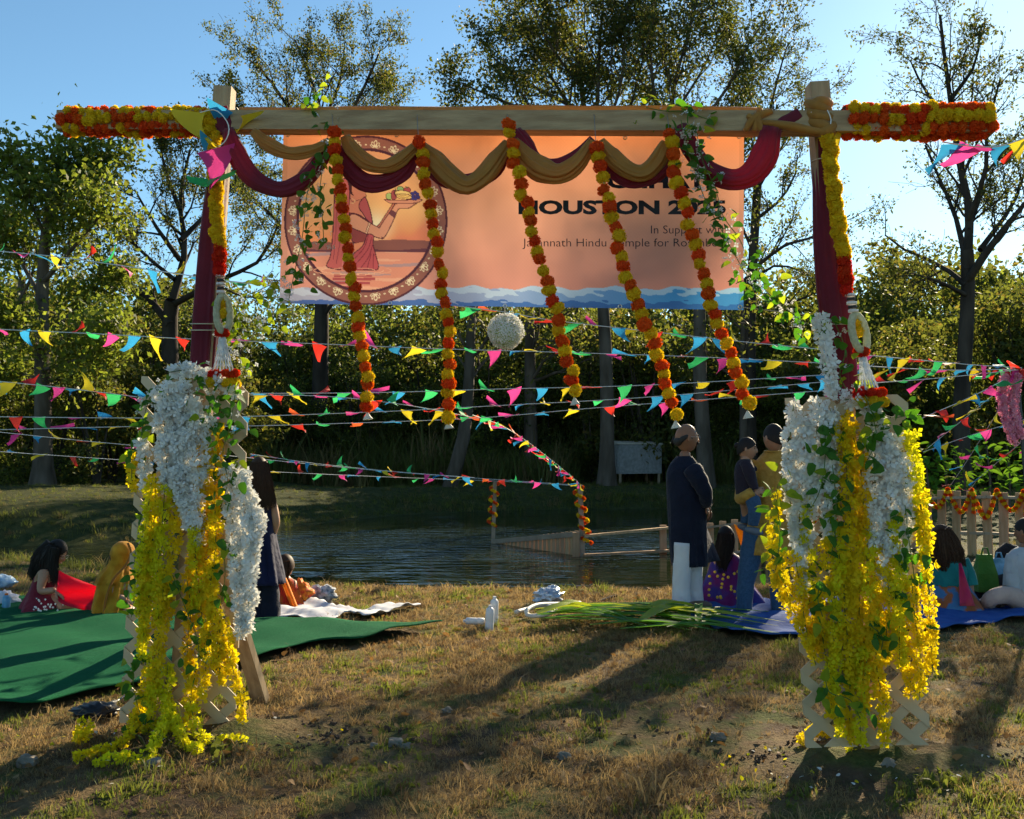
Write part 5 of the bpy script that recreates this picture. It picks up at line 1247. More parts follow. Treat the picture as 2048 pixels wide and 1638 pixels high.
# pole with pink flower strings at the right edge
PINKF = mat('pink_fringe', (.72, .25, .40), (.80, .45, .55), scale=30, rough=.7, trans=.4, tcol=(.95, .35, .5))
STEEL = mat('dark_steel', (.05, .055, .06), rough=.4, metal=.6)
pt = at(2034, 742, 9.0); pole = thing('steel_pole', (pt.x + .12, 9.0, 0), 'thin dark pole at the right edge that the bunting is tied to', 'pole')
mb = MB(); mb.tube([Vector((pt.x + .13, 9.0, -.1)), pt], .018, n=8); mb.build('rod', STEEL, pole)
mb = MB()
for k in range(5): mb.tube([pt + Vector((0, 0, .0)), pt + Vector((math.cos(k * 1.3) * .09, -.03, -.03 - .01 * k)), pt + Vector((math.cos(k * 1.3) * .16, -.02, .02 * math.sin(k)))], [.012, .035, .008], n=6)
mb.build('ribbon_knot', FLAGM['red'], pole, smooth=True)
for k, (path, r, w) in enumerate([([(2010, 752), (2005, 800), (2015, 840), (2030, 882)], .055, 'left'), ([(2035, 755), (2025, 810), (2040, 870)], .055, 'right')]):
    g = np.random.default_rng(700 + k); S = spline([tuple(at(x, y, 8.95)) for x, y in path], 30); m = 900
    i = g.integers(0, 30, m); d = g.normal(size=(m, 3)); d /= np.linalg.norm(d, axis=1)[:, None]
    Q = petals(S[i] + d * r * g.uniform(.3, 1, (m, 1)), d, g, .02); o = Vector(S[0])
    t = thing('pink_flower_string', o, 'fluffy pink flower string hanging on the right-edge pole, %s one' % w, 'garland', 'pink flower strings on the pole')
    b = inst('blossoms', quads_mesh('blossoms', Q - np.array(tuple(o)), PINKF), o, t); tag(b, kind='stuff'); mb = MB(); mb.tube(S[::3], .004, n=4); mb.build('cord', WHITEC, t)

# ------------------------------------------------------------------ mats and sheets on the grass
def sheet_px(name, outline, label, cat, m, z=.035, amp=.012, cell=.09, freq=3.0, seed=1, thick=.012, lift=None):
    O = np.array([tuple(gnd(x, y, z))[:2] for x, y in outline]); O = spline(np.vstack([O, O[:1]]), 160)[:-1] if cat != 'x' else O
    lo, hi = O.min(0), O.max(0); nx_, ny_ = int((hi[0] - lo[0]) / cell) + 2, int((hi[1] - lo[1]) / cell) + 2
    gx = np.linspace(lo[0], hi[0], nx_); gy = np.linspace(lo[1], hi[1], ny_)
    bm = bmesh.new(); vs = [bm.verts.new((p[0], p[1], 0)) for p in O]; bm.faces.new(vs)
    for x in gx[1:-1]: bmesh.ops.bisect_plane(bm, geom=bm.verts[:] + bm.edges[:] + bm.faces[:], plane_co=(x, 0, 0), plane_no=(1, 0, 0))
    for y in gy[1:-1]: bmesh.ops.bisect_plane(bm, geom=bm.verts[:] + bm.edges[:] + bm.faces[:], plane_co=(0, y, 0), plane_no=(0, 1, 0))
    r = random.Random(seed); ph = [r.uniform(0, 6) for _ in range(8)]
    for v in bm.verts:
        x, y = v.co.x, v.co.y
        w = math.sin(x * freq * .5 + y * freq * 1.6 + ph[0]) + .7 * math.sin(x * freq * 1.4 - y * freq * 1.1 + ph[1]) + .5 * math.sin(x * freq * 2.7 + y * freq * 3.1 + ph[2]) + .4 * math.sin(x * freq * 5 - y * freq * 4 + ph[3])
        v.co.z = max(.022, z + amp * w + (lift(x, y) if lift else 0)) + (hz(x, y) if y > 9.5 else 0)
    me = bpy.data.meshes.new(name); c = O.mean(0); bmesh.ops.translate(bm, verts=bm.verts, vec=(-c[0], -c[1], 0)); bm.to_mesh(me); bm.free()
    me.materials.append(m); me.polygons.foreach_set('use_smooth', np.ones(len(me.polygons), bool))
    o = inst(name, me, (c[0], c[1], 0)); md = o.modifiers.new('solid', 'SOLIDIFY'); md.thickness = thick; md.offset = -1
    tag(o, label, cat); return o, O
TURF = mat('green_matting', (.007, .085, .034), (.011, .115, .048), scale=90, rough=.95, bump=.5, bscale=260, spec=.06)
TARP = mat('blue_tarp', (.022, .070, .26), (.045, .115, .34), scale=6, rough=.8, bump=.6, bscale=14, spec=.07)
SHEETM = mat('white_sheet', (.62, .61, .66), (.70, .70, .72), scale=3, rough=.8, trans=.1)
turf, O1 = sheet_px('green_mat', [(884, 1245), (800, 1262), (720, 1282), (640, 1285), (585, 1296), (510, 1322), (400, 1340), (250, 1364), (140, 1390), (50, 1412), (-60, 1395), (-260, 1360), (-330, 1185), (0, 1186), (120, 1190), (280, 1208), (420, 1236), (560, 1241), (720, 1243)],
    'large green artificial-turf mat spread on the grass at the left', 'mat', TURF, z=.05, amp=.013, cell=.08, freq=2.6, seed=4, lift=lambda x, y: .03 * math.exp(-((y - 6.9 - .55 * (x + 2)) / .35) ** 2))
tarp, O2 = sheet_px('blue_tarp', [(1288, 1204), (1340, 1206), (1460, 1200), (1600, 1196), (1760, 1192), (1900, 1196), (2080, 1200), (2150, 1232), (2060, 1232), (1980, 1240), (1900, 1254), (1800, 1258), (1700, 1264), (1600, 1268), (1480, 1268), (1440, 1256), (1400, 1238), (1350, 1222)],
    'blue plastic tarpaulin under the people on the right', 'tarpaulin', TARP, z=.05, amp=.014, cell=.08, freq=4.2, seed=9)
cloth, O3_ = sheet_px('white_sheet', [(552, 1212), (600, 1200), (650, 1206), (720, 1216), (790, 1206), (842, 1205), (800, 1216), (760, 1226), (735, 1234), (690, 1226), (660, 1236), (600, 1232), (545, 1230)],
    'rumpled white sheet spread on the grass near the pond', 'sheet', SHEETM, z=.05, amp=.016, cell=.045, freq=7.5, seed=12, thick=.006)

# ------------------------------------------------------------------ small things on the ground
CANE = [mat('cane_leaf_' + n, c, c2, scale=5, rough=.5, trans=.4, tcol=t, spec=.35) for n, c, c2, t in (('green', (.05, .17, .02), (.09, .22, .03), (.2, .5, .03)), ('lime', (.28, .36, .03), (.38, .42, .04), (.7, .8, .04)), ('dark', (.03, .10, .02), (.05, .14, .02), (.1, .3, .02)))]
def blade(mb, pts, w, rng):
    S = spline(pts, 10); rows = []
    for i, p in enumerate(S):
        f = i / 9; t = S[min(i + 1, 9)] - S[max(i - 1, 0)]; t /= np.linalg.norm(t); sd = np.cross(t, (0, 0, 1)); sd /= np.linalg.norm(sd) + 1e-9
        ww = w * (.4 + .6 * math.sin(min(1, f * 1.6) * math.pi / 2)) * (1 - f ** 4 * .95); p = np.array(p)
        rows.append([p - sd * ww + np.array((0, 0, ww * .35)), p, p + sd * ww + np.array((0, 0, ww * .35))])
    mb.sheet(rows)
pile = thing('leaf_bundle', gnd(1280, 1245), 'bundle of long green and lime cane leaves lying on the grass', 'leaves'); rng = random.Random(42)
for k in range(34):
    x0 = rng.uniform(1068, 1140); y0 = rng.uniform(1215, 1238); x1 = x0 + rng.uniform(150, 460); y1 = y0 + rng.uniform(5, 36) if x1 > 1380 else y0 + rng.uniform(2, 26)
    if k % 5 == 0: x0, y0, x1, y1 = rng.uniform(1330, 1400), rng.uniform(1240, 1256), rng.uniform(1270, 1480), rng.uniform(1212, 1238)
    a = gnd(x0, y0, .06 + rng.uniform(0, .06)); b = gnd(x1, min(1266, y1), .05 + rng.uniform(0, .03)); m_ = (a + b) / 2 + Vector((0, rng.uniform(-.08, .08), rng.uniform(.02, .10)))
    mb = MB(); blade(mb, [tuple(a), tuple(m_), tuple(b)], rng.uniform(.022, .045), rng); mb.build('leaf_blade', CANE[0 if k % 3 else (1 if k % 2 else 2)], pile, smooth=True)
for k, (p, q, m_) in enumerate([((1075, 1228), (1190, 1222), 1), ((1100, 1222), (1192, 1217), 1), ((1282, 1226), (1390, 1212), 1), ((1285, 1240), (1380, 1222), 1), ((1180, 1250), (1440, 1262), 0), ((1240, 1258), (1560, 1266), 0), ((1090, 1236), (1300, 1252), 2)]):
    a, b = gnd(*p, .13), gnd(*q, .12); mb = MB(); blade(mb, [tuple(a), tuple((a + b) / 2 + Vector((0, 0, .05))), tuple(b)], .085 if m_ == 1 else .04, rng); mb.build('leaf_blade', CANE[m_], pile, smooth=True)
HOSE = mat('white_hose', (.62, .60, .54), rough=.5)
hp = [gnd(x, y, .03 + dz) for x, y, dz in ((1032, 1224, 0), (1062, 1216, .0), (1085, 1212, .02), (1110, 1216, .05), (1095, 1228, .03), (1060, 1232, .0), (1052, 1222, .04), (1075, 1210, .06), (1120, 1208, .03), (1160, 1206, 0))]
mb = MB(); mb.tube(spline([tuple(p) for p in hp], 50), .020, n=8); tag(mb.build('white_hose', HOSE, smooth=True), 'coiled white plastic hose beside the cane leaves', 'hose')
WPL = mat('white_plastic', (.72, .73, .75), rough=.35, trans=.12)
def bottle(label, px, py, h, r, rot, m=WPL, capm=WPL, name='plastic_bottle', z=0.0):
    b = gz(px, py); b.z += z; t = thing(name, b, label, 'bottle'); Rm = Euler(rot).to_matrix()
    prof = [(0, .8), (.03, 1), (.30, 1), (.34, .93), (.40, 1), (.68, 1), (.84, .96), (.90, .55), (.92, .42)]
    off = Vector((0, 0, r if abs(rot[0]) + abs(rot[1]) > .8 else 0))
    mb = MB(); mb.rings([[b + off + Rm @ Vector((math.cos(a) * r * q, math.sin(a) * r * q, h * f)) for a in np.linspace(0, 6.283, 14, endpoint=False)] for f, q in prof]); bd = mb.build('body', m, t, smooth=True)
    mb = MB(); mb.rings([[b + off + Rm @ Vector((math.cos(a) * r * .42, math.sin(a) * r * .42, h * f)) for a in np.linspace(0, 6.283, 12, endpoint=False)] for f in (.92, 1.0)]); mb.build('cap', capm, bd)
bottle('upright white plastic bottle, front one of the pair on the grass', 978, 1262, .21, .035, (0, .05, 0))
bottle('upright white plastic bottle, rear one of the pair on the grass', 988, 1250, .24, .035, (.05, 0, .4))
bottle('white plastic bottle lying on the grass beside the upright pair', 968, 1250, .18, .03, (0, -1.5, .3))
CAPB = mat('blue_cap', (.03, .22, .5), rough=.4); CLEAR = mat('blue_clear_plastic', (.20, .42, .60), rough=.15, trans=.45, tcol=(.3, .6, .85), spec=.6)
def bagmesh(name, label, cat, px, py, w, h, d, m, seed, crump=.16):
    b = gz(px, py); rng = random.Random(seed); ph = [rng.uniform(0, 6) for _ in range(6)]
    def warp(dv, q):
        k = 1 + crump * (math.sin(dv.x * 7 + ph[0]) * math.sin(dv.z * 8 + ph[1]) + .7 * math.sin(dv.x * 15 + dv.y * 11 + ph[2]) + .5 * math.sin(dv.z * 21 + dv.x * 13 + ph[3]))
        return Vector((q.x * k, q.y * k, max(-h * .5, q.z * k)))
    mb = MB(); mb.ball(b + Vector((0, 0, h * .48)), (w / 2, d / 2, h / 2), 26, 18, warp=warp); o = mb.build(name, m, smooth=True); tag(o, label, cat); return o
FOIL = mat('foil', (.42, .50, .62), (.60, .66, .75), scale=14, rough=.25, bump=1.0, bscale=30, metal=.5)
bagmesh('plastic_bag', 'crumpled silver-blue plastic bag by the hose near the pond', 'bag', 1096, 1208, .26, .15, .2, FOIL, 1, .2)
bagmesh('plastic_bag', 'small crumpled silver-blue bag on top of the larger one', 'bag', 1104, 1196, .14, .13, .12, FOIL, 2, .2)
GREYB = mat('patterned_grey_cloth', (.12, .14, .18), (.62, .64, .68), scale=22, rough=.8)
bagmesh('bundle', 'grey and white patterned bundle at the edge of the white sheet', 'bundle', 642, 1206, .28, .17, .2, GREYB, 3)
ORB = mat('orange_bundle_cloth', (.55, .04, .015), (.80, .30, .02), scale=24, rough=.7, trans=.15)
bagmesh('bundle', 'red-orange cloth bundle beside the person in orange', 'bundle', 599, 1212, .24, .24, .2, ORB, 4)
bottle('clear blue water bottle at the left edge on the green mat', 12, 1232, .2, .035, (0, 0, 0), CLEAR, mat('orange_cap', (.7, .16, .02), rough=.4))
bagmesh('white_bag', 'white plastic bag at the left edge on the green mat', 'bag', 4, 1222, .30, .18, .2, mat('bag_white', (.5, .52, .6), (.62, .64, .7), scale=9, rough=.5), 5)
bagmesh('blue_bottle_pack', 'pale blue wrapped bottle pack at the far left on the grass', 'pack', -2, 1180, .34, .17, .25, mat('shrink_wrap', (.16, .30, .48), (.5, .62, .72), scale=16, rough=.25), 6, .08)
# trowel and black bag by the left post
t = thing('hand_trowel', gz(262, 1412), 'metal hand trowel lying in the grass by the left post', 'trowel')
mb = MB(); a = gz(268, 1408) + Vector((0, 0, .03)); b = gz(240, 1416) + Vector((0, 0, .05)); mb.tube([a, a.lerp(b, .35), a.lerp(b, .8), b], [.004, .03, .026, .006], n=8, flat=.25); mb.build('blade', mat('trowel_steel', (.55, .57, .6), rough=.25, metal=.9), t, smooth=True)
mb = MB(); c = gz(205, 1432) + Vector((0, 0, .04)); mb.tube([b, b.lerp(c, .3)], .006, n=6); mb.build('shank', STEEL, t); mb = MB(); mb.tube([b.lerp(c, .3), b.lerp(c, .6), c], [.014, .018, .015], n=8); mb.build('handle', BLK, t, smooth=True)
bagmesh('black_bag', 'flat black bag half hidden in the grass by the left lattice', 'bag', 192, 1437, .24, .085, .16, mat('black_nylon', (.012, .012, .014), rough=.4), 8)
mb = MB(); mb.bar(gz(1200, 1206) + Vector((0, 0, .02)), gz(1232, 1197) + Vector((0, 0, .03)), .03, .02); tag(mb.build('stick', BARK_D), 'short dark stick lying in the grass right of the silver bag', 'stick')
# stones
STONE = mat('grey_stone', (.15, .125, .095), (.27, .235, .19), scale=12, rough=.9, bump=.6, bscale=30)
for k, (px, py, r, w) in enumerate([(790, 1492, .038, 'large pale stone in the long shadow, foreground centre'), (815, 1498, .03, 'small pale stone right of the large one in the shadow'), (747, 1494, .022, 'tiny pale stone left of the large one in the shadow'), (895, 1425, .030, 'small pale stone further back in the shadow'), (1127, 1518, .034, 'lone grey stone in the foreground right of centre'), (52, 1530, .045, 'grey pointed stone in the left foreground'),
     (310, 1532, .035, 'flat grey stone in front of the left flowers'), (1780, 1545, .055, 'rough concrete lump in front of the right post'), (1836, 1515, .03, 'small white stone beside the right post'), (1890, 1512, .022, 'tiny white stone right of the right post'), (1435, 1480, .04, 'pale clod on the bare soil left of the right lattice'), (558, 1450, .022, 'tiny white scrap-like stone right of the left post')]):
    rng = random.Random(800 + k); ph = [rng.uniform(0, 6) for _ in range(4)]; b = gz(px, py)
    mb = MB(); mb.ball(b + Vector((0, 0, r * .35)), (r, r * .8, r * .65), 12, 8, warp=lambda d, q: q * (1 + .16 * math.sin(d.x * 5 + ph[0]) + .14 * math.sin(d.y * 6 + ph[1]) + .12 * math.sin(d.z * 7 + d.x * 4 + ph[2])))
    o = mb.build('stone', STONE); tag(o, w, 'stone', 'stones in the grass')
# ------------------------------------------------------------------ people
SKIN = mat('skin_brown', (.24, .115, .062), (.28, .135, .075), scale=6, rough=.5, spec=.35)
SKIN_L = mat('skin_light_brown', (.36, .19, .115), (.40, .215, .13), scale=6, rough=.5, spec=.35)
HAIR = mat('black_hair', (.012, .009, .008), (.022, .016, .013), scale=40, rough=.6, spec=.22, stretch=(6, 6, .4))
HAIR_B = mat('brown_hair', (.035, .018, .010), (.075, .036, .018), scale=40, rough=.6, spec=.22, stretch=(6, 6, .4), trans=.12, tcol=(.25, .10, .03))
def skin_mesh(J, E, sub=2):
    """continuous surface grown over a skeleton; J: name -> (point, radius)"""
    names = list(J); me = bpy.data.meshes.new('sk'); me.from_pydata([tuple(J[k][0]) for k in names], [(names.index(a), names.index(b)) for a, b in E], [])
    ob = bpy.data.objects.new('sk', me); md = ob.modifiers.new('s', 'SKIN'); md.use_smooth_shade = True
    for i, k in enumerate(names):
        r = J[k][1]; me.skin_vertices[0].data[i].radius = (r, r) if isinstance(r, float) else r; me.skin_vertices[0].data[i].use_root = (i == 0)
    md2 = ob.modifiers.new('ss', 'SUBSURF'); md2.levels = sub; md2.render_levels = sub
    m2 = evaluated(ob)
    V = [v.co.copy() for v in m2.vertices]; F = [tuple(p.vertices) for p in m2.polygons]
    bpy.data.meshes.remove(m2); return V, F
def basis(face, up=(0, 0, 1)):
    """rotation whose -Y axis looks along `face`"""
    y = -Vector(face).normalized(); x = y.cross(Vector(up)).normalized(); z = x.cross(y); return Matrix((x, y, z)).transposed()
def head(mb, c, h, face, up=(0, 0, 1)):
    """a head of height h at centre c: brow, sockets, nose, lips, chin, jaw and ears"""
    Rm = basis(face, up); s = h / .23
    def warp(d, q):
        x, y, z = d.x, d.y, d.z; q = q.copy()
        if z < 0: q.x *= 1 - .30 * min(1, -z * 1.05) ** 1.6; q.y *= 1 - .10 * (-z) * (y > 0)
        if y < 0:
            f = -y
            q.y -= .024 * s * math.exp(-(x / .13) ** 2 - ((z + .12) / .20) ** 2) * f          # nose
            q.y -= .010 * s * math.exp(-(x / .10) ** 2 - ((z + .24) / .07) ** 2) * f
            q.y += .010 * s * (math.exp(-((abs(x) - .36) / .16) ** 2 - ((z - .06) / .10) ** 2)) * f   # sockets
            q.y -= .006 * s * math.exp(-((z - .24) / .10) ** 2) * f                               # brow
            q.y -= .008 * s * math.exp(-(x / .25) ** 2 - ((z + .50) / .08) ** 2) * f                # lips
            q.y -= .012 * s * math.exp(-(x / .28) ** 2 - ((z + .80) / .16) ** 2)                    # chin
        else: q.y *= 1.08
        return q
    mb.ball(c, (.074 * s, .092 * s, .115 * s), 28, 24, rot=Rm, warp=warp)
    for sx in (-1, 1):
        mb.ball(Vector(c) + Rm @ Vector((sx * .074 * s, .012 * s, -.005 * s)), (.009 * s, .019 * s, .030 * s), 8, 8, rot=Rm @ Matrix.Rotation(.25 * sx, 3, 'Z'))
    return Rm, s
def eyes(c, Rm, s, parent):
    parent = BODY[parent.name]
    for sx in (-1, 1):
        mb = MB(); mb.ball(Vector(c) + Rm @ Vector((sx * .029 * s, -.079 * s, .008 * s)), (.012 * s, .006 * s, .006 * s), 8, 6, rot=Rm); mb.build('eye', EYE, parent, smooth=True)
        mb = MB(); mb.tube([Vector(c) + Rm @ Vector((sx * x * s, y * s, z * s)) for x, y, z in ((.014, -.088, .026), (.030, -.086, .030), (.046, -.076, .025))], .0035 * s, n=5); mb.build('eyebrow', HAIR, parent)
    mb = MB(); mb.tube([Vector(c) + Rm @ Vector((x * s, -.087 * s, -.058 * s)) for x in (-.02, -.008, .008, .02)], [.003 * s, .005 * s, .005 * s, .003 * s], n=6, flat=.7); mb.build('lips', LIP, parent, smooth=True)
BODY = {}
EYE = mat('eye_dark', (.02, .014, .01), rough=.2); LIP = mat('lips', (.24, .08, .06), rough=.5)
def hand(mb, w, d, nrm, L=.17, curl=.5, side=1):
    """palm, four unequal bent fingers and a thumb leaving the side of the palm; w wrist, d pointing direction, nrm back of the hand"""
    d = Vector(d).normalized(); nrm = Vector(nrm); nrm = (nrm - d * nrm.dot(d)).normalized(); sd = d.cross(nrm) * side; w = Vector(w)
    Rm = Matrix((sd, d, nrm)).transposed(); p = w + d * L * .27
    mb.ball(p, (L * .22, L * .30, L * .085), 12, 8, rot=Rm)
    for k, (o, ln) in enumerate(((-.165, .36), (-.055, .43), (.055, .45), (.165, .40))):
        a = w + d * L * .48 + sd * L * o; seg = L * ln / 3; pts = [a - d * L * .12, a]; dd = d.copy()
        for j in range(3):
            dd = (Matrix.Rotation(-curl * (.5 + .4 * j), 3, sd) @ d) if side > 0 else (Matrix.Rotation(curl * (.5 + .4 * j), 3, sd) @ d); pts.append(pts[-1] + dd * seg)
        mb.tube(pts, [L * .055, L * .055, L * .05, L * .045, L * .03], n=7)
    a = w + d * L * .16 + sd * L * .17; t = (d * .75 + sd * .7 - nrm * .25).normalized()
    mb.tube([a - sd * L * .05, a + t * L * .13, a + t * L * .24 + d * L * .04, a + t * L * .30 + d * L * .10], [L * .06, L * .062, L * .052, L * .035], n=7)
def lpx(Y, rows, n=36, pl=(), tilt=0.0, seed=0, sq=2.0):
    """rings of a garment that hangs round the figure: rows of (centre x, half width, y) in photo pixels, depth radius in metres [, depth offset]"""
    rng = random.Random(seed); ph = [rng.uniform(0, 6.28) for _ in range(5)]; R_ = []
    for j, row in enumerate(rows):
        x, hw, y, dp = row[:4]; off = row[4] if len(row) > 4 else 0; c = at(x, y, Y + off); w = hw / FPX * (Y + off); am = row[5] if len(row) > 5 else 0
        r = []
        for k in range(n):
            a = 2 * math.pi * k / n; ca, sa = math.cos(a), math.sin(a); q = (abs(ca) ** sq + abs(sa) ** sq) ** (-1 / sq)
            m = 1 + 1.7 * am * (.6 * math.cos(6 * a + ph[0] + j * .12) + .5 * math.cos(11 * a + ph[1] - j * .1) + .35 * math.cos(17 * a + ph[2] + j * .2))
            r.append(c + Vector((ca * q * w * m, sa * q * dp * m, tilt * ca * w)))
        R_.append(r)
    return R_
def garment(name, Y, rows, m, parent, k=3, **kw):
    rr = [list(r) + [0] * (6 - len(r)) for r in rows]; n = (len(rr) - 1) * k + 1
    A = np.array(rr, float); t = np.linspace(0, len(rr) - 1, n); 
    S = np.stack([np.interp(t, np.arange(len(rr)), A[:, i]) for i in range(6)], 1)
    # smooth the profile a little
    for _ in range(2): S[1:-1] = (S[:-2] + 2 * S[1:-1] + S[2:]) / 4
    mb = MB(); mb.rings(lpx(Y, [tuple(s) for s in S], **kw)); return mb.build(name, m, parent, smooth=True)
def limb(name, pts, rad, m, parent, n=14, pleat=0.0, seed=0):
    S = spline([tuple(p) for p in pts], 22); R0 = np.interp(np.linspace(0, 1, 22), np.linspace(0, 1, len(rad)), rad); rng = random.Random(seed)
    if pleat: R0 = R0 * (1 + pleat * np.sin(np.linspace(0, 26, 22) + rng.uniform(0, 6)))
    mb = MB(); mb.tube(S, list(R0), n=n); return mb.build(name, m, parent, smooth=True)
def strands(mb, pts, rad, n, seed):
    """fine separate strands round a lock of hair"""
    rng = random.Random(seed); S = spline([tuple(p) for p in pts], 9); R0 = np.interp(np.linspace(0, 1, 9), np.linspace(0, 1, len(rad)), rad)
    for k in range(n):
        a = rng.uniform(0, 6.28); b = rng.uniform(.75, 1.12); j = rng.uniform(.0, 6.28); ext = rng.uniform(-.02, .06)
        P = [Vector(S[i]) + Vector((math.cos(a + .15 * math.sin(j + i)) * R0[i] * b, math.sin(a) * R0[i] * b * .55, rng.gauss(0, .002))) + Vector((rng.gauss(0, .004) * i / 4, 0, -ext * (i / 8) ** 3)) for i in range(9)]
        mb.tube(P, [.0035, .0035, .0035, .0035, .0033, .003, .0026, .002, .0008], n=3, caps=False)
def hairlock(mb, pts, rad, flat=.5, n=16, up=None):
    strands(mb, pts, [max(r, .022) for r in rad], 90, int(abs(pts[0][0]) * 1000) + len(mb.V)); rad = [r * .9 for r in rad]
    mb.tube(spline([tuple(p) for p in pts], 14), list(np.interp(np.linspace(0, 1, 14), np.linspace(0, 1, len(rad)), rad)), n=n, flat=flat, up=up)
def cap(mb, c, Rm, s, low=-.1, back=1.0, thick=1.10):
    """hair lying close on the skull; the face is left free"""
    V = []; nu, nv = 28, 14; F = []
    for i in range(nv + 1):
        for k in range(nu):
            ph = 2 * math.pi * k / nu; fr = max(0, -math.sin(ph)); side = abs(math.cos(ph))
            zmin = -.55 * back * max(0, math.sin(ph)) + .48 * fr ** 1.5 + low * side; th = (math.pi / 2 - math.asin(max(-.95, min(.95, zmin)))) * i / nv
            d = Vector((math.sin(th) * math.cos(ph), math.sin(th) * math.sin(ph), math.cos(th)))
            V.append(Vector(c) + Rm @ Vector((d.x * .074 * s * thick, d.y * .096 * s * thick + .004 * s, d.z * .115 * s * thick)))
    for i in range(nv):
        for k in range(nu): F.append((i * nu + k, (i + 1) * nu + k, (i + 1) * nu + (k + 1) % nu, i * nu + (k + 1) % nu))
    mb.add(V, F)
def cloth(name, c, c2=None, **kw): return mat(name, c, c2 if c2 else tuple(x * 1.25 for x in c), **{**dict(scale=5, rough=.8, bump=.8, bscale=16, sheen=.1, spec=.2), **kw})

# --- man in a navy kurta
Y0 = 9.07; A = lambda x, y, d=0: at(x, y, Y0 + d)
per = thing('person', gnd(1374, 1221), 'man in long navy tunic, white trousers and glasses standing on the tarp', 'person')
hc = A(1373, 876); fc = Vector((.93, .25, -.03))
V, F = skin_mesh({'pel': (A(1376, 1050), .12), 'che': (A(1371, 965), .13), 'nec': (A(1369, 922), .055), 'hd': (A(1371, 898), .06), 'sr': (A(1386, 945, -.12), .06), 'er': (A(1408, 985, -.16), .045), 'wr': (A(1412, 1010, -.06), .03), 'sl': (A(1358, 945, .12), .06), 'el': (A(1392, 990, .18), .045), 'wl': (A(1416, 1012, .08), .03),
    'hr': (A(1368, 1075, -.07), .08), 'kr': (A(1366, 1145, -.06), .055), 'ar': (A(1366, 1205, -.06), .04), 'hl': (A(1384, 1075, .07), .08), 'kl': (A(1386, 1145, .07), .055), 'al': (A(1388, 1205, .07), .04)},
    [('pel', 'che'), ('che', 'nec'), ('nec', 'hd'), ('che', 'sr'), ('sr', 'er'), ('er', 'wr'), ('che', 'sl'), ('sl', 'el'), ('el', 'wl'), ('pel', 'hr'), ('hr', 'kr'), ('kr', 'ar'), ('pel', 'hl'), ('hl', 'kl'), ('kl', 'al')])
mb = MB(); mb.add(V, F); Rm, s = head(mb, hc, .255, fc); hand(mb, A(1412, 1009, -.06), (.35, .1, -1), (.9, -.3, .2), L=.16, curl=.6)
hand(mb, A(1416, 1012, .06), (.2, -.2, -1), (.9, .3, .2), L=.16, curl=.6, side=-1); BODY[per.name] = mb.build('body', SKIN, per, smooth=True); eyes(hc, Rm, s, per)
mb = MB(); cap(mb, hc, Rm, s, low=-.3, thick=1.045)
V2 = []; hm = MB()
for sx in (-1, 1): hm.tube([hc + Rm @ Vector((sx * .072 * s, y * s, z * s)) for y, z in ((-.02, -.005), (.03, .01), (.07, -.01), (.095, -.045))], [.006, .02, .026, .018], n=10, flat=.35)
hm.ball(hc + Rm @ Vector((0, .075 * s, -.03 * s)), (.06 * s, .032 * s, .04 * s), 16, 10, rot=Rm); hm.build('hair', mat('thin_dark_hair', (.03, .026, .024), rough=.6), per, smooth=True)
mb = MB(); mb.tube([hc + Rm @ Vector((x * s, y * s, z * s)) for x, y, z in ((-.030, -.088, -.048), (-.014, -.102, -.038), (0, -.105, -.036), (.014, -.102, -.038), (.030, -.088, -.048))], [.004, .009, .008, .009, .004], n=8); mb.build('moustache', HAIR, BODY[per.name], smooth=True)
mb = MB()
for sx in (-1, 1):
    mb.tube([hc + Rm @ Vector(((sx * .030 + .021 * math.cos(a)) * s, -.099 * s + .012 * abs(math.cos(a)) * s * .3, (.006 + .016 * math.sin(a)) * s)) for a in np.linspace(0, 6.283, 17)], .0022 * s, n=5, caps=False)
    mb.tube([hc + Rm @ Vector((sx * x * s, y * s, .010 * s)) for x, y in ((.051, -.096), (.074, -.04), (.078, .02))], .002 * s, n=5)
mb.build('glasses', WIRE, per)
NAVY = cloth('navy_cotton', (.0035, .006, .018), (.006, .010, .027)); WTR = cloth('white_cotton', (.66, .67, .70), (.72, .73, .75), trans=.12)
garment('tunic', Y0, [(1369, 15, 912, .062), (1368, 27, 925, .085), (1368, 36, 945, .12), (1371, 38, 975, .14), (1373, 37, 1010, .14, 0, .03), (1374, 37, 1050, .145, 0, .05), (1376, 37, 1095, .15, 0, .07), (1379, 35, 1131, .15, 0, .09)], NAVY, per, seed=1)
mb = MB(); mb.sheet([[A(1398 + 10 * f + v * (30 * f + 2), 1022 + 105 * f - 6 * v * f, -.10 + .22 * v + .03 * math.sin(6 * f + 4 * v)) for v in np.linspace(0, 1, 6)] for f in np.linspace(0, 1, 10)]); mb.build('tunic_flap', NAVY, per, smooth=True, solid=.006)
limb('sleeve', [A(1384, 938, -.10), A(1398, 960, -.16), A(1410, 986, -.17), A(1412, 1008, -.07)], [.092, .080, .064, .052], NAVY, per, pleat=.04)
limb('sleeve', [A(1356, 938, .10), A(1376, 965, .18), A(1400, 990, .19), A(1416, 1010, .09)], [.092, .080, .064, .052], NAVY, per, pleat=.04)
for x0, x1, d in ((1365, 1362, -.075), (1387, 1388, .075)):
    limb('trouser_leg', [A(x0 + 2, 1085, d), A(x0, 1130, d), A(x1, 1180, d), A(x1 + 2, 1217, d)], [.09, .085, .078, .085], WTR, per, pleat=.015, seed=int(x0))
    mb = MB(); f = gnd(x1 + 2, 1222, .05) + Vector((.05, d, .035)); mb.ball(f, (.13, .048, .045), 14, 8, rot=(0, 0, .25)); mb.build('shoe', mat('sandal', (.12, .08, .05), rough=.6), per, smooth=True)

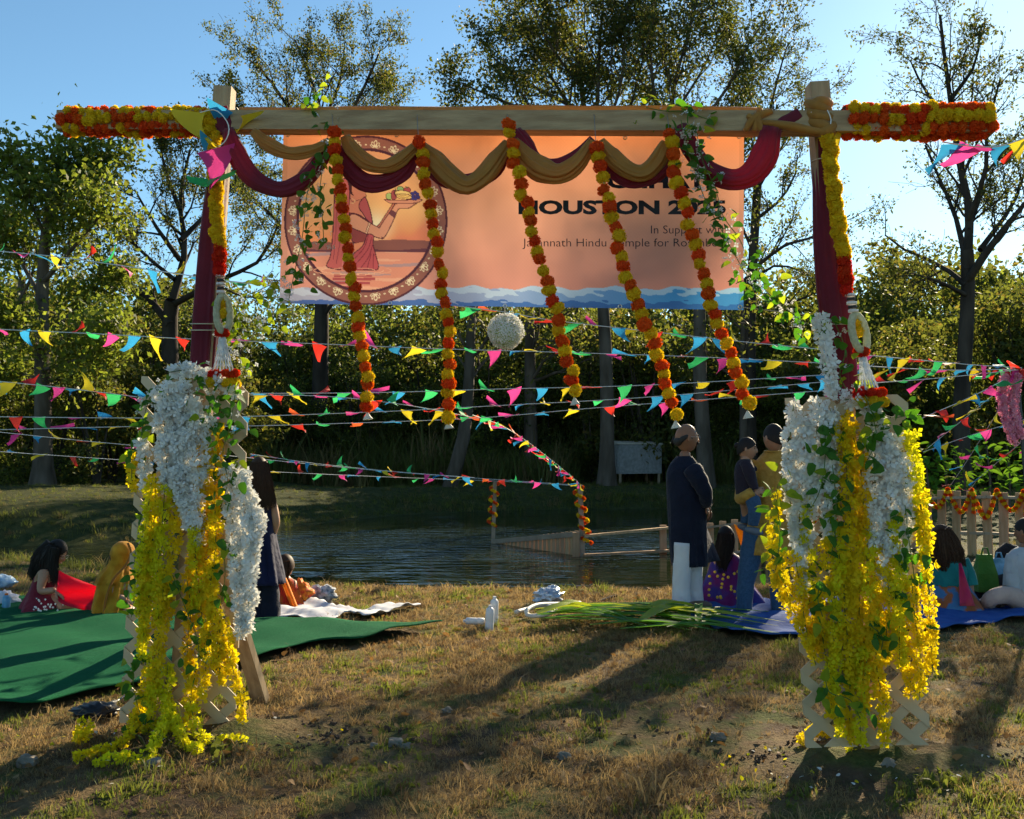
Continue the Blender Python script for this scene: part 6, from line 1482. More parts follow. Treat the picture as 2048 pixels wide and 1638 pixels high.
# --- man in a mustard kurta
Y0 = 8.85; per = thing('person', gnd(1535, 1230), 'man in mustard tunic and jeans seen from behind, holding the toddler', 'person')
hc = A(1547, 877); fc = Vector((-.35, .93, -.12))
V, F = skin_mesh({'pel': (A(1540, 1055), .13), 'che': (A(1542, 960), .14), 'nec': (A(1547, 915), .06), 'hd': (A(1547, 898), .06), 'sl': (A(1514, 938), .06), 'el': (A(1484, 992, -.08), .05), 'wl': (A(1506, 984, -.26), .033), 'sr': (A(1576, 938), .06), 'er': (A(1592, 1000, .05), .05), 'wr': (A(1560, 1010, .22), .035),
    'hl': (A(1510, 1075), .085), 'kl': (A(1494, 1150), .062), 'al': (A(1486, 1215), .045), 'hr': (A(1556, 1075), .085), 'kr': (A(1554, 1150), .062), 'ar': (A(1556, 1215), .045)},
    [('pel', 'che'), ('che', 'nec'), ('nec', 'hd'), ('che', 'sl'), ('sl', 'el'), ('el', 'wl'), ('che', 'sr'), ('sr', 'er'), ('er', 'wr'), ('pel', 'hl'), ('hl', 'kl'), ('kl', 'al'), ('pel', 'hr'), ('hr', 'kr'), ('kr', 'ar')])
mb = MB(); mb.add(V, F); Rm, s = head(mb, hc, .25, fc); hand(mb, A(1508, 983, -.26), (.9, .25, .1), (-.1, -1, .2), L=.15, curl=.7); hand(mb, A(1560, 1008, .20), (-.9, .2, .1), (0, .5, 1), L=.17, curl=.7, side=-1)
BODY[per.name] = mb.build('body', SKIN_L, per, smooth=True); eyes(hc, Rm, s, per); mb = MB(); cap(mb, hc, Rm, s, low=.05, back=.95, thick=1.07); mb.build('hair', HAIR, per, smooth=True)
MUST = cloth('mustard_silk', (.40, .22, .035), (.52, .31, .06), scale=30, trans=.2, tcol=(.6, .32, .05), rough=.6)
JEAN = cloth('blue_denim', (.022, .060, .125), (.035, .085, .165), scale=60)
garment('tunic', Y0, [(1547, 17, 902, .066), (1546, 28, 914, .09), (1544, 40, 932, .125), (1543, 42, 965, .145), (1543, 42, 1010, .15, 0, .03), (1543, 44, 1050, .155, 0, .05), (1541, 46, 1085, .16, 0, .07), (1540, 47, 1108, .165, 0, .09)], MUST, per, seed=5)
mb = MB(); mb.tube([A(1547 + 17 * math.cos(a), 903 - 1 * math.sin(a), .066 * math.sin(a)) for a in np.linspace(0, 6.283, 25)], .013, n=8, caps=False); mb.build('collar', MUST, per, smooth=True)
limb('sleeve', [A(1516, 928), A(1496, 960, -.02), A(1482, 994, -.10), A(1492, 992, -.24), A(1506, 984, -.26)], [.085, .08, .068, .055, .045], MUST, per, pleat=.05, seed=3)
limb('sleeve', [A(1574, 930), A(1590, 965), A(1592, 1000, .06), A(1575, 1008, .17), A(1560, 1010, .21)], [.085, .08, .072, .06, .05], MUST, per, pleat=.05, seed=4)
for p, k in (([A(1512, 1060), A(1502, 1110), A(1492, 1165), A(1488, 1222)], 1), ([A(1556, 1060), A(1556, 1110), A(1556, 1165), A(1558, 1222)], 2)):
    limb('trouser_leg', p, [.105, .095, .075, .068], JEAN, per, pleat=.03, seed=k)
    mb = MB(); f = p[-1]; mb.ball((f.x, f.y + .06, .085), (.05, .13, .045), 14, 8); mb.build('shoe', BLK, per, smooth=True)
# --- the toddler on his arm
Y0 = 8.70; per = thing('person', A(1500, 1050), 'toddler with tied black hair and dark top carried on the man\'s arm', 'person')
hc = A(1494, 898); fc = Vector((.92, -.25, -.05))
V, F = skin_mesh({'pel': (A(1494, 985), .075), 'che': (A(1488, 940), .075), 'nec': (A(1490, 920), .035), 'hd': (A(1492, 908), .05), 's1': (A(1494, 932, -.07), .035), 'e1': (A(1504, 962, -.11), .028), 'w1': (A(1511, 982, -.12), .022), 's2': (A(1488, 932, .07), .035), 'e2': (A(1508, 940, .1), .028), 'w2': (A(1520, 930, .12), .022), 'h1': (A(1504, 990, -.06), .055), 'k1': (A(1510, 1020, -.12), .045), 'a1': (A(1506, 1054, -.10), .032), 'h2': (A(1488, 992, .08), .055), 'k2': (A(1492, 1020, .2), .045), 'a2': (A(1490, 1050, .22), .032)},
    [('pel', 'che'), ('che', 'nec'), ('nec', 'hd'), ('che', 's1'), ('s1', 'e1'), ('e1', 'w1'), ('che', 's2'), ('s2', 'e2'), ('e2', 'w2'), ('pel', 'h1'), ('h1', 'k1'), ('k1', 'a1'), ('pel', 'h2'), ('h2', 'k2'), ('k2', 'a2')])
mb = MB(); mb.add(V, F); Rm, s = head(mb, hc, .19, fc); hand(mb, A(1511, 980, -.12), (.35, -.1, -1), (.3, -1, 0), L=.09, curl=.7); hand(mb, A(1520, 930, .12), (1, 0, .2), (0, 0, 1), L=.09, curl=.7, side=-1); BODY[per.name] = mb.build('body', SKIN_L, per, smooth=True); eyes(hc, Rm, s, per)
mb = MB(); cap(mb, hc, Rm, s, low=-.05, thick=1.10); mb.ball(hc + Rm @ Vector((0, .10 * s, .03 * s)), .030, 12, 8); mb.build('hair', HAIR, per, smooth=True)
DKN = cloth('dark_knit', (.016, .012, .022))
garment('top', Y0, [(1491, 9, 918, .045), (1489, 17, 925, .075), (1488, 20, 945, .098), (1490, 20, 970, .098), (1494, 21, 992, .10)], DKN, per, seed=7)
limb('sleeve', [A(1490, 926, -.04), A(1496, 938, -.08), A(1503, 958, -.11), A(1510, 979, -.12)], [.052, .056, .044, .034], DKN, per); limb('sleeve', [A(1487, 926, .04), A(1492, 934, .08), A(1506, 938, .10), A(1518, 931, .12)], [.052, .056, .044, .034], DKN, per)
limb('trouser_leg', [A(1500, 985, -.05), A(1509, 1015, -.12), A(1506, 1050, -.10)], [.07, .06, .045], JEAN, per); limb('trouser_leg', [A(1490, 985, .07), A(1494, 1015, .2), A(1491, 1046, .22)], [.07, .06, .045], JEAN, per)
SHOE = mat('grey_shoe', (.10, .13, .17), rough=.6)
for x, y, d in ((1508, 1062, -.10), (1493, 1056, .22)):
    t_ = MB(); t_.ball(A(x, y, d), (.085, .038, .034), 14, 8, rot=(0, .25, 0)); t_.build('shoe', SHOE, per, smooth=True)

# --- woman in a purple sari, seated behind the two men
Y0 = 9.45; per = thing('person', gnd(1455, 1206), 'woman seated between the two men in purple and blue sari, dark hair from behind', 'person')
hc = A(1452, 1078); fc = Vector((-.1, 1, -.1))
V, F = skin_mesh({'pel': (A(1450, 1190), .14), 'che': (A(1452, 1130), .11), 'nec': (A(1452, 1102), .045), 'hd': (A(1452, 1092), .06), 's1': (A(1430, 1120), .05), 'e1': (A(1420, 1155, .1), .04), 'w1': (A(1430, 1175, .25), .03), 's2': (A(1474, 1120), .05), 'e2': (A(1485, 1155, .1), .04), 'w2': (A(1476, 1178, .25), .03), 'k1': (A(1415, 1190, .3), .08), 'k2': (A(1490, 1190, .3), .08)},
    [('pel', 'che'), ('che', 'nec'), ('nec', 'hd'), ('che', 's1'), ('s1', 'e1'), ('e1', 'w1'), ('che', 's2'), ('s2', 'e2'), ('e2', 'w2'), ('pel', 'k1'), ('pel', 'k2')])
mb = MB(); mb.add(V, F); Rm, s = head(mb, hc, .23, fc); hand(mb, A(1430, 1175, .24), (.3, .9, -.3), (0, .2, 1), L=.16); hand(mb, A(1476, 1178, .24), (-.3, .9, -.3), (0, .2, 1), L=.16, side=-1); BODY[per.name] = mb.build('body', SKIN_L, per, smooth=True); eyes(hc, Rm, s, per)
mb = MB(); cap(mb, hc, Rm, s, low=-.2, thick=1.12); hairlock(mb, [A(1452, 1066, -.09), A(1450, 1090, -.12), A(1446, 1118, -.14), A(1444, 1136, -.14)], [.07, .085, .08, .03], flat=.45); mb.build('hair', HAIR, per, smooth=True)
PUR = cloth('purple_sari', (.13, .012, .13), (.035, .03, .22), scale=5, contrast=(.45, .55), trans=.15, tcol=(.3, .02, .2)); YEL = cloth('mustard_scarf', (.62, .28, .015), (.72, .36, .02), trans=.4, tcol=(.95, .45, .02))
garment('sari', Y0, [(1453, 14, 1106, .06), (1454, 30, 1116, .10), (1455, 38, 1140, .14), (1455, 46, 1165, .20, .03, .05), (1458, 62, 1188, .30, .05, .08), (1460, 70, 1204, .36, .05, .09), (1460, 72, 1211, .37, .05, .08)], PUR, per, seed=9)
mb = MB(); mb.sheet([[A(1474 + (f * 26 - 6) + v * (18 + 6 * f), 1048 + 78 * f + 10 * v, -.10 - .05 * math.sin(v * 3) + .03 * math.sin(f * 9)) for v in np.linspace(0, 1, 6)] for f in np.linspace(0, 1, 9)]); mb.build('scarf', YEL, per, smooth=True, solid=.006)
GLDOT = mat('gold_motif', (.7, .42, .03), rough=.5); rng = random.Random(5)
mb = MB()
for _ in range(30):
    x, y = rng.uniform(1418, 1500), rng.uniform(1140, 1198); r0 = .015; f = np.interp(y, [1140, 1165, 1188, 1204], [.14, .2, .3, .36]); p = A(x, y, -f * math.sqrt(max(0, 1 - ((x - 1458) / 58) ** 2)) - .005); mb.ball(p, (.014, .006, .014), 6, 4)
tag(mb.build('gold_motifs', GLDOT, per), kind='stuff')

# --- woman in a navy dress, standing behind the left lattice
Y0 = 8.6; per = thing('person', gnd(528, 1240), 'long-haired person in navy dress standing with back turned by the left lattice', 'person')
hc = A(518, 940); fc = Vector((-.25, 1, 0))
V, F = skin_mesh({'pel': (A(522, 1080), .105), 'che': (A(520, 1010), .10), 'nec': (A(519, 972), .042), 'hd': (A(518, 956), .05), 'sl': (A(497, 995), .045), 'el': (A(494, 1045), .035), 'wl': (A(505, 1080, .12), .026), 'sr': (A(543, 995), .045), 'er': (A(553, 1045, -.02), .036), 'wr': (A(544, 1078, .10), .026), 'h1': (A(512, 1110), .075), 'k1': (A(512, 1170), .05), 'a1': (A(514, 1228), .035), 'h2': (A(536, 1110), .075), 'k2': (A(538, 1170), .05), 'a2': (A(538, 1228), .035)},
    [('pel', 'che'), ('che', 'nec'), ('nec', 'hd'), ('che', 'sl'), ('sl', 'el'), ('el', 'wl'), ('che', 'sr'), ('sr', 'er'), ('er', 'wr'), ('pel', 'h1'), ('h1', 'k1'), ('k1', 'a1'), ('pel', 'h2'), ('h2', 'k2'), ('k2', 'a2')])
mb = MB(); mb.add(V, F); Rm, s = head(mb, hc, .215, fc); hand(mb, A(505, 1080, .11), (.6, .6, -.3), (0, .2, 1), L=.15); hand(mb, A(544, 1078, .09), (-.6, .6, -.3), (0, .2, 1), L=.15, side=-1); BODY[per.name] = mb.build('body', SKIN_L, per, smooth=True); eyes(hc, Rm, s, per)
mb = MB(); cap(mb, hc, Rm, s, low=-.35, thick=1.12)
for k, (dx, w) in enumerate(((-12, .05), (-2, .06), (10, .055), (18, .04))): hairlock(mb, [A(518 + dx * .35, 925, -.07), A(519 + dx * .8, 960, -.11), A(522 + dx * 1.1, 990, -.12), A(524 + dx * 1.25, 1012 - abs(k - 1.5) * 5, -.13)], [.05, w, w * .95, .012], flat=.5)
mb.build('hair', HAIR_B, per, smooth=True)
NVD = cloth('navy_dress', (.006, .008, .035), (.011, .014, .058), trans=.12, tcol=(.03, .04, .16))
garment('dress', Y0, [(519, 20, 982, .075), (520, 27, 1000, .10), (521, 27, 1040, .11, 0, .02), (523, 26, 1070, .11, 0, .05), (526, 30, 1110, .14, 0, .08), (528, 36, 1150, .17, 0, .11), (529, 38, 1167, .18, 0, .13)], NVD, per, seed=11)
for p, k in (([A(516, 1120), A(515, 1180), A(515, 1240)], 1), ([A(536, 1120), A(538, 1180), A(539, 1240)], 2)): limb('trouser_leg', p, [.09, .085, .10], NAVY, per, pleat=.03, seed=k)

# --- person in orange seated behind her
Y0 = 9.3; per = thing('person', gnd(575, 1226), 'person seated in orange and red sari beside the white sheet', 'person')
hc = A(570, 1134); fc = Vector((.5, .85, -.2))
V, F = skin_mesh({'pel': (A(574, 1205), .12), 'che': (A(571, 1175), .10), 'nec': (A(570, 1155), .04), 'hd': (A(570, 1146), .05), 's1': (A(556, 1168), .045), 'e1': (A(556, 1192, .1), .035), 'w1': (A(575, 1205, .2), .025), 's2': (A(588, 1168), .045), 'e2': (A(598, 1192, .05), .035), 'w2': (A(600, 1205, .18), .025)},
    [('pel', 'che'), ('che', 'nec'), ('nec', 'hd'), ('che', 's1'), ('s1', 'e1'), ('e1', 'w1'), ('che', 's2'), ('s2', 'e2'), ('e2', 'w2')])
mb = MB(); mb.add(V, F); Rm, s = head(mb, hc, .21, fc); hand(mb, A(600, 1205, .18), (.5, .8, -.3), (0, 0, 1), L=.15); hand(mb, A(575, 1205, .2), (.5, .8, -.3), (0, 0, 1), L=.15, side=-1); BODY[per.name] = mb.build('body', SKIN_L, per, smooth=True); eyes(hc, Rm, s, per)
mb = MB(); cap(mb, hc, Rm, s, low=-.3, thick=1.16); hairlock(mb, [A(568, 1122, -.08), A(566, 1142, -.10), A(568, 1160, -.10)], [.05, .07, .02]); mb.build('hair', HAIR_B, per, smooth=True)
ORS = cloth('orange_sari', (.62, .13, .015), (.55, .03, .012), scale=9, contrast=(.46, .54), trans=.3, tcol=(.95, .25, .03)); garment('sari', Y0, [(570, 12, 1156, .05), (572, 22, 1164, .09), (574, 27, 1185, .14, 0, .05), (577, 32, 1205, .20, 0, .08), (578, 34, 1227, .24, 0, .08)], ORS, per, seed=13)
mb = MB(); mb.sheet([[A(560 + 10 * v + 28 * f, 1158 + 70 * f - 8 * v, -.15 - .06 * f + .02 * math.sin(v * 7)) for v in np.linspace(0, 1, 5)] for f in np.linspace(0, 1, 8)]); mb.build('shawl', cloth('orange_shawl', (.70, .24, .03), trans=.35, tcol=(1, .4, .05)), per, smooth=True, solid=.006)

# --- woman in red on the green mat
Y0 = 9.0; per = thing('person', gnd(100, 1226), 'long-haired woman in dark red dress seated on the green mat, reaching down', 'person')
hc = A(112, 1106); fc = Vector((.88, -.2, -.42))
V, F = skin_mesh({'pel': (A(88, 1200), .13), 'che': (A(92, 1160), .10), 'nec': (A(100, 1130), .042), 'hd': (A(106, 1118), .05), 's1': (A(88, 1146, -.12), .048), 'e1': (A(80, 1184, -.16), .038), 'w1': (A(112, 1180, -.20), .027), 's2': (A(104, 1146, .12), .048), 'e2': (A(116, 1178, .2), .038), 'w2': (A(138, 1188, .15), .027), 'k1': (A(150, 1208, -.12), .075), 'k2': (A(148, 1208, .22), .075), 'f1': (A(112, 1216, -.2), .05)},
    [('pel', 'che'), ('che', 'nec'), ('nec', 'hd'), ('che', 's1'), ('s1', 'e1'), ('e1', 'w1'), ('che', 's2'), ('s2', 'e2'), ('e2', 'w2'), ('pel', 'k1'), ('k1', 'f1'), ('pel', 'k2')])
mb = MB(); mb.add(V, F); Rm, s = head(mb, hc, .225, fc, up=(.2, 0, 1)); hand(mb, A(112, 1180, -.20), (.8, -.05, -.55), (.35, -.35, .9), L=.17, curl=.3); hand(mb, A(138, 1188, .15), (.9, 0, -.4), (.2, 0, 1), L=.16, side=-1); BODY[per.name] = mb.build('body', SKIN_L, per, smooth=True); eyes(hc, Rm, s, per)
mb = MB(); cap(mb, hc, Rm, s, low=-.3, thick=1.12)
for k, (pts, w) in enumerate([([(104, 1090), (86, 1112), (74, 1138), (66, 1152)], .07), ([(106, 1092), (94, 1118), (88, 1142), (84, 1154)], .075), ([(112, 1096), (106, 1124), (108, 1148), (110, 1162)], .045), ([(100, 1086), (80, 1106), (70, 1130), (60, 1150)], .05)]): hairlock(mb, [A(x, y, -.05 - .03 * (k % 3)) for x, y in pts], [.05, w, w * .9, .015], flat=.55)
mb.build('hair', HAIR, per, smooth=True)
mb = MB()
for sx in (-1, 1): mb.tube([hc + Rm @ Vector(((sx * .030 + .021 * math.cos(a)) * s, -.098 * s, (.006 + .017 * math.sin(a)) * s)) for a in np.linspace(0, 6.283, 15)], .0022, n=5, caps=False)
mb.build('glasses', WIRE, per)
RED = cloth('dark_red_dress', (.16, .010, .022), (.22, .016, .034), trans=.1, tcol=(.4, .02, .05)); garment('dress', Y0, [(96, 22, 1146, .085), (94, 26, 1158, .12), (90, 27, 1176, .13), (90, 34, 1192, .18, 0, .03), (94, 46, 1208, .26, 0, .05), (98, 52, 1222, .32, 0, .06), (98, 52, 1229, .32, 0, .06)], RED, per, seed=17)
mb = MB(); rng = random.Random(8)
for _ in range(34):
    x, y = rng.uniform(62, 138), rng.uniform(1196, 1222); f = np.interp(y, [1192, 1208, 1222], [.19, .27, .33]); hw = np.interp(y, [1192, 1208, 1222], [34, 46, 52]); q_ = max(0, 1 - ((x - 96) / hw) ** 2); mb.ball(A(x, y, -f * math.sqrt(q_) - .008), (.009, .005, .009), 6, 4)
tag(mb.build('sequins', mat('sequin', (.75, .70, .66), rough=.3), per), kind='stuff')
DUP = cloth('red_scarf', (.55, .012, .045), (.62, .02, .055), trans=.5, tcol=(.95, .02, .07), rough=.5)
rows = []
for f in np.linspace(0, 1, 16):
    top = (118 + 80 * f, 1140 + 34 * f ** .8); bot = (112 + 90 * f, 1196 + 31 * f ** .5); rows.append([at(top[0] + (bot[0] - top[0]) * v, top[1] + (bot[1] - top[1]) * v, 9.0 - .14 - .12 * v - .06 * f + .025 * math.sin(9 * v + 5 * f)) for v in np.linspace(0, 1, 9)])
mb = MB(); mb.sheet(rows); mb.build('scarf', DUP, per, smooth=True, solid=.004)

# --- person in a yellow sari beside her
Y0 = 8.75; per = thing('person', gnd(232, 1236), 'person in golden yellow sari with veiled head seated on the green mat', 'person')
hc = A(244, 1112); fc = Vector((.8, .5, -.25))
V, F = skin_mesh({'pel': (A(232, 1205), .14), 'che': (A(236, 1160), .11), 'nec': (A(241, 1134), .045), 'hd': (A(243, 1122), .05), 's1': (A(224, 1152, -.1), .05), 'e1': (A(226, 1190, -.15), .04), 'w1': (A(254, 1200, -.1), .028), 's2': (A(250, 1152, .1), .05), 'e2': (A(262, 1188, .15), .04), 'w2': (A(276, 1205, .1), .028), 'k1': (A(262, 1215, .1), .08), 'f1': (A(250, 1232, -.22), .04)},
    [('pel', 'che'), ('che', 'nec'), ('nec', 'hd'), ('che', 's1'), ('s1', 'e1'), ('e1', 'w1'), ('che', 's2'), ('s2', 'e2'), ('e2', 'w2'), ('pel', 'k1'), ('k1', 'f1')])
mb = MB(); mb.add(V, F); Rm, s = head(mb, hc, .225, fc); hand(mb, A(254, 1200, -.1), (.9, -.1, -.4), (.2, -.2, 1), L=.16); hand(mb, A(276, 1205, .1), (.9, 0, -.4), (0, 0, 1), L=.16, side=-1); BODY[per.name] = mb.build('body', SKIN_L, per, smooth=True); eyes(hc, Rm, s, per)
mb = MB(); cap(mb, hc, Rm, s, low=-.2, thick=1.06); mb.build('hair', HAIR, per, smooth=True)
YS = cloth('golden_sari', (.46, .20, .012), (.70, .40, .035), scale=11, trans=.38, tcol=(.95, .48, .02))
garment('veil', Y0, [(246, 7, 1083, .04), (246, 19, 1089, .10), (246, 24, 1106, .125, 0, .02), (243, 22, 1122, .11, 0, .05), (238, 22, 1132, .11, 0, .07), (232, 31, 1146, .15, 0, .07), (228, 35, 1165, .18, 0, .08)], YS, per, seed=19)
garment('sari', Y0, [(238, 20, 1134, .10), (233, 32, 1150, .16, 0, .04), (229, 34, 1185, .20, 0, .08), (228, 36, 1210, .25, 0, .09), (230, 38, 1232, .28, 0, .10), (230, 38, 1240, .28, 0, .1)], YS, per, seed=20)

mb = MB(); mb.tube(spline([tuple(A(x, y, d)) for x, y, d in ((256, 1086, -.06), (262, 1106, -.10), (252, 1130, -.14), (226, 1160, -.20), (212, 1200, -.24), (208, 1234, -.25))], 24), .012, n=6, flat=.5); mb.build('border', cloth('sari_border', (.30, .10, .01)), per, smooth=True)
# --- woman in teal at the right
Y0 = 9.0; per = thing('person', gnd(1895, 1224), 'woman with long brown hair in teal top seated by the fence', 'person')
hc = A(1884, 1078); fc = Vector((-.35, .9, -.15))
V, F = skin_mesh({'pel': (A(1896, 1195), .14), 'che': (A(1896, 1140), .12), 'nec': (A(1890, 1104), .045), 'hd': (A(1886, 1090), .055), 's1': (A(1872, 1126), .055), 'e1': (A(1866, 1170, .05), .042), 'w1': (A(1884, 1195, .18), .03), 's2': (A(1920, 1126), .055), 'e2': (A(1938, 1165, -.02), .042), 'w2': (A(1944, 1206, -.12), .03), 'k1': (A(1868, 1205, .2), .08), 'k2': (A(1935, 1208, .2), .08)},
    [('pel', 'che'), ('che', 'nec'), ('nec', 'hd'), ('che', 's1'), ('s1', 'e1'), ('e1', 'w1'), ('che', 's2'), ('s2', 'e2'), ('e2', 'w2'), ('pel', 'k1'), ('pel', 'k2')])
mb = MB(); mb.add(V, F); Rm, s = head(mb, hc, .235, fc); hand(mb, A(1944, 1206, -.12), (.5, -.3, -.7), (.5, -.4, .6), L=.16, curl=.3); hand(mb, A(1884, 1195, .18), (.3, .9, -.2), (0, 0, 1), L=.16, side=-1); BODY[per.name] = mb.build('body', SKIN_L, per, smooth=True); eyes(hc, Rm, s, per)
mb = MB(); cap(mb, hc, Rm, s, low=-.35, thick=1.13)
for k, (pts, w) in enumerate([([(1884, 1060), (1896, 1090), (1906, 1118), (1910, 1136)], .07), ([(1880, 1062), (1880, 1096), (1886, 1124), (1896, 1138)], .08), ([(1890, 1058), (1908, 1084), (1920, 1112), (1926, 1128)], .05), ([(1874, 1066), (1868, 1096), (1872, 1116), (1880, 1128)], .05)]): hairlock(mb, [A(x, y, -.09 - .02 * (k % 2)) for x, y in pts], [.05, w, w * .9, .012], flat=.5)
mb.build('hair', HAIR_B, per, smooth=True)
TEAL = cloth('teal_top', (.012, .17, .17), (.018, .22, .21), trans=.15, tcol=(.02, .4, .38)); garment('top', Y0, [(1892, 16, 1106, .06), (1894, 32, 1116, .10), (1896, 38, 1135, .14), (1897, 38, 1155, .15, 0, .03), (1898, 37, 1170, .16, 0, .04)], TEAL, per, seed=23)
limb('sleeve', [A(1920, 1122), A(1934, 1150, -.02), A(1940, 1172, -.04)], [.08, .075, .07], TEAL, per); limb('sleeve', [A(1872, 1122), A(1864, 1150, .02), A(1868, 1172, .06)], [.08, .075, .07], TEAL, per)
SK = cloth('blue_rust_skirt', (.05, .15, .30), (.30, .09, .03), scale=6, contrast=(.47, .53)); garment('skirt', Y0, [(1898, 36, 1168, .16), (1898, 46, 1185, .22, .02, .04), (1900, 56, 1205, .30, .04, .06), (1900, 60, 1222, .33, .04, .06), (1900, 60, 1228, .33, .04, .06)], SK, per, seed=24)
mb = MB(); mb.sheet([[at(1918 + 4 * v + f * (2 + 26 * v), 1126 + 86 * f, 9.0 - .19 - .1 * f + .02 * math.sin(v * 6)) for v in np.linspace(0, 1, 5)] for f in np.linspace(0, 1, 9)]); mb.build('scarf', cloth('pink_scarf', (.62, .03, .16), (.72, .10, .12), trans=.4, tcol=(.95, .06, .25)), per, smooth=True, solid=.005)

# --- two people at the right edge
Y0 = 9.0; per = thing('person', gnd(2035, 1224), 'person in pale grey shirt and peach trousers sitting at the right edge', 'person')
hc = A(2052, 1064); fc = Vector((-.5, .85, -.1))
V, F = skin_mesh({'pel': (A(2048, 1195), .14), 'che': (A(2050, 1130), .14), 'nec': (A(2052, 1096), .055), 'hd': (A(2052, 1082), .06), 's1': (A(2030, 1120), .06), 'e1': (A(2026, 1165, -.03), .048), 'w1': (A(2038, 1206, -.10), .032), 's2': (A(2076, 1120), .06), 'e2': (A(2084, 1165), .048), 'w2': (A(2074, 1200, .15), .032), 'k1': (A(1992, 1190, -.1), .08), 'f1': (A(1986, 1216, .2), .05), 'k2': (A(2090, 1195, .3), .08)},
    [('pel', 'che'), ('che', 'nec'), ('nec', 'hd'), ('che', 's1'), ('s1', 'e1'), ('e1', 'w1'), ('che', 's2'), ('s2', 'e2'), ('e2', 'w2'), ('pel', 'k1'), ('k1', 'f1'), ('pel', 'k2')])
mb = MB(); mb.add(V, F); Rm, s = head(mb, hc, .24, fc); hand(mb, A(2038, 1206, -.10), (-.2, -.3, -1), (0, -1, .2), L=.17, curl=.3); hand(mb, A(2074, 1200, .15), (-.5, .8, -.2), (0, 0, 1), L=.17, side=-1); BODY[per.name] = mb.build('body', SKIN, per, smooth=True); eyes(hc, Rm, s, per); mb = MB(); cap(mb, hc, Rm, s, low=.05, thick=1.08); mb.build('hair', HAIR, per, smooth=True)
SHR = cloth('pale_grey_shirt', (.42, .44, .46), (.50, .52, .54), trans=.12); PCH = cloth('peach_trousers', (.52, .36, .30), (.60, .43, .36), trans=.1)
garment('shirt', Y0, [(2052, 16, 1094, .065), (2051, 32, 1104, .10), (2050, 38, 1125, .15), (2050, 40, 1160, .16, 0, .03), (2050, 42, 1200, .18, 0, .05)], SHR, per, seed=29); limb('sleeve', [A(2032, 1112), A(2026, 1150, -.04), A(2034, 1200, -.10)], [.085, .075, .055], SHR, per, pleat=.05); limb('sleeve', [A(2074, 1112), A(2084, 1150), A(2078, 1190, .1)], [.085, .075, .055], SHR, per)
limb('trouser_leg', [A(2042, 1200, -.05), A(2012, 1190, -.18), A(1984, 1196, -.20), A(1976, 1212, .0), A(2000, 1214, .15)], [.10, .078, .068, .056, .05], PCH, per, pleat=.03); limb('trouser_leg', [A(2060, 1196, .1), A(2090, 1196, .3)], [.13, .1], PCH, per)
Y0 = 9.6; per = thing('person', gnd(2075, 1200), 'person in black with raised knee at the right edge, behind the pale shirt', 'person')
hc = A(2096, 1070); fc = Vector((-.9, .2, -.1))
V, F = skin_mesh({'pel': (A(2090, 1180), .13), 'che': (A(2094, 1130), .13), 'nec': (A(2096, 1100), .05), 'hd': (A(2096, 1086), .055), 's1': (A(2078, 1122), .055), 'e1': (A(2058, 1150), .045), 'w1': (A(2036, 1135), .03), 's2': (A(2112, 1122), .055), 'e2': (A(2110, 1160), .045), 'w2': (A(2080, 1160), .03), 'k1': (A(2012, 1104), .075), 'f1': (A(2006, 1180), .05), 'k2': (A(2020, 1165, -.15), .075), 'f2': (A(1950, 1185, -.2), .05)}, [('pel', 'che'), ('che', 'nec'), ('nec', 'hd'), ('che', 's1'), ('s1', 'e1'), ('e1', 'w1'), ('che', 's2'), ('s2', 'e2'), ('e2', 'w2'), ('pel', 'k1'), ('k1', 'f1'), ('pel', 'k2'), ('k2', 'f2')])
mb = MB(); mb.add(V, F); Rm, s = head(mb, hc, .23, fc); hand(mb, A(2036, 1135), (-1, 0, .3), (0, 0, 1), L=.16); hand(mb, A(2080, 1160), (-1, 0, 0), (0, 0, 1), L=.16, side=-1); BODY[per.name] = mb.build('body', SKIN, per, smooth=True); eyes(hc, Rm, s, per); mb = MB(); cap(mb, hc, Rm, s, thick=1.1); mb.build('hair', HAIR, per, smooth=True)
BKT = cloth('black_cotton', (.010, .009, .011)); garment('shirt', Y0, [(2096, 16, 1100, .07), (2095, 34, 1114, .12), (2094, 36, 1150, .15), (2092, 36, 1185, .16)], BKT, per)
limb('trouser_leg', [A(2088, 1175), A(2050, 1135), A(2014, 1104), A(2008, 1140), A(2006, 1178)], [.12, .11, .10, .085, .07], BKT, per); limb('trouser_leg', [A(2088, 1180, -.05), A(2020, 1165, -.15), A(1950, 1184, -.2)], [.12, .10, .07], BKT, per)
# bags beside them
def tote(label, x, y, w, h, d, m, hm, Y):
    c = at(x, y, Y); t = thing('shopping_bag', c, label, 'bag', 'bags by the fence'); rr = []
    for f, k in ((0, 1), (.05, 1.03), (.5, .92), (.85, .75), (1, .68)): rr.append([c + Vector((sx * w / 2 * k, sy * d / 2 * (k if f < .8 else .35), h * f)) for sx, sy in ((-1, -1), (0, -1.15), (1, -1), (1.05, 0), (1, 1), (0, 1.1), (-1, 1), (-1.05, 0))])
    mb = MB(); mb.rings(rr); mb.build('sack', m, t); mb = MB(); mb.tube([c + Vector((-w * .2, -.02, h * .98)), c + Vector((-w * .1, -.02, h * 1.18)), c + Vector((w * .1, -.02, h * 1.18)), c + Vector((w * .2, -.02, h * .98))], .008, n=6); mb.build('handle', hm, t)
GB = cloth('green_bag', (.05, .15, .02), (.08, .20, .03)); tote('olive green tote bag between the seated people by the fence', 1970, 1182, .19, .34, .16, GB, GB, 9.35)
BB = cloth('blue_bag', (.03, .16, .32), (.2, .4, .6), scale=10); tote('blue and white shopping bag right of the green tote', 1997, 1180, .18, .30, .16, BB, BB, 9.5)
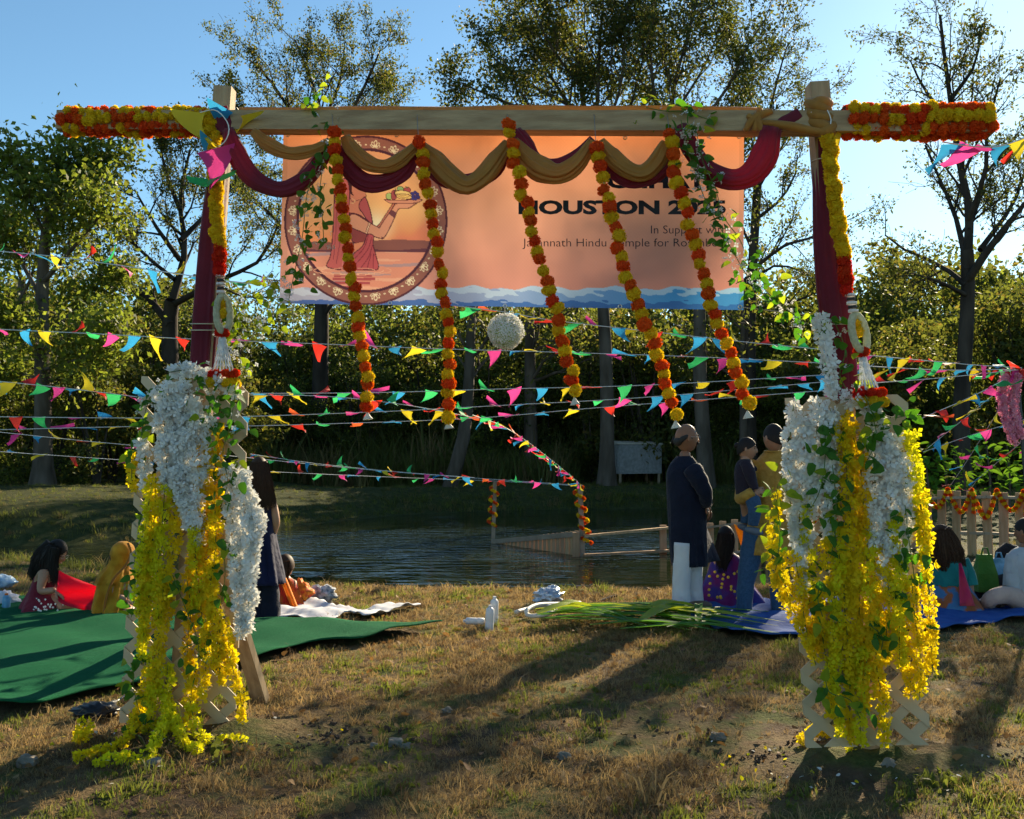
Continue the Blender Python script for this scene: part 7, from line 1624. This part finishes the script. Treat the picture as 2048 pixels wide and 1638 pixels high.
# ------------------------------------------------------------------ grass, weeds and clods
def tuft(name, m, seed, blades, h, w, spread, lean):
    g = random.Random(seed); V = []; F = []
    for k in range(blades):
        a = g.uniform(0, 6.28); r = g.uniform(0, spread); x, y = math.cos(a) * r, math.sin(a) * r; b = g.uniform(0, 6.28); L = h * g.uniform(.4, 1.15); ln = g.uniform(.1, lean)
        dx, dy = math.cos(b) * ln, math.sin(b) * ln; c = g.uniform(0, 6.28); sx, sy = math.cos(c) * w, math.sin(c) * w; i = len(V)
        V += [(x - sx, y - sy, -.01), (x + sx, y + sy, -.01), (x + dx * L * .45 + sx * .7, y + dy * L * .45 + sy * .7, L * .55), (x + dx * L * .45 - sx * .7, y + dy * L * .45 - sy * .7, L * .55), (x + dx * L * 1.2, y + dy * L * 1.2, L * (1 - .3 * ln))]
        F += [(i, i + 1, i + 2, i + 3), (i + 3, i + 2, i + 4)]
    return raw_mesh(name, V, F, m)
DRY = mat('dry_grass', (.20, .14, .066), (.30, .215, .105), scale=2, rough=.8, trans=.40, tcol=(.44, .30, .12), rand=.25)
GRN = mat('green_grass', (.075, .10, .018), (.14, .155, .03), scale=2, rough=.7, trans=.42, tcol=(.23, .26, .035), rand=.3)
BRN = mat('brown_grass', (.10, .06, .028), (.16, .10, .05), scale=2, rough=.85, trans=.3, tcol=(.20, .12, .05), rand=.2)
WEED = mat('weed_leaf', (.055, .075, .016), (.10, .11, .025), scale=1.5, rough=.7, trans=.4, tcol=(.16, .17, .03), rand=.3)
WEED_D = mat('dry_weed', (.13, .10, .04), (.20, .155, .06), scale=1.5, rough=.8, trans=.4, tcol=(.28, .22, .08), rand=.25)
dryT = [tuft('dry_tuft', m, s, 16, .045, .0016, .05, 1.5) for m, s in ((DRY, 1), (DRY, 2), (BRN, 3), (DRY, 4))]
grnT = [tuft('green_tuft', m, s, 14, .05, .0022, .045, 1.1) for m, s in ((GRN, 5), (GRN, 6), (DRY, 7))] + [tuft('clover_tuft', GRN, 8, 16, .026, .006, .05, 1.2)]
def in_poly(O, X, Y):
    ins = np.zeros(len(X), bool)
    for i in range(len(O)):
        a, b = O[i], O[(i + 1) % len(O)]; c = (a[1] > Y) != (b[1] > Y); ins ^= c & (X < (b[0] - a[0]) * (Y - a[1]) / (b[1] - a[1] + 1e-12) + a[0])
    return ins
def field(n, y0, y1, wmul, seed):
    g = np.random.default_rng(seed); u = g.uniform(0, 1, n); Y = np.sqrt(y0 ** 2 + u * (y1 ** 2 - y0 ** 2)); X = g.uniform(-1, 1, n) * Y * wmul
    return X, Y, g
X, Y, g = field(74000, 3.3, 11.8, .60, 21)
keep = (sdf(X, Y) > .12) & ~in_poly(O1, X, Y) & ~in_poly(O2, X, Y) & ~in_poly(O3_, X, Y)
pn = wob(X, Y, 2.1, 0) + .8 * wob(X, Y, 5.3, 8) + .5 * wob(X, Y, 11, 16)
bare = np.exp(-(((X - .95) / .75) ** 2 + ((Y - 5.2) / .55) ** 2)) + np.exp(-(((X + 1.1) / .45) ** 2 + ((Y - 5.1) / .3) ** 2)) + 1.2 * np.exp(-(((X - 1.95) / .6) ** 2 + ((Y - 4.75) / .32) ** 2))
dens = np.clip(.74 + .36 * pn - .85 * bare, .06, 1); keep &= g.uniform(0, 1, len(X)) < dens
X, Y, pn = X[keep], Y[keep], pn[keep]; Z = height(X, Y)
gr = (wob(X, Y, 3.3, 20) + .6 * wob(X, Y, 8, 30) + g.normal(0, .25, len(X))) > .30
sc = g.gamma(5, .2, len(X)) * .82 * (.85 + .3 * np.clip(pn, -1, 1)) * np.where(Y > 9.8, 1.35, 1)
points_scatter('dry_grass', np.stack([X, Y, Z], 1)[~gr], sc[~gr], dryT, 'short dry brown grass covering the near ground', 'grass', tilt=.25)
points_scatter('green_grass', np.stack([X, Y, Z], 1)[gr], sc[gr], grnT, 'patches of short green grass and clover on the near ground', 'grass', tilt=.2)
# bank grass round the pond and the lawn beyond
bankT = [tuft('bank_tuft', m, s, 20, .22, .007, .22, .9) for m, s in ((GRN, 31), (WEED, 32), (WEED_D, 33), (WEED, 34))]
g = np.random.default_rng(22); n = 26000; Y = g.uniform(11, 40, n); X = g.uniform(-1, 1, n) * (Y * .58 + 1); d = sdf(X, Y); k = (d > .1) & ((d < 4.5) | (g.uniform(0, 1, n) < .45)) & ((Y > 14) | (np.abs(X) > 5))
k &= ~((X > 3.5) & (Y < 20) & (g.uniform(0, 1, n) < .75))
points_scatter('bank_grass', np.stack([X, Y, height(X, Y)], 1)[k], (g.gamma(5, .2, n) * np.where(d < 1.2, .80, .40) * np.where((X < -4) | (Y < 22), .55, 1))[k], bankT, 'rough green and tan grass along the pond banks', 'grass', tilt=.2)
weedT = [tuft('weed_tuft', m, s, 36, 1.15, .022, .5, .5) for m, s in ((WEED, 41), (WEED_D, 42), (WEED, 43))]
n = 2600; Y = g.uniform(35.5, 41, n); X = g.uniform(-1, 1, n) * Y * .6; k = (sdf(X, Y) > 2.6) & ~((np.abs(X - 4.4) < 2.0) & (Y < 38.8))
points_scatter('tall_weeds', np.stack([X, Y, height(X, Y)], 1)[k], (g.gamma(6, .17, n) * np.interp(Y, [35, 41], [.6, 1.35]))[k], weedT, 'tall dark weeds and seedheads at the edge of the wood', 'weeds', tilt=.12)
CLOD = mat('soil_clod', (.07, .045, .03), (.13, .085, .058), scale=20, rough=1, bump=.5, bscale=60)
def clod(seed):
    r = random.Random(seed); ph = [r.uniform(0, 6) for _ in range(3)]; mb = MB(); mb.ball((0, 0, 0), (1, .8, .6), 8, 6, warp=lambda d, q: q * (1 + .3 * math.sin(d.x * 4 + ph[0]) + .25 * math.sin(d.y * 5 + ph[1]) + .2 * math.sin(d.z * 6 + ph[2])))
    return raw_mesh('clod', mb.V, mb.F, CLOD)
cp, cs = [], []
for cx_, cy_, sx_, sy_, m_ in ((-1.2, 5.12, .30, .14, 260), (-.95, 5.1, .2, .1, 90), (1.75, 4.62, .35, .12, 260), (2.15, 4.75, .3, .12, 200), (1.35, 4.85, .3, .08, 120), (.9, 5.2, .8, .4, 60)):
    for _ in range(m_):
        x, y = g.normal(cx_, sx_), g.normal(cy_, sy_); cp.append((x, y, hz(x, y) + .012)); cs.append(float(g.gamma(2, .0026) + .002))
points_scatter('soil_clods', cp, cs, [clod(s) for s in range(3)], 'loose dark soil clods dug up round the gate posts', 'soil', tilt=3)

# litter: dead leaves over the turf, dropped petals under the flower screens
DEADL = mat('dead_leaf', (.16, .085, .035), (.26, .15, .06), scale=3, rough=.8, trans=.25, tcol=(.35, .18, .05), rand=.3)
X, Y, g = field(1500, 3.4, 11.2, .58, 77); k = (sdf(X, Y) > .3) & ~in_poly(O1, X, Y) & ~in_poly(O2, X, Y)
points_scatter('dead_leaves', np.stack([X, Y, height(X, Y) + .028], 1)[k], g.uniform(.025, .06, len(X))[k], [leaf_mesh('dead_leaf', DEADL)], 'small brown dead leaves scattered over the near grass', 'leaves', tilt=.9)
pp_ = [(g.normal(cx_, .35), g.normal(cy_, .22)) for cx_, cy_ in ((-1.65, 4.95), (1.65, 4.65)) for _ in range(110)]
points_scatter('fallen_petals', [(x, y, hz(x, y) + .03) for x, y in pp_], g.uniform(.014, .026, len(pp_)), [leaf_mesh('petal', FL['y']), leaf_mesh('petal', FL['l']), leaf_mesh('petal', FL['w'])], 'loose yellow and white petals dropped round the gate posts', 'petals', tilt=.8)
bpy.data.scenes.remove(_TMP)
